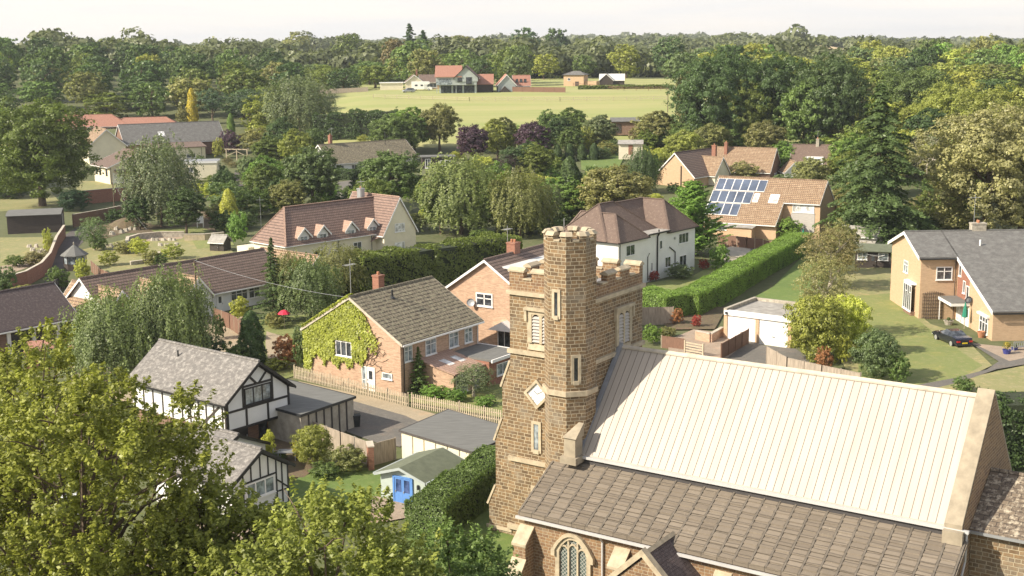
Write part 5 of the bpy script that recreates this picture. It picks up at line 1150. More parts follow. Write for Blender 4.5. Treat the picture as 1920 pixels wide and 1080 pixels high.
def proto(key, kind, seed, h, w, nl, ncl, nlf, size, **k):
    rng = np.random.default_rng(seed); lob = []; cc = np.array([0, 0, h * .6]); R0 = w / 2
    bark = k.get('bark', 'bark')
    if kind == 'broad':
        zc, rz = h * k.get('zc', .55), h * k.get('rz', .45)
        for i in range(nl):
            ph = math.acos(1 - 1.9 * (i + .5) / nl); th = i * 2.39996 + rng.uniform(-.3, .3); d = np.array([math.sin(ph) * math.cos(th), math.sin(ph) * math.sin(th), math.cos(ph)])
            q = rng.uniform(.52, .78); s = rng.uniform(.27, .42) * k.get('ls', 1)
            lob.append((d[0] * R0 * q, d[1] * R0 * q, zc + d[2] * rz * q, R0 * s, R0 * s, (R0 + rz) / 2 * s * .9))
        lob.append((0, 0, zc, R0 * .5, R0 * .5, rz * .6))
        A = clumps(rng, lob, ncl, nlf, size, cc, cr=k.get('cr', .36), flat=.25, hang=k.get('hang', 0), spread=.5)
    elif kind == 'weeping':
        Cs, Ns, Ss, Ls = [], [], [], []; zc, rz = h * .56, h * .44
        for i in range(nl):
            ph = math.acos(1 - 1.85 * (i + .5) / nl); th = i * 2.39996 + rng.uniform(-.4, .4); q = rng.uniform(.6, .98)
            q *= 1 + .12 * math.sin(i * 1.7); c = np.array([math.sin(ph) * math.cos(th) * R0 * q, math.sin(ph) * math.sin(th) * R0 * q, zc + math.cos(ph) * rz * q]); base = rng.uniform(.2, .8)
            for j in range(ncl):
                s = c + rng.normal(size=3) * np.array([R0 * .16, R0 * .16, rz * .10]); ln = h * rng.uniform(.07, .24) * k.get('drop', 1); m_ = nlf
                t = rng.uniform(0, 1, m_); out = np.array([s[0], s[1], 0]) / max(1e-3, math.hypot(s[0], s[1]))
                p = s + np.outer(t, np.array([out[0] * .05 * h, out[1] * .05 * h, -ln])) * 1.0 + rng.normal(size=(m_, 3)) * R0 * .025
                p[:, 2] = np.maximum(p[:, 2], h * .04); p += np.outer(t * (1 - t), out * h * .06)
                Cs.append(p); Ns.append(unit(out * 1.0 + np.array([0, 0, .45]) + rng.normal(size=(m_, 3)) * .45)); Ss.append(size * rng.uniform(.6, 1.3, m_)); Ls.append(np.clip(base + rng.normal() * .15 + rng.normal(size=m_) * .18, 0, 1))
        A = tuple(np.concatenate(x) for x in (Cs, Ns, Ss, Ls))
    elif kind == 'conifer':
        Cs, Ns, Ss, Ls = [], [], [], []
        for i in range(nl):   # nl branches wound up the trunk, each a drooping spray
            f = (i + .5) / nl; z = h * (.05 + .93 * f); rr = R0 * (1 - f) ** k.get('pw', .8) * (rng.uniform(.5, 1.0) if rng.uniform() < .7 else rng.uniform(1.0, 1.25)) + .02 * w; th = i * 2.39996 + rng.uniform(-.4, .4)
            d = np.array([math.cos(th), math.sin(th), 0]); base = rng.uniform(.2, .8); side_ = np.array([-d[1], d[0], 0]); dr = k.get('droop', .28) * rng.uniform(.6, 1.3); m_ = int(ncl * nlf * (.35 + rr / R0))
            t = rng.uniform(.08, 1, m_) ** .75; wd = rr * .34 * (1.08 - t) + .05 * w * .3; sp = rng.normal(size=m_) * .55
            c = np.outer(t * rr, d) + np.outer(sp * wd, side_); c[:, 2] += z + rr * (k.get('rise', .12) * t - dr * t * t) - np.abs(sp) * wd * .35 - rng.exponential(.35, m_) * wd * .45
            Cs.append(c); Ns.append(unit(np.array([0, 0, .9]) + d * .45 + np.outer(np.sign(sp), side_) * .25 + rng.normal(size=(m_, 3)) * .38)); Ss.append(size * rng.uniform(.6, 1.3, m_)); Ls.append(np.clip(base + (t - .6) * .25 + rng.normal(size=m_) * .16, 0, 1))
        A = tuple(np.concatenate(x) for x in (Cs, Ns, Ss, Ls))
    elif kind == 'column':
        n = nl * ncl * nlf // 2; z = rng.uniform(.02, 1, n); pw = k.get('pw', .5)
        prof = np.clip((1 - z) ** pw * (z + .12) ** .25, 0, 1) * 1.12; th = rng.uniform(0, 2 * math.pi, n)
        lump = 1 + .16 * np.sin(th * 3 + z * 9) * np.sin(z * 23 + th * 2) + rng.normal(size=n) * .06; rr = R0 * prof * lump * rng.uniform(.8, 1.0, n) ** .5
        p = np.stack([rr * np.cos(th), rr * np.sin(th), z * h], 1); Nn = unit(np.stack([np.cos(th), np.sin(th), np.full(n, .45)], 1) + rng.normal(size=(n, 3)) * .4)
        A = (p, Nn, size * rng.uniform(.6, 1.3, n), np.clip(.5 + .25 * np.sin(th * 5 + z * 17) + rng.normal(size=n) * .2, 0, 1))
    elif kind == 'bare':
        A = (np.zeros((0, 3)),) * 2 + (np.zeros(0),) * 2
        n = nl * ncl * nlf; d = unit(rng.normal(size=(n, 3)) + np.array([0, 0, .5])); rr = rng.uniform(.5, 1, n)[:, None]
        A = (np.array([0, 0, h * .58]) + d * rr * np.array([R0, R0, h * .42]), unit(rng.normal(size=(n, 3))), size * rng.uniform(.3, 1.2, n), rng.uniform(0, 1, n))
    root = bpy.data.objects.new('tree', None)
    lo = leaf_object('crown', *A, rng=rng, asp=k.get('asp', .62)); lo.parent = root
    tr = trunk_mb(h, w * .028 + .05 if kind != 'weeping' else w * .025, 0 if kind in ('conifer', 'column') else (9 if kind == 'bare' else 5), rng, R0 * .7, .9 if kind == 'conifer' else .62).build('trunk', bark, root)
    if kind == 'bare':
        pass
    for o in (lo, tr): col.objects.unlink(o)
    PROTO[key] = (root, lo, tr, h, w, len(A[0]))
# near kinds carry more and smaller leaves
proto('broadA', 'broad', 11, 11, 9, 30, 15, 46, .17); proto('broadB', 'broad', 12, 11, 8, 22, 18, 46, .17, zc=.54, rz=.46); proto('broadC', 'broad', 13, 12, 7, 24, 16, 46, .17, zc=.55, rz=.45, ls=1.1)
proto('bush', 'broad', 21, 4, 4.4, 16, 12, 40, .10, zc=.48, rz=.5); proto('bushB', 'broad', 22, 4, 4, 20, 9, 36, .085, zc=.5, rz=.5, cr=.5)
proto('bigbush', 'broad', 23, 8, 7.4, 36, 13, 44, .125, zc=.46, rz=.52, cr=.42)
proto('birch', 'weeping', 31, 12, 8, 95, 9, 26, .13); proto('willow', 'weeping', 32, 11, 10, 120, 12, 26, .13, drop=1.5)
proto('fir', 'conifer', 41, 18, 12, 150, 12, 20, .19, droop=.42, pw=.85, asp=.4); proto('spruce', 'conifer', 42, 9, 5, 110, 8, 15, .12, droop=.25, pw=.9, asp=.45); proto('cypress', 'column', 43, 7, 2.6, 40, 20, 26, .10)
proto('leylandii', 'conifer', 44, 10, 7, 190, 9, 15, .15, pw=.55, droop=.1, rise=.6, asp=.45); proto('pine', 'broad', 45, 12, 8, 15, 11, 40, .16, zc=.68, rz=.3, cr=.4)
proto('bare', 'bare', 46, 8, 6, 10, 16, 24, .07, bark='bark_pale'); proto('sparse', 'broad', 47, 10, 7, 40, 14, 18, .10, bark='bark_pale', zc=.55, rz=.42)
proto('giant', 'broad', 24, 20, 18, 46, 20, 50, .20, zc=.52, rz=.47, cr=.3); proto('giantB', 'broad', 25, 20, 17, 38, 22, 50, .21, zc=.5, rz=.49, cr=.33, ls=1.1)
# far kinds
proto('farA', 'broad', 51, 14, 12, 22, 10, 17, .42); proto('farB', 'broad', 52, 15, 11, 26, 10, 15, .40, zc=.5, rz=.5); proto('farC', 'broad', 53, 13, 13, 30, 8, 16, .40, zc=.46, rz=.52); proto('farD', 'broad', 56, 17, 11, 22, 10, 17, .42, zc=.48, rz=.52)
proto('farFir', 'conifer', 54, 16, 7, 80, 6, 10, .38, asp=.5); proto('farPoplar', 'broad', 55, 18, 7, 22, 9, 15, .36, zc=.52, rz=.48)

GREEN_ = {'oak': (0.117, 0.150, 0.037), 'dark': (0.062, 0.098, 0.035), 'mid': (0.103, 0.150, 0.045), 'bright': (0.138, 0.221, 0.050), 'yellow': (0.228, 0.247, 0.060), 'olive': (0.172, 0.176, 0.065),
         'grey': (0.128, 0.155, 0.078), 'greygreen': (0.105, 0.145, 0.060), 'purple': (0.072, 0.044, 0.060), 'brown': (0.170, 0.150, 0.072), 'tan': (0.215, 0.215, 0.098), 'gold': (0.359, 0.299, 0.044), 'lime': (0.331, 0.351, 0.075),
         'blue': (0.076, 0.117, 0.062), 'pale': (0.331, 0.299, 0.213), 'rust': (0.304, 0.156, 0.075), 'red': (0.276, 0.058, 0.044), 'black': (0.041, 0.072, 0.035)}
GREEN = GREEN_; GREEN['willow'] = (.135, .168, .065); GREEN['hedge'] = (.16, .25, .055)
KINDNAME = {'bigbush': 'shrub', 'broad': 'broadleaf_tree', 'bush': 'shrub', 'birch': 'birch_tree', 'willow': 'willow_tree', 'fir': 'fir_tree', 'spruce': 'spruce_tree', 'cypress': 'cypress_tree', 'leylandii': 'conifer_tree', 'pine': 'pine_tree', 'giant': 'broadleaf_tree', 'bare': 'bare_tree', 'sparse': 'broadleaf_tree', 'farFir': 'conifer_tree', 'farPoplar': 'poplar_tree', 'far': 'broadleaf_tree'}
CAT = {'shrub': 'shrub'}
rt = random.Random(99)
def tree(key, loc, h, w, colr, label, group=None, name=None):
    root, lo, tr, ph, pw, n = PROTO[key]
    nm = name or next(v for k, v in KINDNAME.items() if key.startswith(k))
    e = bpy.data.objects.new(nm, None); col.objects.link(e); e.location = loc; e.scale = (w / pw, w / pw, h / ph); e.rotation_euler = (0, 0, rt.uniform(0, 6.28))
    c = GREEN[colr] if isinstance(colr, str) else colr; j = rt.uniform(.9, 1.2) * (1.5 if key.startswith('far') else 1.36); c = (c[0] * j * rt.uniform(.95, 1.05), c[1] * j, c[2] * j * rt.uniform(.93, 1.07), 1)
    l = lo.copy(); col.objects.link(l); l.parent = e; l.color = c
    if nm != 'shrub': t = tr.copy(); col.objects.link(t); t.parent = e
    return tag(e, label, 'shrub' if nm == 'shrub' else 'tree', group)
def T(key, x, yt, yb, wpx, colr, label, group=None, lift=0):
    """x, foot and top of the tree in the photograph give its place, height and spread"""
    p = at(x, yb); top = atd(x, yt, p.y); h = max(.5, top.z - p.z); w = wpx * p.y / FPX
    return tree(key, p, h, w, colr, label, group)
def P_(lst, group=None):
    for a in lst: T(*a, group=group)
P_([
 # left edge and hall
 ('giantB', 80, 176, 388, 215, 'oak', 'big dark oak at the left edge with a stout bare trunk'),
 ('birch', 303, 250, 425, 128, 'grey', 'large grey green birch hiding the middle of the cream hall'),
 ('cypress', 362, 165, 236, 26, 'gold', 'slim golden conifer standing behind the hall roof'),
 ('bush', 345, 200, 236, 34, 'olive', 'pale green bush at the foot of the golden conifer'),
 ('pine', 400, 165, 242, 62, 'blue', 'dark blue green pine right of the golden conifer'),
 ('pine', 470, 166, 250, 92, 'blue', 'flat layered pine tree beyond the purple bush'),
 ('birch', 562, 138, 262, 118, 'grey', 'tall feathery grey green tree left of the dark hedge'),
 ('cypress', 434, 212, 258, 20, 'bright', 'small upright green cypress beside the layered pine'),
 ('bush', 432, 243, 290, 50, 'purple', 'dark purple bush beside the wooden pergola'),
 ('bush', 492, 240, 288, 92, 'olive', 'wide olive rounded bush right of the purple bush'),
 ('bush', 410, 258, 300, 26, 'yellow', 'small yellow bush at the corner of the grey roof'),
 ('broadB', 562, 238, 332, 72, 'yellow', 'loose yellowish tree left of the mossy bungalow roof'),
 ('broadA', 588, 270, 398, 122, 'greygreen', 'rounded grey green tree behind the rusty roofed dormer house'),
 ('broadB', 497, 290, 372, 78, 'bright', 'bright green tree above the parked car drive'),
 ('bush', 432, 340, 402, 90, 'greygreen', 'broad leaved bush below the cream block'),
 ('cypress', 431, 354, 432, 44, 'lime', 'yellow green rounded conifer by the garden steps'),
 ('bush', 446, 396, 462, 44, 'bright', 'bright glossy holly bush at the garden wall end'),
 ('bush', 470, 350, 410, 80, 'mid', 'green bush between the holly and the dormer house'),
 ('bigbush', 530, 330, 400, 70, 'dark', 'dark tree just behind the hipped end of the dormer house'),
 ('bush', 420, 395, 436, 60, 'dark', 'dark undergrowth behind the white garden chair'),
 ('sparse', 178, 404, 472, 66, 'greygreen', 'spiky grey green shrub beside the steep drive'),
 ('bush', 92, 428, 478, 22, 'lime', 'narrow yellow green shrub at the shed corner'),
 ('bush', 156, 485, 530, 34, 'lime', 'yellow leaved shrub beside the gazebo'),
 ('bush', 262, 445, 482, 44, 'lime', 'thin yellow green sapling bush inside the curved wall'),
 ('bush', 285, 470, 500, 40, 'olive', 'wispy bush behind the long bungalow roof'),
 ('bush', 110, 500, 545, 50, 'mid', 'green bush against the dark fence'),
 ('bush', 50, 535, 575, 80, 'olive', 'scrubby bushes behind the dark brown roof'),
 ('bush', 8, 500, 560, 60, 'greygreen', 'grey green bush at the left edge below the brick wall'),
 # dark group beyond the hall
 ('broadA', 735, 278, 402, 132, 'mid', 'big green tree right of the mossy bungalow'),
 ('broadC', 690, 300, 390, 70, 'dark', 'dark tree between the bungalow and the dormer house'),
 ('broadB', 775, 198, 282, 92, 'bright', 'bright green tree right of the dark hedge'),
 ('broadA', 825, 190, 285, 78, 'olive', 'olive green tree above the black cabin'),
 ('broadA', 886, 231, 305, 68, 'purple', 'round dark purple leaved tree above the tall pale birch'),
 ('broadB', 932, 220, 296, 58, 'yellow', 'yellow green tree between the two purple trees'),
 ('broadA', 1000, 225, 305, 72, 'purple', 'purple leaved tree beside the clipped cypress row'),
 ('broadC', 1027, 205, 266, 44, 'mid', 'small green tree at the near edge of the field'),
 ('broadB', 1075, 199, 270, 66, 'mid', 'rounded green tree at the field edge left of the stable'),
 ('broadB', 1125, 213, 282, 66, 'grey', 'pale willow like tree just left of the field stable'),
 ('bush', 1100, 236, 285, 40, 'yellow', 'yellow green bush in front of the pale willow like tree'),
 ('broadB', 1235, 205, 292, 92, 'olive', 'yellowing oak right of the field stable'),
 ('broadA', 1290, 225, 300, 80, 'mid', 'green tree below the great dark oaks'),
 ('birch', 864, 284, 442, 142, (.145, .18, .06), 'tall weeping pale green birch in the middle of the village'),
 ('birch', 975, 310, 446, 108, 'olive', 'olive coloured birch behind the church tower'),
 ('cypress', 1068, 294, 425, 66, 'dark', 'dark glossy column of holly left of the olive tree'),
 ('sparse', 1030, 340, 440, 60, 'grey', 'thin grey tree left of the dark holly'),
 ('broadA', 1152, 306, 436, 156, 'olive', 'broad olive tree behind the white house'),
 ('bare', 952, 288, 352, 66, 'purple', 'bare purplish tree behind the tall birch'),
 ('birch', 1205, 272, 362, 62, 'dark', 'dark weeping conifer at the edge of the far lawn'),
 ('broadC', 690, 420, 440, 40, 'dark', 'dark tree behind the dormer house gable'),
 ('bush', 905, 430, 455, 60, 'mid', 'green bush above the end of the tall hedge'),
 ('bush', 1097, 250, 285, 30, 'lime', 'bright rounded bush beside the purple tree'),
 ('bush', 1145, 262, 290, 36, 'greygreen', 'small garden tree on the far lawn edge'),
 ('bush', 1190, 268, 296, 40, 'mid', 'shrub in front of the pale shed'),
 ('bush', 1226, 276, 300, 70, 'lime', 'lime green bush right of the pale shed'),
 ('bigbush', 1215, 290, 345, 50, 'bright', 'green tree left of the brick gable'),
 ('leylandii', 1298, 338, 482, 142, 'bright', 'large feathery green conifer between the white house and solar house'),
 ('bush', 1395, 302, 340, 62, 'tan', 'pale tan bush in front of the tan roofed house'),
 ('bush', 1345, 235, 300, 120, 'mid', 'broad green bush below the great oaks'),
 ('bush', 1432, 245, 285, 44, 'bright', 'bright bush beside the white curved gable'),
 ('broadB', 1475, 262, 330, 70, 'bright', 'green tree between the tan roof and the brown roof'),
 ('broadA', 1520, 292, 372, 84, 'olive', 'yellow olive tree left of the tall spruce'),
 # right side giants
 ('fir', 1640, 150, 462, 250, (.072, .104, .040), 'very tall ragged fir tree on the right'),
 ('leylandii', 1655, 330, 450, 90, 'dark', 'lower dark conifer at the foot of the tall fir'),
 ('giant', 1845, 188, 452, 268, 'tan', 'huge tan flowering chestnut tree above the orange house'),
 ('giantB', 1870, 150, 330, 190, 'yellow', 'yellow green tree behind the tan chestnut'),
 ('broadB', 1735, 200, 330, 120, 'dark', 'dark round tree between the fir and the chestnut'),
 ('bare', 1738, 245, 345, 80, 'pale', 'pale dead branches between the fir and the chestnut'),
 ('broadA', 1912, 240, 440, 120, 'olive', 'olive tree at the right edge above the slate roof'),
 ('sparse', 1770, 380, 455, 90, 'olive', 'dim undergrowth tree below the chestnut'),
 ('giantB', 1925, 300, 452, 150, 'olive', 'olive tree filling the frame edge right of the chestnut'), ('giant', 1770, 150, 300, 130, 'yellow', 'yellow green tree behind the tip of the tall fir'), ('giantB', 1715, 120, 250, 150, 'mid', 'wide green tree between the great oaks and the right woodland'), ('bigbush', 1730, 400, 455, 80, 'dark', 'dark undergrowth left of the chestnut trunk'), ('bigbush', 1800, 400, 455, 100, 'olive', 'olive undergrowth below the chestnut'),
 # right middle gardens
 ('bush', 1480, 408, 452, 54, 'bright', 'round green bush at the far end of the clipped hedge'),
 ('bush', 1348, 458, 508, 44, 'bright', 'round bright bush beside the wooden deck'),
 ('sparse', 1555, 420, 545, 124, 'brown', 'reddish brown thin leaved tree left of the grey shed'),
 ('broadC', 1572, 410, 520, 70, 'olive', 'yellow tipped tree behind the brown leaved tree'),
 ('sparse', 1540, 470, 640, 110, 'tan', 'pale brown feathery tree above the bright garage shrub'),
 ('bigbush', 1528, 545, 682, 128, 'yellow', 'large bright yellow green shrub beside the white garages'),
 ('bigbush', 1590, 545, 670, 84, 'lime', 'tall lime green shrub left of the lawn'),
 ('bush', 1582, 618, 690, 36, 'lime', 'small lime conifer at the fence'),
 ('bigbush', 1642, 612, 716, 92, 'greygreen', 'rounded grey green shrub at the end of the curved fence'),
 ('bush', 1545, 650, 700, 40, 'rust', 'reddish brown shrub spilling over the curved fence'),
 ('bush', 1685, 660, 722, 50, 'mid', 'green shrub at the edge of the lawn'),
 ('bush', 1806, 706, 742, 48, 'mid', 'low green shrub behind the nave roof end'),
 ('bush', 1222, 608, 650, 44, 'bright', 'clipped bright bush right of the church tower'),
 ('bush', 1268, 578, 612, 30, 'rust', 'orange brown shrub below the near end of the hedge'),
 ('bush', 1305, 590, 616, 22, 'red', 'fiery red and orange flowering plant by the raised bed'),
 ('bush', 1250, 612, 634, 40, 'olive', 'low olive shrub by the brown fence'),
 ('bush', 1275, 494, 524, 60, 'grey', 'grey leaved border in front of the white house'),
 ('bush', 1225, 508, 532, 26, 'red', 'red flowers beside the white house drainpipe'),
 ('bush', 1320, 486, 506, 24, 'red', 'pink flowers at the end of the white house border'),
 # left middle garden giants
 ('willow', 322, 497, 705, 156, 'willow', 'tall grey green weeping willow in front of the long bungalow'),
 ('willow', 218, 540, 712, 168, 'willow', 'lower spreading weeping willow beside the dark outbuilding'),
 ('bush', 118, 640, 705, 76, 'greygreen', 'grey green shrub beside the red brick store'),
 ('spruce', 515, 442, 610, 84, 'dark', 'dark spruce at the right end of the long bungalow'),
 ('birch', 585, 478, 606, 106, 'greygreen', 'grey green drooping tree left of the creeper covered gable'),
 ('birch', 640, 455, 560, 100, 'olive', 'olive feathery tree in front of the dormer house'),
 ('birch', 545, 470, 570, 70, 'olive', 'soft olive tree below the dormer house hipped roof'),
 ('cypress', 474, 582, 690, 66, 'dark', 'dark green conical conifer beside the gravel patio'),
 ('bush', 445, 640, 695, 60, 'mid', 'green shrub at the foot of the dark conical conifer'),
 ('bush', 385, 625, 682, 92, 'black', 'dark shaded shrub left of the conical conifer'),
 ('bush', 450, 556, 604, 42, 'lime', 'bright small leafy tree beside the brown fence'),
 ('bush', 412, 590, 640, 30, 'dark', 'dark climber on the utility pole'),
 ('bush', 540, 628, 690, 64, 'rust', 'pinkish brown shrub left of the creeper covered gable'),
 ('bush', 568, 610, 700, 40, 'greygreen', 'grey green shrub touching the creeper covered wall'),
 ('bush', 520, 670, 700, 60, 'yellow', 'low yellow green shrub beside the dark conifer'),
 ('bush', 515, 585, 620, 40, 'olive', 'olive shrub below the red parasol'),
 # more of the left garden
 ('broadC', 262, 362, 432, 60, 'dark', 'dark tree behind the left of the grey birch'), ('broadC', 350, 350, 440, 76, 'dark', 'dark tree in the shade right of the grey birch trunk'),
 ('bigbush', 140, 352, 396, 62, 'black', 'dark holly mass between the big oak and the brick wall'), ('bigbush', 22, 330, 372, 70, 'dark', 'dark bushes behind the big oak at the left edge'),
 ('bush', 205, 470, 500, 44, 'yellow', 'yellowish bush on the dry bank right of the gazebo'), ('bush', 232, 452, 478, 40, 'olive', 'olive bush under the curved stone wall'), ('bush', 325, 458, 488, 50, 'yellow', 'wild grass clump above the bungalow ridge'),
 ('bush', 300, 476, 500, 40, 'mid', 'green bush beside the low stone edging'), ('bush', 186, 442, 472, 40, 'mid', 'dark green bush at the foot of the spiky shrub'), ('bush', 215, 392, 420, 40, 'dark', 'dark bush on the brick wall terrace'),
 ('bush', 70, 470, 500, 60, 'brown', 'brownish heather on the terrace bank'), ('bush', 30, 478, 500, 50, 'mid', 'green edge of the upper left lawn'), ('bush', 72, 545, 590, 40, 'mid', 'leafy climber on the dark fence'), ('bush', 190, 520, 560, 40, 'bright', 'bright bush behind the stepped fence panels'),
 ('bush', 150, 545, 580, 60, 'olive', 'shrubs in the yard below the gazebo'), ('bush', 405, 300, 345, 40, 'dark', 'dark hedge bush right of the cream block'), ('bigbush', 422, 316, 372, 56, 'dark', 'dark bush mass beside the cream block'),
 # in front of the brick house
 ('spruce', 786, 648, 745, 56, 'mid', 'small dark green tree at the corner of the mossy roofed house'),
 ('sparse', 888, 680, 748, 90, 'grey', 'grey green twiggy bush behind the picket fence'),
 ('bush', 815, 722, 752, 60, 'bright', 'bright green low bush behind the picket fence'),
 ('bush', 855, 728, 754, 50, 'bright', 'bright green bush beside the twiggy bush'),
 ('bush', 910, 742, 765, 50, 'bright', 'small bright bush at the tower end of the picket fence'),
 # garden below
 ('bigbush', 588, 792, 876, 80, 'yellow', 'rounded bushy conifer beside the grey garden fence'),
 ('bush', 562, 826, 874, 30, 'gold', 'golden yellow bush at the foot of the rounded conifer'),
 ('bush', 655, 836, 892, 82, 'olive', 'low rounded olive bush right of the golden bush'),
 ('bush', 525, 845, 872, 34, 'mid', 'small green shrub beside the garden furniture'),
 ('bush', 610, 868, 900, 70, 'mid', 'low clipped green shrub before the rounded conifer'),
 ('bush', 505, 806, 868, 30, 'lime', 'thin yellow green shrub between the two half timbered buildings'),
])
# clipped cypress row in the far garden
for i in range(5): T('cypress', 1022 + i * 23, 268 + (i % 2) * 2, 306 - i, 24, 'dark', ('leftmost', 'second', 'middle', 'fourth', 'rightmost')[i] + ' dark clipped cypress in the row beside the far lawn', 'clipped cypresses beside the far lawn')
# the great oaks on the right
for a, w_ in (((1335, 92, 292, 175), 'leftmost great dark oak right of the field'), ((1450, 90, 288, 165), 'middle great dark oak right of the field'), ((1555, 92, 300, 160), 'rightmost great dark oak, beside the tall fir'), ((1395, 140, 296, 120), 'lower oak standing before the great dark oaks')): T('giant' if a[0] != 1450 else 'giantB', *a, 'dark' if a[0] != 1395 else 'oak', w_, 'great oaks right of the field')
T('broadB', 1508, 140, 302, 112, 'mid', 'lighter green oak in front of the great dark oaks')
T('broadA', 1290, 120, 280, 60, 'brown', 'brownish tree at the left end of the great oaks')
# trees round the modern house
P_([('farFir', 770, 42, 150, 62, 'blue', 'tall dark blue green fir behind the pale bungalow'), ('farFir', 795, 55, 150, 60, 'blue', 'second dark fir behind the pale bungalow, nearer the house'), ('farA', 742, 70, 150, 60, 'brown', 'brownish tree left of the dark firs'),
    ('farD', 985, 43, 135, 64, 'blue', 'tall rounded dark tree behind the barn annexe'), ('farA', 1045, 50, 130, 50, 'dark', 'dark rounded tree on the skyline right of centre'), ('farB', 872, 62, 135, 90, 'olive', 'broad olive tree behind the orange roof'),
    ('farB', 925, 70, 140, 60, 'yellow', 'yellow green tree between the orange roof and the dark tree'), ('farPoplar', 1112, 92, 146, 34, 'grey', 'silvery tree between the sandy building and the dark barn'), ('farA', 655, 62, 140, 70, 'oak', 'rounded tree on the skyline left of the firs'),
    ('farD', 560, 52, 130, 60, 'olive', 'large pale green tree standing above the left woodland'), ('farA', 990, 110, 146, 60, 'bright', 'bright green tree behind the barn annexe')])

# ------------------------------------------------------------------ woods
rw = random.Random(5)
cols = ['oak', 'dark', 'mid', 'olive', 'greygreen', 'yellow', 'dark', 'mid', 'oak']
def infield(x, y):
    lx = -66 + (y - 300) * .03
    if 296 < y < 455 and lx < x < 98 - (y - 300) * .30: return True
    if 455 <= y < 530 and 16 < x < 72: return True
    if 425 < y < 470 and -52 < x < 30: return True
    return False
nw = 0; y = 262; row = {}; ORD = ['first', 'second', 'third', 'fourth', 'fifth', 'sixth', 'seventh', 'eighth', 'ninth', 'tenth', 'eleventh', 'twelfth', 'thirteenth', 'fourteenth', 'fifteenth', 'sixteenth', 'seventeenth', 'eighteenth', 'nineteenth', 'twentieth']
SH = {'oak': 'deep green', 'dark': 'dark green', 'mid': 'mid green', 'olive': 'olive', 'greygreen': 'grey green', 'yellow': 'yellow green', 'bright': 'bright green'}
while y < 555:
    half = .40 * y + 14; x = -half; sp = 12.6 + (y - 262) * .022; cnt = {}
    while x < half:
        X = x + rw.uniform(-3, 3); Y = y + rw.uniform(-4, 4); x += sp
        if infield(X, Y): continue
        u = X / Y
        if Y < 318 and -.36 < u < .19: continue            # gardens and houses
        if Y < 345 and -.12 < u < .13: continue
        if Y < 390 and -.36 < u < -.20: continue            # halls and the red roof
        if Y < 330 and .19 < u < .26: continue
        zone = 'left' if u < -.13 else ('middle' if u < .12 else 'right')
        h = rw.uniform(10.5, 16) * (1.25 if rw.random() < .18 and Y > 470 else 1) if Y > 430 else rw.uniform(9, 14)
        if Y > 430 and (-.175 < u < -.10 or .21 < u < .265): h = rw.uniform(7.5, 9.5)
        w = rw.uniform(12, 17); c = rw.choice(cols if zone != 'right' else cols + ['yellow', 'olive', 'bright', 'yellow'])
        k = rw.choice(['farA', 'farB', 'farC', 'farD', 'farA', 'farC']); row.setdefault(zone, []); 
        if y not in row[zone]: row[zone].append(y)
        ri_ = row[zone].index(y); cnt[zone] = cnt.get(zone, 0) + 1
        where = {'left': 'left woodland', 'middle': 'belt behind the modern house', 'right': 'right woodland'}[zone]
        tree(k, (X, Y, terr(X, Y) - .3), h, w, c, f'{SH[c]} tree {ORD[min(19, cnt[zone] - 1)]} from left, {ORD[min(19, ri_)]} row, {where}', f'trees of the {where}'); nw += 1
    y += 14.5 + (y - 262) * .035
print('wood trees', nw)
# garden trees and shrubs filling the ground between the houses
LM = [(-39, 290, 'the mossy bungalow'), (-22, 182, 'the dormer house'), (20, 165, 'the white house'), (36, 205, 'the solar house'), (40, 262, 'the tan roofed houses'), (-80, 300, 'the cream hall'), (-85, 335, 'the grey roofed hall'), (-65, 281, 'the cream block'), (-10, 286, 'the black cabin'), (22, 275, 'the far lawn'), (58, 268, 'the brown roofed house'), (50, 170, 'the garden hut'), (55, 140, 'the orange house'), (-35, 140, 'the long bungalow'), (-78, 210, 'the timber shed'), (24, 330, 'the field stable'), (-30, 252, 'the tall hedge rows'), (0, 225, 'the pale weeping birch')]
BL = [(-31, 288, 15), (-23, 180, 11), (-31, 176, 9), (-18, 186, 9), (20, 165, 12), (36, 203, 11), (40, 262, 10), (48, 264, 9), (-90, 296, 13), (-84, 330, 17), (-66, 282, 7), (-9, 288, 5), (24, 276, 5), (62, 268, 7), (50, 172, 6), (-78, 212, 9), (-12, 290, 5), (-95, 330, 14), (26, 330, 6), (-63, 200, 11), (-60, 184, 11), (-48, 186, 12), (20, 283, 8), (-60, 262, 5), (-33, 268, 9)]
ns = 0; used_l = {}
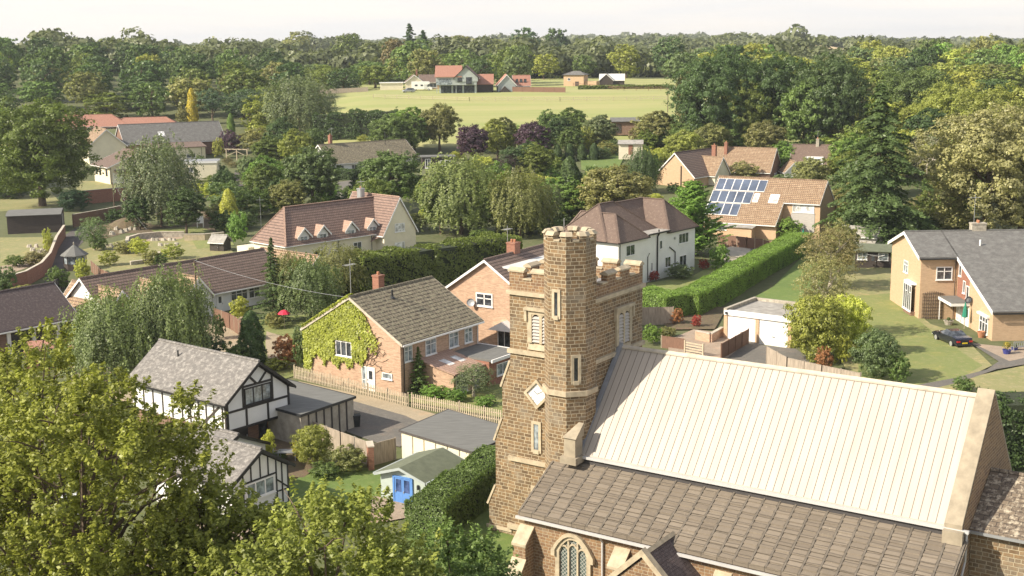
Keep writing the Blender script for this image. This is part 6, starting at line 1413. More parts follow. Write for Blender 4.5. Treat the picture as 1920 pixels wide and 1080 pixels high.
for _ in range(2400):
    Y = rw.uniform(200, 324); X = rw.uniform(-.30, .37) * Y
    if ns >= 235: break
    if any((X - a) ** 2 + (Y - b) ** 2 < (c + 1.5) ** 2 for a, b, c in BL): continue
    if Y > 312 and -.15 < X / Y < .1 and rw.random() < .8: continue
    if X / Y < -.22 and Y < 250 and rw.random() < .6: continue
    # keep sight lines to the roofs: nothing tall right in front of a house
    front = any(b - 60 < Y < b and abs(X - a * Y / b) < c for a, b, c in BL if c >= 5)
    big = rw.random() < .42 and not front; c = rw.choice(['mid', 'olive', 'dark', 'bright', 'greygreen', 'yellow', 'oak', 'brown' if not big else 'mid', 'lime' if not big else 'oak'])
    h = rw.uniform(6, 10.5) if big else rw.uniform(1.5, 3.6); w = h * (rw.uniform(.75, 1.05) if big else rw.uniform(1.2, 2.2))
    lm = min(LM, key=lambda q: (q[0] - X) ** 2 + (q[1] - Y) ** 2); dx, dy = X - lm[0], Y - lm[1]
    rel = ('behind' if dy > 0 else 'in front of') if abs(dy) > abs(dx) * 1.2 else ('right of' if dx > 0 else 'left of'); far = 'close' if math.hypot(dx, dy) < 16 else 'away'
    col_ = {**SH, 'brown': 'brownish', 'lime': 'lime green'}[c]; lab = f"{'tall' if h > 8 else 'middling' if big else 'spreading' if w > 5 else 'small'} {col_} {'tree' if big else 'shrub'} {far} {rel} {lm[2]}"
    if used_l.get(lab): continue
    used_l[lab] = 1; ns += 1
    tree(rw.choice(['broadA', 'broadB', 'broadC']) if big else rw.choice(['bush', 'bushB']), (X, Y, terr(X, Y)), h, w, c, lab, 'garden trees between the houses' if big else 'garden shrubs between the houses')
print('garden', ns)
def far_wood():
    rng = np.random.default_rng(77); pts = []
    for _ in range(8000):
        y = 556 * (3600 / 556) ** rng.uniform(0, 1); x = rng.uniform(-.48, .48) * y * 1.1
        if (850 < y < 1115 or y < 850 and rng.uniform() < .6) and -.175 < x / y < -.10: continue
        if (850 < y < 1155 or y < 850 and rng.uniform() < .6) and .208 < x / y < .266: continue
        if y > 1400 and rng.uniform() < .3: continue
        pts.append((x, y))
    pts = np.array(pts); near = pts[:, 1] < 1150; parts = []
    for sel, k, sz in ((near, 290, .15), (~near, 60, .32)):
        q = pts[sel]; n = len(q); r = 6.0 + q[:, 1] * .003
        hgt = rng.uniform(8, 12.5, n) + 5.5 * (rng.uniform(size=n) > .93) + 2.2 * np.sin(q[:, 0] / 67 + q[:, 1] / 240) + 1.6 * np.sin(q[:, 0] / 29 + 2); hgt = np.maximum(hgt, 6); zz = np.array([terr(x, y) for x, y in q])
        d = unit(rng.normal(size=(n, k, 3)).reshape(-1, 3) + np.array([0, 0, .4])).reshape(n, k, 3)
        bump_ = 1 + .16 * np.sin(d[..., 0] * 7 + rng.uniform(0, 6, (n, 1))) * np.sin(d[..., 1] * 7 + rng.uniform(0, 6, (n, 1))) + .12 * np.sin(d[..., 2] * 11 + rng.uniform(0, 6, (n, 1)))
        C_ = np.stack([q[:, 0], q[:, 1], zz + hgt * .5], 1)[:, None] + d * np.stack([r, r, hgt * .5], 1)[:, None] * (bump_ * rng.uniform(.85, 1.0, (n, k)))[..., None]
        Nn = unit((d + rng.normal(size=(n, k, 3)) * .35).reshape(-1, 3)); parts.append((C_.reshape(-1, 3), Nn, np.repeat(r * sz, k) * rng.uniform(.6, 1.3, n * k), np.repeat(rng.uniform(.15, .75, n), k) + rng.normal(size=n * k) * .08))
    A = [np.concatenate(v) for v in zip(*parts)]
    o = leaf_object('far_woodland', *A, asp=.8, color=(.165, .19, .09), rng=rng); o['kind'] = 'stuff'
far_wood()

# ------------------------------------------------------------------ hedges
def hedge(label, path, w, h, colr, lf=.11, dens=120, closed_top=1.0, name='hedge', seed=1, jag=.08):
    """path: ground points; a clipped hedge with a solid heart and a skin of leaves"""
    rng = np.random.default_rng(seed); pts = [Vector(p) for p in path]; Cs, Ns = [], []; q = MB(); z0 = pts[0]
    e = thing(name, label, 'hedge', pts[0])
    for a, b in zip(pts[:-1], pts[1:]):
        d = (b - a); L = d.length; d.normalize(); s = Vector((d.y, -d.x, 0)).normalized()
        c = .30
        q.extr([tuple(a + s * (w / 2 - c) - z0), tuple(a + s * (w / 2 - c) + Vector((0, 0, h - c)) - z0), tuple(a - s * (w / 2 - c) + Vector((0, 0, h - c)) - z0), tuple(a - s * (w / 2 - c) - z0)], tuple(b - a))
        per = 2 * h + w; n = int(L * per * dens * 1.1)
        t = rng.uniform(-.2 / max(L, .2), 1 + .2 / max(L, .2), n); u = rng.uniform(0, per, n)
        side_ = np.where(u < h, 1, np.where(u > h + w, -1, 0)); z = np.where(u < h, u, np.where(u > h + w, u - h - w, h)); off = np.where(side_ == 0, u - h - w / 2, side_ * w / 2)
        gx, gz = np.floor(t * L / .9 + .5 * np.floor(z / .8)).astype(int), np.floor(z / .8 + off / .9).astype(int); tab = rng.normal(size=997); lump = 1 + jag * .8 * tab[(gx * 31 + gz * 57) % 997] * .5 + jag * .6 * np.sin(t * L * 1.1 + tab[0] * 9) + jag * .5 * np.sin(t * L * .43 + tab[1] * 9 + z)
        inset = rng.uniform(0, .16, n) - (rng.uniform(size=n) > .95) * rng.uniform(.05, .3, n)
        # soften the shoulders
        sh = np.clip((z - (h - .45)) / .45, 0, 1); off = off * (1 - .16 * sh ** 2 * (side_ != 0)); z = z - np.where(side_ == 0, (np.abs(off) / (w / 2)) ** 4 * .35, 0)
        px = a.x + d.x * t * L + s.x * off * lump; py = a.y + d.y * t * L + s.y * off * lump; pz = a.z + (b.z - a.z) * t + z * (1 + (lump - 1) * .5)
        nn = np.stack([s.x * side_, s.y * side_, np.where(side_ == 0, 1, .2)], 1) + rng.normal(size=(n, 3)) * .45
        P = np.stack([px, py, pz], 1) - np.array(z0) ; Nn = unit(nn); P -= Nn * inset[:, None]
        Cs.append(P); Ns.append(Nn)
    for ends, sg in ((0, -1), (-1, 1)):
        a = pts[ends]; d = (pts[1] - pts[0]).normalized() if ends == 0 else (pts[-1] - pts[-2]).normalized(); s = Vector((d.y, -d.x, 0)).normalized(); n = int(w * h * dens)
        off = rng.uniform(-w / 2, w / 2, n); z = rng.uniform(0, h, n); P = np.stack([a.x + s.x * off + d.x * sg * .1, a.y + s.y * off + d.y * sg * .1, a.z + z], 1) - np.array(z0)
        Cs.append(P); Ns.append(unit(np.stack([np.full(n, d.x * sg), np.full(n, d.y * sg), np.full(n, .2)], 1) + rng.normal(size=(n, 3)) * .45))
    C_, Nn = np.concatenate(Cs), np.concatenate(Ns); n = len(C_)
    lv = .5 + .22 * np.sin(C_[:, 0] * 1.3 + C_[:, 2] * 2) * np.sin(C_[:, 1] * 1.1) + rng.normal(size=n) * .2
    o = leaf_object('foliage', C_, Nn, lf * rng.uniform(.6, 1.3, n), lv, parent=e, color=tuple(v * 1.3 for v in GREEN[colr]), rng=rng)
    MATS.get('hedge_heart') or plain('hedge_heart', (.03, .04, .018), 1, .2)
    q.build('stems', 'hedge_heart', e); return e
hedge('long clipped green hedge running up the garden right of the church tower', [at(1283, 596), at(1330, 570), at(1400, 530), at(1500, 470)], 3.5, 2.7, 'hedge', lf=.075, dens=200, jag=.05)
hedge('short clipped hedge with flat yellow green top behind the church tower', [at(1206, 585), at(1268, 600)], 3.6, 2.7, 'hedge', lf=.075, dens=200, seed=2, jag=.05)
hedge('tall dark hedge between the mossy roofed house and the cream dormer house', [at(664, 560), at(800, 536), at(960, 512)], 4.4, 5.0, 'oak', lf=.15, dens=60, seed=3, jag=.14)
hedge('thick clipped hedge beside the summerhouse casting shade on the churchyard grass', [at(800, 1022), at(870, 968), at(938, 915)], 2.8, 2.6, 'mid', lf=.08, dens=210, seed=4, jag=.06)
hedge('tall dark leylandii hedge with bare stems below, above the mossy bungalow', [at(592, 266), at(745, 258)], 5, 7.0, 'dark', lf=.22, dens=26, seed=5, jag=.16)
hedge('bright clipped lime hedge behind the olive birch', [at(965, 345), at(1042, 362)], 2.2, 2.6, 'lime', lf=.12, dens=50, seed=6)
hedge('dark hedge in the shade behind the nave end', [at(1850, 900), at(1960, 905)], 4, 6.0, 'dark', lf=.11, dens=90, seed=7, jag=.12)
hedge('long low vine like hedge in front of the sandy farm building', [at(1085, 168), at(1262, 166)], 2.0, 1.3, 'oak', lf=.25, dens=12, seed=8)
hedge('low green hedge behind the campervan', [at(640, 158), at(800, 156)], 3.0, 2.0, 'mid', lf=.25, dens=12, seed=9)
hedge('dark hedge behind the barn annexe', [at(930, 143), at(1070, 145)], 3.0, 3.0, 'dark', lf=.28, dens=12, seed=10)
hedge('dark green hedge under the mossy bungalow eaves', [at(600, 335), at(700, 340)], 3.0, 2.2, 'dark', lf=.14, dens=40, seed=11)

# creeper on the brick house
def creeper():
    rng = np.random.default_rng(8); L, W, he, ri = 11.2, 11.2, 4.85, 3.3; n = 30000
    a = rng.uniform(2.2, 11.5, n); z = rng.uniform(0, he + ri, n)
    top = he + ri * (1 - np.abs(a - W / 2) / (W / 2)) - .05
    low = np.interp(a, [2.2, 3.5, 5, 7, 9, 10.4, 11.0, 11.5], [4.4, 3.3, 2.2, 2.0, 2.1, 2.3, .2, 0]) + .35 * np.sin(a * 4) + .2 * np.sin(a * 11)
    high = np.interp(a, [2.2, 3.2, 3.8, 4.6, 5.6, 11.5], [4.5, 5.5, 6.6, 7.6, 9, 9]); keep = (z < np.minimum(top, high)) & (z > low)
    keep &= ~((np.abs(a - 6.6) < 1.05) & (z > 2.65) & (z < 4.2))
    dn = np.interp(a, [2.2, 4.5, 6], [.12, .55, 1]); keep &= rng.uniform(size=n) < dn * np.where(np.sin(a * 3.1) * np.sin(z * 3.7) > -.75, 1, .4)
    a, z = a[keep], z[keep]; m_ = len(a); P = np.stack([-.05 - rng.uniform(0, .16, m_), a, z], 1)
    # along the roof verge too
    k = 2600; v = rng.uniform(5.6, 11.5, k); P2 = np.stack([rng.uniform(-.32, .35, k), v, he + ri * (1 - np.abs(v - W / 2) / (W / 2)) + rng.uniform(.12, .4, k)], 1); P = np.concatenate([P, P2])
    Nn = unit(np.concatenate([np.tile([-1.0, 0, .35], (m_, 1)), np.tile([-.3, .2, 1.0], (k, 1))]) + rng.normal(size=(m_ + k, 3)) * .4)
    lv = .5 + .25 * np.sin(P[:, 1] * 2.1) * np.sin(P[:, 2] * 2.7) + rng.normal(size=len(P)) * .2
    o = leaf_object('creeper', P, Nn, .10 * rng.uniform(.6, 1.4, len(P)), lv, asp=.8, color=(.36, .40, .07), rng=rng); o.location = (-9.69, 107.43, 0); o.rotation_euler = (0, 0, R(54.4)); tag(o, 'yellow green creeper climbing the gable of the pink brick house', 'climber')
    q = MB(); rr = random.Random(4)
    for i in range(26):
        y0 = rr.uniform(3.2, 5.0); p = [(-.03, y0, rr.uniform(2.2, 4.5))]
        for j in range(7): p.append((-.03, p[-1][1] - rr.uniform(.05, .42), p[-1][2] + rr.uniform(-.28, .4)))
        p = [x for x in p if x[1] > .3 and x[2] < he + ri * (1 - abs(x[1] - W / 2) / (W / 2)) - .3]
        if len(p) > 2: q.tube(p, .018, 4)
    q.build('stems', 'bark', o)
creeper()

# ------------------------------------------------------------------ the great foreground trees below the camera
def foreground(label, cx, cy, zt, w, zb, seed, nl, ncl, nlf, size, colr, sy=1.0, lobes=None):
    rng = np.random.default_rng(seed); e = thing('oak_tree', label, 'tree', (cx, cy, 0)); lob = []; R0 = w / 2; zc, rz = (zt + zb) / 2, (zt - zb) / 2
    for i in range(nl):
        ph = math.acos(1 - 1.8 * (i + .5) / nl); th = i * 2.39996 + rng.uniform(-.3, .3); q = rng.uniform(.62, .92); s = rng.uniform(.17, .28)
        lob.append((math.sin(ph) * math.cos(th) * R0 * q, math.sin(ph) * math.sin(th) * R0 * q * sy, zc + math.cos(ph) * rz * q, R0 * s, R0 * s, R0 * s * .75))
    Cs, Ns, Ss, Ls = [], [], [], []
    for (x, y, z, rx, ry, rz_) in lob:   # each lobe is a bough of leafy sprigs pointing up and out
        base = rng.uniform(.2, .8)
        d = unit(rng.normal(size=(ncl, 3)) + np.array([0, 0, .4])); cc = np.array([x, y, z]) + d * np.array([rx, ry, rz_]) * rng.uniform(.5, 1.1, (ncl, 1))
        for c, dd in zip(cc, d):
            dirn = unit((dd * .8 + np.array([0, 0, .7]) + rng.normal(size=3) * .35)[None])[0]; ln = rng.uniform(.45, 1.15); m_ = int(nlf * rng.uniform(.5, 1.5))
            t = rng.uniform(0, 1, m_); side_ = unit(rng.normal(size=(m_, 3))); p = c + np.outer(t, dirn * ln) + side_ * (.07 + .30 * (1 - t[:, None]) ** .8) * rng.uniform(.2, 1, (m_, 1))
            Cs.append(p); Ns.append(unit(side_ * .5 + np.array([0, 0, .7]) + dirn * .2 + rng.normal(size=(m_, 3)) * .4)); Ss.append(size * rng.uniform(.55, 1.25, m_)); Ls.append(np.clip(base + rng.normal() * .16 + t * .12 + rng.normal(size=m_) * .2, 0, 1))
    A = tuple(np.concatenate(v) for v in (Cs, Ns, Ss, Ls)); leaf_object('crown', *A, parent=e, color=colr, rng=rng, asp=.55)
    t = MB(); t.tube([(0, 0, -.5), (.1, .1, zb * .6), (0, .2, zb + rz * .4), (.2, 0, zc + rz * .4)], [.5, .38, .28, .1], 10)
    rr = random.Random(seed)
    for (x, y, z, rx, ry, rz_) in lob:
        z0 = min(z - .6, rr.uniform(zb * .75, zc)); m1 = Vector((x * .45, y * .45, (z0 + z) / 2 + .4)); t.tube([(0, .1, z0), m1, (x, y, z)], [.14, .07, .02], 6)
        for k in range(2):
            a = Vector((x, y, z)) + Vector((rr.uniform(-1, 1) * rx, rr.uniform(-1, 1) * ry, rr.uniform(-.4, 1) * rz_)) * 1.1; t.tube([(x * .8, y * .8, z - .2), (Vector((x, y, z)) + a) / 2 + Vector((0, 0, .1)), a], [.045, .028, .01], 4)
    t.build('trunk', 'bark', e); print(label, len(A[0]))
foreground('large foreground oak with yellow green leaves filling the lower left corner', -16.6, 46.5, 17.9, 12.4, 6.0, 61, 56, 24, 60, .10, (.245, .268, .052), sy=.7)
foreground('spreading lower foreground oak bough right of the large oak', -11.4, 46.0, 13.6, 7.4, 5.5, 65, 34, 22, 56, .10, (.225, .255, .055), sy=.8)
foreground('foreground oak crown along the bottom edge left of the churchyard', -6.5, 41.5, 14.7, 8.8, 4.6, 62, 44, 26, 56, .095, (.235, .27, .06), sy=.7)
foreground('leafy foreground tree at the far bottom left corner', -20.5, 52.0, 18.4, 9.0, 7.0, 63, 30, 24, 50, .10, (.245, .268, .052), sy=.8)
foreground('dark leaved small foreground tree at the bottom beside the churchyard grass', -1.9, 44.0, 12.7, 5.2, 4.0, 64, 26, 24, 46, .085, (.14, .21, .06))

# ------------------------------------------------------------------ lawns, drives, paths
sheet('lawn', [(0, 372), (95, 362), (120, 386), (0, 398)], 'lawn_dry')
sheet('lawn', [(0, 448), (100, 446), (82, 478), (50, 492), (0, 500)], 'lawn_dry')
sheet('terrace', [(0, 500), (60, 490), (85, 478), (60, 500), (0, 520)], 'paving')
sheet('drive', [(122, 442), (160, 418), (196, 408), (178, 432), (140, 470), (118, 520), (80, 545), (92, 500), (112, 462)], 'drive_dark')
sheet('lawn', [(180, 418), (270, 400), (345, 400), (400, 398), (405, 440), (300, 440), (236, 440), (190, 452)], 'soil')
sheet('lawn', [(282, 432), (395, 424), (402, 440), (300, 444)], 'lawn')
sheet('garden_bed', [(150, 470), (235, 452), (345, 446), (420, 452), (440, 480), (330, 500), (200, 520), (160, 505)], 'lawn_dry')
sheet('path', [(236, 446), (282, 441), (345, 440), (342, 450), (285, 452), (240, 458)], 'paving')
sheet('lawn', [(360, 452), (430, 446), (440, 462), (370, 470)], 'lawn')
sheet('patio', [(382, 600), (470, 596), (500, 640), (560, 650), (540, 700), (400, 690), (380, 640)], 'gravel')
sheet('patio', [(150, 690), (270, 700), (330, 720), (260, 760), (120, 730)], 'gravel')
sheet('garden', [(480, 600), (600, 590), (590, 700), (520, 720), (440, 700), (480, 650)], 'lawn')
sheet('path', [(500, 628), (540, 640), (545, 690), (505, 690), (498, 650)], 'gravel')
sheet('verge', [(560, 716), (700, 752), (860, 790), (960, 812), (960, 850), (860, 830), (740, 800), (660, 765), (560, 730)], 'gravel')
sheet('lane', [(600, 740), (670, 762), (760, 785), (800, 800), (750, 840), (700, 835), (600, 800), (540, 790)], 'asphalt')
sheet('front_garden', [(765, 762), (900, 720), (960, 735), (960, 792)], 'lawn')
sheet('garden_lawn', [(560, 905), (640, 880), (720, 885), (716, 938), (600, 975), (520, 960)], 'lawn_lush')
sheet('patio', [(700, 938), (775, 934), (768, 985), (690, 1000)], 'paving')
sheet('patio', [(455, 850), (560, 818), (600, 880), (570, 905), (500, 900)], 'soil')
sheet('churchyard', [(640, 1100), (800, 990), (950, 890), (975, 950), (1000, 1100), (900, 1180), (700, 1180)], 'lawn_lush')
sheet('lane', [(280, 1000), (500, 985), (560, 1010), (500, 1200), (200, 1200)], 'paving')
sheet('lawn', [(1566, 530), (1600, 508), (1680, 498), (1680, 560), (1745, 612), (1800, 628), (1860, 690), (1810, 714), (1700, 730), (1600, 730), (1560, 640)], 'lawn_dry')
sheet('lawn', [(1600, 560), (1672, 556), (1724, 605), (1760, 640), (1842, 690), (1800, 712), (1700, 728), (1610, 720)], 'lawn')
sheet('lawn', [(1740, 732), (1850, 706), (1960, 686), (1960, 790), (1860, 780), (1800, 765)], 'lawn_dry')
sheet('path', [(1700, 736), (1790, 718), (1850, 700), (1872, 684), (1820, 650), (1834, 646), (1896, 676), (1960, 664), (1960, 684), (1868, 702), (1800, 722), (1730, 742)], 'asphalt')
sheet('forecourt', [(1824, 650), (1880, 652), (1960, 655), (1960, 668), (1892, 684)], 'paving')
sheet('grass_strip', [(1375, 585), (1450, 540), (1510, 478), (1560, 500), (1530, 560), (1450, 590)], 'lawn_lush')
sheet('bank', [(1200, 560), (1215, 535), (1300, 520), (1390, 470), (1440, 455), (1480, 460), (1380, 520), (1280, 572)], 'lawn')
sheet('driveway', [(1348, 690), (1404, 642), (1430, 652), (1490, 660), (1560, 700), (1560, 760), (1340, 740)], 'asphalt')
sheet('yard', [(1255, 640), (1300, 625), (1352, 628), (1400, 648), (1350, 690), (1250, 690)], 'paving')
sheet('deck', [(1346, 478), (1400, 452), (1440, 458), (1400, 492), (1350, 498)], 'pale_concrete')
sheet('flower_bed', [(1240, 600), (1330, 575), (1362, 585), (1340, 625), (1250, 625)], 'soil')
sheet('far_lawn', [(1088, 292), (1175, 290), (1160, 316), (1120, 330), (1090, 320)], 'lawn_lush')
sheet('far_drive', [(440, 322), (470, 318), (475, 350), (440, 352)], 'drive_dark')
sheet('hall_yard', [(150, 340), (220, 345), (215, 360), (140, 362)], 'lawn_dry')
sheet('street', [(590, 350), (660, 340), (720, 372), (640, 400)], 'asphalt')
sheet('garden', [(960, 330), (1040, 330), (1050, 380), (960, 385)], 'lawn')
sheet('garden', [(800, 470), (960, 455), (1000, 480), (850, 500)], 'lawn')

# ------------------------------------------------------------------ fences and walls
def fence(label, path, h=1.75, mat='fence_brown', post='fence_grey', step=1.83, name='panel_fence', group=None):
    pts = [Vector(p) for p in path]; o = pts[0]; e = thing(name, label, 'fence', o, 0, group)
    for a, b in zip(pts[:-1], pts[1:]):
        n = max(1, round((b - a).length / step)); d = (b - a).normalized(); s = Vector((d.y, -d.x, 0)).normalized() * .02
        for i in range(n):
            p, q_ = a.lerp(b, i / n) - o, a.lerp(b, (i + 1) / n) - o
            m_ = MB(); m_.extr([p - s + d * .05, q_ - s - d * .05, q_ - s - d * .05 + Vector((0, 0, h)), p - s + d * .05 + Vector((0, 0, h))], s * 2); m_.beam(p + Vector((0, 0, h + .02)) + d * .05, q_ + Vector((0, 0, h + .02)) - d * .05, .07, .05)
            m_.build('panel', mat, e)
        for i in range(n + 1):
            p = a.lerp(b, i / n) - o; m_ = MB(); m_.beam(p - Vector((0, 0, .2)), p + Vector((0, 0, h + .1)), .11); m_.build('post', post, e)
    return e
def picket(label, path, h=1.2, gap=.21):
    pts = [Vector(p) for p in path]; o = pts[0]; e = thing('picket_fence', label, 'fence', o); m_ = MB(); rr = random.Random(2); rail = MB()
    for a, b in zip(pts[:-1], pts[1:]):
        L = (b - a).length; n = int(L / gap); d = (b - a).normalized(); s = Vector((d.y, -d.x, 0))
        for i in range(n):
            p = a.lerp(b, i / n) - o + s * .04; l = rr.uniform(-.02, .02); hh = h + rr.uniform(-.03, .03)
            m_.extr([p, p + d * .1, p + d * (.1 + l) + Vector((0, 0, hh - .05)), p + d * (.05 + l) + Vector((0, 0, hh)), p + d * l + Vector((0, 0, hh - .05))], s * .02)
        for z in (.3, .85): rail.beam(a - o + Vector((0, 0, z)), b - o + Vector((0, 0, z)), .05, .08)
        k = max(1, round(L / 2.4))
        for i in range(k + 1): p = a.lerp(b, i / k) - o; q_ = MB(); q_.beam(p - Vector((0, 0, .1)) - s * .05, p - s * .05 + Vector((0, 0, h + .06)), .1); q_.build('post', 'picket_wood', e)
    m_.build('slats', 'picket_wood', e); rail.build('rail', 'picket_wood', e); return e
G = lambda *pp: [at(*p) for p in pp]
picket('picket fence in front of the pink brick house, left of the gap', G((552, 712), (765, 768))); picket('picket fence in front of the shrubs, between the gap and the church tower', G((772, 766), (955, 800)))
fence('dark brown fence with a latch casting shadow on the garage drive', [Vector((19.95, 119.1, 0)), Vector((23.7, 125.4, 0))], 1.6, 'fence_brown', 'fence_brown')
fence('curved grey board fence below the bright garage shrubs', G((1437, 690), (1475, 708), (1540, 722), (1612, 742)), 1.75, 'fence_grey', 'fence_grey')
fence('grey panel fence behind the rounded conifer', G((588, 838), (640, 855), (694, 880)), 1.7, 'fence_grey', 'concrete'); fence('short grey fence and lattice between the brick pier and cream garage', G((700, 884), (742, 870)), 1.6, 'fence_grey', 'fence_grey')
fence('brown panel fence beside the long bungalow window', G((402, 608), (432, 622), (466, 644)), 1.7, 'fence_brown', 'picket_wood')
fence('dark fence with pale posts running below the curved brick wall', G((2, 590), (40, 580), (80, 568), (128, 536)), 1.7, 'fence_dark', 'concrete')
fence('stepped brown fence panels beside the gazebo', G((172, 512), (190, 530), (226, 546)), 1.5, 'fence_brown', 'picket_wood')
fence('pinkish brown fence in front of the solar house', G((1345, 462), (1400, 468), (1462, 478)), 1.7, 'fence_brown', 'picket_wood')
fence('upright grey boards between the clipped hedges and the tower', G((1204, 612), (1262, 610)), 1.9, 'fence_grey', 'fence_grey')
fence('low brown fence in front of the shrub bed', G((1240, 655), (1284, 662)), 1.2, 'fence_brown', 'picket_wood')
fence('grey fence in the shade between the two brick houses', G((905, 676), (952, 690)), 1.8, 'fence_grey', 'fence_grey')
fence('red brown fence below the mid garden steps', G((385, 408), (418, 425)), 1.5, 'fence_brown', 'fence_grey')
fence('fence behind the far lawn and clipped cypresses', G((1140, 270), (1085, 268), (1030, 274)), 1.6, 'fence_grey', 'fence_grey', 3)
fence('wooden garden fence right of the modern house', G((960, 172), (1060, 174)), 1.6, 'fence_brown', 'fence_brown', 4)
fence('fence of the tennis lawn at the left end of the field', G((590, 178), (690, 172)), 1.5, 'fence_grey', 'concrete', 4)
def rails(label, path, mat='picket_wood'):
    pts = [Vector(p) for p in path]; o = pts[0]; e = thing('rail_fence', label, 'fence', o)
    for a, b in zip(pts[:-1], pts[1:]):
        n = max(1, int((b - a).length / 4)); q_ = MB()
        for z in (.55, 1.1): q_.beam(a - o + Vector((0, 0, z)), b - o + Vector((0, 0, z)), .06, .12)
        q_.build('rail', mat, e)
        for i in range(n + 1): p = a.lerp(b, i / n) - o; q_ = MB(); q_.beam(p - Vector((0, 0, .3)), p + Vector((0, 0, 1.25)), .13); q_.build('post', mat, e)
rails('pale rail fence across the dry middle of the field', G((700, 186), (880, 190), (1050, 191), (1250, 189))); rails('short rail fence in front of the field stable', G((1150, 247), (1190, 248)), 'white_paint')
rails('dark rail fence along the back of the field', G((1075, 162), (1170, 170), (1262, 170)), 'fence_brown')
def wall(label, path, h, mat='brick_red', t=.3, cap='pale_concrete', name='garden_wall'):
    pts = [Vector(p) for p in path]; o = pts[0]; e = thing(name, label, 'wall', o); m_, c_ = MB(), MB()
    for a, b in zip(pts[:-1], pts[1:]):
        d = (b - a).normalized(); s = Vector((d.y, -d.x, 0)).normalized() * t / 2; z = Vector((0, 0, h)); a, b = a - o, b - o
        m_.extr([a - s - z * .1, b - s - z * .1, b - s + z, a - s + z], s * 2); s2 = s * 1.25; c_.extr([a - s2 + z * 1.002, b - s2 + z * 1.002, b - s2 + z * 1.002 + Vector((0, 0, .07)), a - s2 + z * 1.002 + Vector((0, 0, .07))], s2 * 2)
    m_.build('brickwork', mat, e); c_.build('coping', cap, e); return e
wall('curving red brick retaining wall beside the steep drive', G((-20, 560), (20, 548), (50, 538), (80, 522), (96, 500), (108, 470), (122, 446)), 1.9)
wall('long brick wall below the cream hall', G((130, 388), (210, 380), (290, 372)), 2.6, cap='lead'); wall('lower brick wall behind the birch garden', G((138, 428), (200, 416), (275, 400)), 2.2, 'brick_brown', cap='grey_stone')
wall('curved pale stone wall in the left garden', G((236, 476), (240, 456), (262, 450), (300, 446), (346, 448)), .9, 'grey_stone', .4); wall('pale block wall with stepped top beside the garden steps', G((346, 452), (385, 452), (420, 448)), 1.0, 'pale_stone', .4)
wall('low stone edging behind the long bungalow', G((245, 500), (280, 496), (300, 480)), .5, 'grey_stone', .4)
wall('raised brick planter with pale coping beside the white garages', G((1305, 640), (1332, 648), (1354, 636)), 1.0, 'brick_pink', .3)
wall('brick pier at the end of the grey panel fence', G((694, 884), (697, 885.5)), 1.8, 'brick_red', .4)

# ------------------------------------------------------------------ vehicles
def wheel(parent, x, y, r=.33, w=.22):
    t = MB(); t.tube([(x, y - w / 2, r), (x, y + w / 2, r)], r, 18); to = t.build('wheel', 'rubber', parent); k = MB(); s = 1 if y > 0 else -1
    k.tube([(x, y + s * (w / 2 - .01), r), (x, y + s * (w / 2 + .015), r)], r * .68, 14); k.build('rim', 'alloy', to)
def car(name, label, loc, rz, paint, st, hw=.88, L=4.5, group=None, plate=True, wb=(.85, 3.55)):
    """st: stations along the car, rear first: x, sill z, belt z, roof z, roof half width"""
    C = thing(name, label, 'car', loc, rz, group); b_ = MB(); rings = []
    for x, zb, zk, zt, rw in st:
        e = hw * (.86 if x in (st[0][0], st[-1][0]) else (.96 if x in (st[1][0], st[-2][0]) else 1)); rings.append([(x, -e * .9, zb), (x, -e, zb + .22), (x, -e * .97, zk), (x, -rw, zt), (x, rw, zt), (x, e * .97, zk), (x, e, zb + .22), (x, e * .9, zb)])
    for i in range(len(rings) - 1):
        A, B = rings[i], rings[i + 1]; cab = max(st[i][3] - st[i][2], st[i + 1][3] - st[i + 1][2]) > .2; full = min(st[i][3] - st[i][2], st[i + 1][3] - st[i + 1][2]) > .2
        for k in range(7):
            m_ = 1 if (k in (2, 4) and cab) or (k == 3 and cab and not full) else 0
            b_.face([A[k], A[k + 1], B[k + 1], B[k]][::-1], m_)
        b_.face([A[7], A[0], B[0], B[7]][::-1], 0)
    b_.face(rings[0], 0); b_.face(rings[-1][::-1], 0); bo = b_.build('body', [paint, 'glass_dark'], C)
    for x in wb:
        for s in (-1, 1): wheel(C, x, s * (hw - .09))
    x0, x1 = st[0][0], st[-1][0]; zr = st[0][2] - .16
    for s in (-1, 1):
        q_ = MB(); q_.box(x0 - .02, x0 + .12, min(s * .45, s * .78), max(s * .45, s * .78), zr - .08, zr + .08); q_.build('tail_light', 'lamp_red', C)
        q_ = MB(); q_.box(x1 - .14, x1 + .015, min(s * .42, s * .74), max(s * .42, s * .74), st[-1][2] - .2, st[-1][2] - .06); q_.build('headlight', 'glass_pale', C)
        q_ = MB(); q_.box(x1 - 1.75, x1 - 1.6, min(s * hw, s * (hw + .16)), max(s * hw, s * (hw + .16)), .92, 1.04); q_.build('wing_mirror', paint, C)
    if plate: q_ = MB(); q_.box(x0 - .035, x0 - .002, -.26, .26, zr - .2, zr - .09); q_.build('number_plate', 'plate_yellow', C)
    q_ = MB(); q_.box(x0 - .04, x0 + .2, -.8, .8, .26, .42); q_.build('rear_bumper', 'plastic_black', C)
    return C
coupe = [(0, .34, .80, .82, .6), (.18, .26, .92, .94, .66), (.75, .22, .95, 1.02, .62), (1.45, .22, .94, 1.33, .56), (2.3, .22, .92, 1.36, .56), (3.15, .22, .90, .93, .66), (4.1, .24, .80, .83, .62), (4.55, .32, .62, .65, .55)]
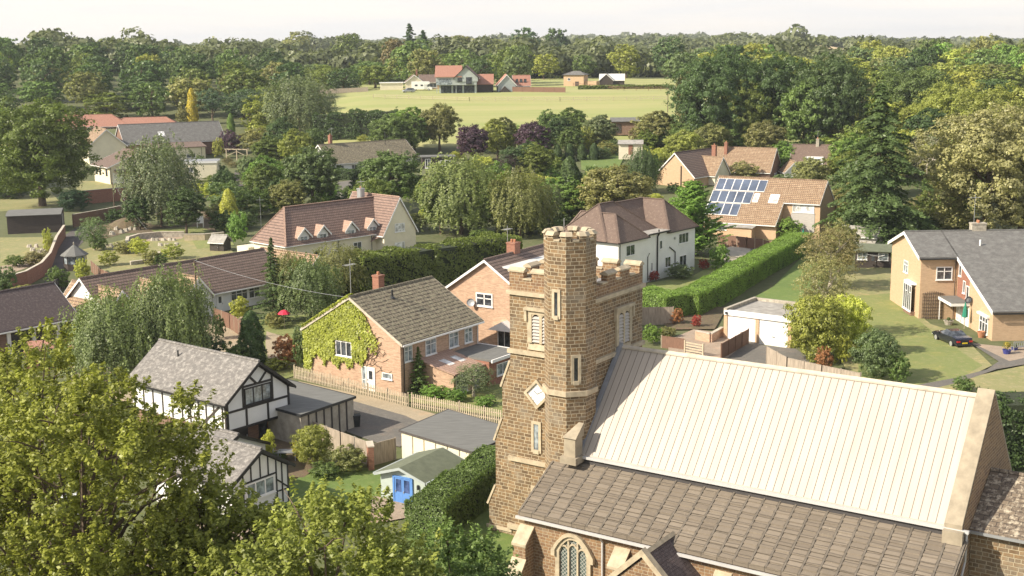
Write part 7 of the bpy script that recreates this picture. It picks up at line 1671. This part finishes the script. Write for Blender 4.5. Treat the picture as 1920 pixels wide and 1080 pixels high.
hatch = [(0, .34, .85, .9, .6), (.15, .26, .95, 1.0, .64), (.5, .22, .97, 1.42, .58), (1.6, .22, .95, 1.52, .6), (2.5, .22, .93, 1.48, .6), (3.2, .22, .92, .95, .68), (3.9, .24, .82, .85, .62), (4.25, .32, .62, .66, .55)]
v = car('parked_car', 'dark navy coupe with yellow number plate parked on the lawn by the orange house', (44.6, 122.9, 0), 101, 'car_navy', coupe); v.scale = (1.08,) * 3
p = at(762 + 20, 174); car('parked_car', 'silver car parked on the grass left of the modern house', (p.x - 1, p.y + 3, terr(p.x, p.y)), 200, 'car_silver', hatch, plate=False)
p = at(498, 172); car('parked_car', 'small white car on the lane in the gap of the left woodland', (p.x, p.y, p.z + .1), 170, 'car_white', hatch, plate=False)
p = at(80, 985); car('parked_car', 'white car glimpsed under the large foreground oak', (p.x, p.y, 0), 40, 'car_white', hatch)
p = at(548, 318); car('parked_car', 'white car half hidden beside the bright green tree', (p.x, p.y, p.z), 10, 'car_white', hatch)
def campervan():
    p = at(772, 170); C = thing('campervan', 'white coachbuilt campervan parked left of the modern house', 'campervan', (p.x, p.y, terr(p.x, p.y)), 0)
    b_ = MB(); b_.extr([(0, -1.1, .5), (5.2, -1.1, .5), (5.2, -1.1, 2.0), (6.3, -1.1, 2.3), (6.3, -1.1, 2.9), (5.8, -1.1, 3.1), (0, -1.1, 3.1)], (0, 2.2, 0)); b_.build('body', 'white_paint', C, bevel=.08)
    b_ = MB(); b_.extr([(5.21, -1.0, .4), (7.1, -1.0, .4), (7.1, -1.0, 1.1), (6.2, -1.0, 1.35), (5.6, -1.0, 2.1), (5.21, -1.0, 2.1)], (0, 2.0, 0)); b_.build('cab', 'white_paint', C)
    b_ = MB(); b_.slab((6.24, -.9, 1.36), (6.24, .9, 1.36), (5.66, .9, 2.05), (5.66, -.9, 2.05), .03); b_.build('windscreen', 'glass_dark', C)
    for x, w_ in ((1.2, .9), (3.2, .8), (5.5, .5)): b_ = MB(); b_.box(x, x + w_, -1.13, -1.102, 1.55, 2.1) if x < 5 else b_.box(x, x + w_, -1.03, -1.002, 1.3, 1.85); b_.build('window', 'glass_dark', C)
    b_ = MB(); b_.box(4.3, 4.9, -1.13, -1.102, .6, 2.3); b_.build('door', 'grp_white', C)
    for x in (1.3, 5.9):
        for s in (-1, 1): wheel(C, x, s * .9, .36)
campervan()

# ------------------------------------------------------------------ garden things
def chair(root_name, label, p, mat, rz=0, s=1.0, cat='chair'):
    C = thing(root_name, label, cat, p, rz); C.scale = (s,) * 3
    q = MB(); q.box(-.28, .28, -.25, .25, .40, .44); q.build('seat', mat, C)
    q = MB(); q.slab((-.28, .25, .44), (.28, .25, .44), (.24, .36, .95), (-.24, .36, .95), .03); q.build('backrest', mat, C)
    for x in (-.25, .25):
        for y in (-.22, .22): q = MB(); q.beam((x, y, 0), (x, y, .4), .05); q.build('leg', mat, C)
        q = MB(); q.beam((x, -.22, .4), (x, -.22, .64), .04); q.beam((x, -.24, .66), (x, .28, .66), .05); q.build('armrest', mat, C)
    return C
chair('garden_chair', 'white plastic garden chair on the left lawn', at(376, 428), 'white_paint', 10, 2.0)
def table(label, p, mat, w=1.4, d=.9, h=.74, s=1):
    C = thing('garden_table', label, 'table', p); q = MB(); q.box(-w / 2, w / 2, -d / 2, d / 2, h - .05, h); q.build('tabletop', mat, C)
    for x in (-w / 2 + .08, w / 2 - .08):
        for y in (-d / 2 + .08, d / 2 - .08): q = MB(); q.beam((x, y, 0), (x, y, h - .05), .06); q.build('leg', mat, C)
table('grey garden table beside the black and white house', at(540, 868), 'metal_grey'); chair('garden_chair', 'grey garden chair left of the grey table', at(522, 866), 'metal_grey', 90); chair('garden_chair', 'grey garden chair right of the grey table', at(558, 862), 'metal_grey', -80)
table('dark dining table on the wooden deck', at(1420, 478), 'plastic_black', 1.9, 1.1, .8); table('stone table on the far lawn', at(1140, 292), 'grey_stone', 3, 1.2, 1.0)
def parasol(label, p, mat, h, open_=True, r=1.3):
    C = thing('parasol', label, 'parasol', p); q = MB(); q.tube([(0, 0, 0), (0, 0, h)], .03, 6); q.build('pole', 'picket_wood', C); q = MB()
    q.lathe([(r, h - .45), (r * .55, h - .15), (0.02, h)] if open_ else [(.05, h * .42), (.32, h * .45), (.2, h * .75), (.03, h)], 8); q.build('canopy', mat, C)
parasol('red garden parasol open beside the dark spruce', at(534, 622), 'red_cloth', 2.1, True, .7); parasol('closed green parasol by the porch of the orange house', Vector((47.6, 131.6, 0)), 'green_cloth', 2.9, False); parasol('closed green parasol at the far end of the clipped hedge', at(1505, 470), 'green_cloth', 3.2, False)
def wheelie(label, p, mat):
    C = thing('wheelie_bin', label, 'bin', p, 20); q = MB(); q.solid([(-.24, -.28, .08), (.24, -.28, .08), (.24, .28, .08), (-.24, .28, .08)], [(-.3, -.36, 1.0), (.3, -.36, 1.0), (.3, .36, 1.0), (-.3, .36, 1.0)]); q.build('bin_body', mat, C)
    q = MB(); q.extr([(-.32, -.4, 1.002), (-.32, .42, 1.002), (-.32, .4, 1.06), (-.32, 0, 1.12), (-.32, -.38, 1.05)], (.64, 0, 0)); q.build('lid', mat, C)
    for s in (-1, 1): q = MB(); q.tube([(s * .2, .3, .1), (s * .28, .3, .1)], .1, 10); q.build('wheel', 'rubber', C)
wheelie('black wheelie bin beside the grey garage row', at(668, 806), 'plastic_black'); wheelie('green black wheelie bin nearer the garage wall', at(652, 802), 'green_cloth')
def pot(label, p, mat, r, h, plant=None, pc='lime'):
    C = thing('plant_pot', label, 'plant pot', p); q = MB(); q.lathe([(0, 0), (r * .7, 0), (r, h), (r * 1.08, h), (r * 1.08, h * 1.08), (r * .85, h * 1.08), (r * .8, h * .9), (0, h * .9)], 12); q.build('pot', mat, C)
    if plant:
        rng = np.random.default_rng(5); n = 260; d = unit(rng.normal(size=(n, 3)) + np.array([0, 0, .6])); leaf_object('plant', np.array([0, 0, h + plant * .45]) + d * plant * .5 * rng.uniform(.4, 1, (n, 1)), unit(d + rng.normal(size=(n, 3)) * .4), .07 * rng.uniform(.7, 1.3, n), rng.uniform(0, 1, n), parent=C, color=GREEN[pc], rng=rng)
pot('blue glazed pot with a yellow plant on the forecourt', at(1887, 670), 'pot_blue', .4, .5, .9, 'gold'); pot('small blue pot beside the garden bench', at(1902, 664), 'pot_blue', .3, .35, .4, 'mid')
pot('terracotta pot at the door of the orange house', at(1839, 634), 'terracotta', .38, .6); pot('round white stone planter at the foot of the trellis', at(1778, 612), 'grey_stone', .5, .45, .4, 'mid')
def bench():
    p = at(1912, 664); C = thing('garden_bench', 'grey green garden bench against the orange house wall', 'bench', p, 185)
    q = MB(); [q.box(-.8, .8, -.25 + i * .13, -.15 + i * .13, .43, .47) for i in range(4)]; q.build('seat', 'metal_grey', C)
    q = MB(); [q.box(-.8 + i * .2, -.74 + i * .2, .26, .30, .5, .95) for i in range(8)]; q.box(-.82, .82, .25, .31, .951, 1.02); q.build('backrest', 'metal_grey', C)
    for x in (-.78, .78):
        for y in (-.22, .27): q = MB(); q.beam((x, y, 0), (x, y, .64 if y < 0 else 1), .06); q.build('leg', 'metal_grey', C)
bench()
def gate():
    p0, p1 = at(1284, 668), at(1318, 678); C = thing('wooden_gate', 'slatted wooden gate at the corner of the paved yard', 'gate', p0, math.degrees(math.atan2(p1.y - p0.y, p1.x - p0.x))); L = (p1 - p0).length
    for x in (0, L): q = MB(); q.beam((x, 0, -.1), (x, 0, 1.45), .14); q.build('post', 'picket_wood', C)
    q = MB(); [q.box(.1, L - .1, -.02, .02, .15 + i * .26, .29 + i * .26) for i in range(5)]; q.build('slats', 'picket_wood', C)
gate()
def pergola():
    p = at(425, 300); C = thing('pergola', 'pale timber pergola beside the purple bush', 'pergola', p, -20)
    for x in (0, 3, 6): q = MB(); q.beam((x, 0, -.5), (x, 0, 2.6), .18); q.build('post', 'picket_wood', C)
    q = MB(); q.beam((-.4, 0, 2.7), (6.4, 0, 2.7), .15, .2); [q.beam((x, -.8, 2.85), (x, 1.2, 2.85), .1, .14) for x in (0, 1.5, 3, 4.5, 6)]; q.beam((0, 0, 1), (3, 0, 2.2), .1); q.beam((3, 0, 2.2), (6, 0, 1), .1); q.build('beam', 'picket_wood', C)
pergola()
def railing():
    a, b, c = at(1346, 490), at(1386, 498), at(1410, 488); C = thing('deck_railing', 'pale timber railing round the deck by the clipped hedge', 'railing', a)
    for p, q_ in ((a, b), (b, c)):
        m_ = MB(); m_.beam(p - a + Vector((0, 0, 1)), q_ - a + Vector((0, 0, 1)), .09); m_.beam(p - a + Vector((0, 0, .2)), q_ - a + Vector((0, 0, .2)), .06)
        n = int((q_ - p).length / .22); [m_.beam(p.lerp(q_, i / n) - a, p.lerp(q_, i / n) - a + Vector((0, 0, 1)), .05) for i in range(n + 1)]; m_.build('balusters', 'picket_wood', C)
railing()
def rocks(label, px, py, n, s, seed):
    rr = random.Random(seed); ORD_ = ['leftmost', 'second', 'third', 'fourth', 'fifth', 'sixth', 'seventh', 'rightmost']
    for i in range(n):
        p = at(px - 22 + 44 * i / (n - 1), py + rr.uniform(-6, 6)); m_ = MB(); k = [(math.cos(a) * s * rr.uniform(.6, 1), math.sin(a) * s * rr.uniform(.6, 1)) for a in [j * math.pi / 3 for j in range(6)]]
        m_.solid([(x, y, -.1) for x, y in k], [(x * .6, y * .6, s * rr.uniform(.5, .9)) for x, y in k]); o = m_.build('rock', 'rock'); o.location = p; tag(o, ORD_[i if i < n - 1 else 7] + ' ' + label, 'rock', label + 's')
rocks('pale rock in the rockery beside the steep drive shrub', 205, 466, 8, .55, 1); rocks('pale rock below the grassy mound', 232, 436, 6, .7, 2); rocks('pale rock on the brick terrace bank', 78, 470, 8, .6, 3); rocks('pale rock behind the bungalow roof', 310, 458, 8, .6, 4)
def mound():
    p = at(238, 428); m_ = MB(); m_.lathe([(3.6, -.1), (2.9, .5), (1.9, 1.1), (.8, 1.5), (0, 1.55)], 14); o = m_.build('grass_mound', 'soil', smooth=True); o.location = p; tag(o, 'straw coloured grassy mound with rocks in the left garden', 'mound')
mound()
def pole(label, p, h, arms=0, lean=0):
    C = thing('utility_pole', label, 'pole', p); q = MB(); q.tube([(0, 0, -.5), (lean, 0, h)], [.13, .09], 8); q.build('pole', 'bark', C)
    for k in range(arms): q = MB(); q.beam((-.6, 0, h - .3 - k * .4), (.6, 0, h - .3 - k * .4), .08); q.build('crossarm', 'bark', C)
    return Vector(p) + Vector((lean, 0, h))
t1 = pole('dark wooden utility pole in front of the long bungalow', at(374, 648), 8.6, 1); t2 = pole('grey wooden pole beside the brick wall below the hall', at(216, 412), 6.5); t3 = pole('thin pole at the right end of the field', at(1252, 212), 7.5)
t4 = pole('pale pole in the gap of the left woodland', at(512, 176), 10); t5 = pole('short post beside the birch in the garden', at(337, 416), 2.2); t6 = pole('short post on the left lawn', at(232, 414), 2.6)
def wire(label, a, b, sag=1.0):
    m_ = MB(); o = Vector(a); n = 14; pts = [Vector(a).lerp(Vector(b), i / n) - o - Vector((0, 0, sag * 4 * (i / n) * (1 - i / n))) for i in range(n + 1)]; m_.tube(pts, .014, 4); w = m_.build('overhead_wire', 'metal_grey'); w.location = o; tag(w, label, 'wire')
wire('overhead wire running from the pole towards the garden post', t2, atd(275, 430, 205), .3); wire('long pale overhead wire across the left woodland', atd(118, 190, 300), atd(500, 174, 330), 1.2); wire('wire from the bungalow pole to the mossy house', t1, Vector((-13.5, 111, 8)), .5)
p = at(490, 432); C = thing('aerial_mast', 'tall television aerial on a mast left of the dormer house', 'aerial', p); aerial(C, 0, 0, 0, 5.6); C2 = 0
def rotary():
    p = at(1643, 505); C = thing('rotary_dryer', 'white rotary washing line in front of the dark garden hut', 'clothes dryer', p); q = MB(); q.tube([(0, 0, 0), (0, 0, 1.9)], .03, 6); q.build('pole', 'metal_grey', C)
    for k in range(4): a = k * math.pi / 2 + .4; q = MB(); q.beam((0, 0, 1.5), (1.6 * math.cos(a), 1.6 * math.sin(a), 1.95), .035); q.build('arm', 'white_paint', C)
    q = MB()
    for r_ in (.7, 1.1, 1.5):
        for k in range(4): a, b = k * math.pi / 2 + .4, (k + 1) * math.pi / 2 + .4; q.beam((r_ * math.cos(a), r_ * math.sin(a), 1.5 + .29 * r_), (r_ * math.cos(b), r_ * math.sin(b), 1.5 + .29 * r_), .015)
    q.build('line', 'white_paint', C)
rotary()
def birds():
    pass

# ------------------------------------------------------------------ the air
def haze():
    m_ = MB(); m_.box(-2700, 2700, -200, 4200, -1.5, 62); 
    m = bpy.data.materials.new('haze'); m.use_nodes = True; nt = m.node_tree; nt.nodes.clear(); o_ = nt.nodes.new('ShaderNodeOutputMaterial'); v_ = nt.nodes.new('ShaderNodeVolumePrincipled')
    v_.inputs['Color'].default_value = (.86, .92, 1, 1); v_.inputs['Density'].default_value = .00012; v_.inputs['Anisotropy'].default_value = .2
    nt.links.new(v_.outputs[0], o_.inputs['Volume']); MATS['haze'] = m
    o = m_.build('haze', 'haze'); o['kind'] = 'stuff'
haze()
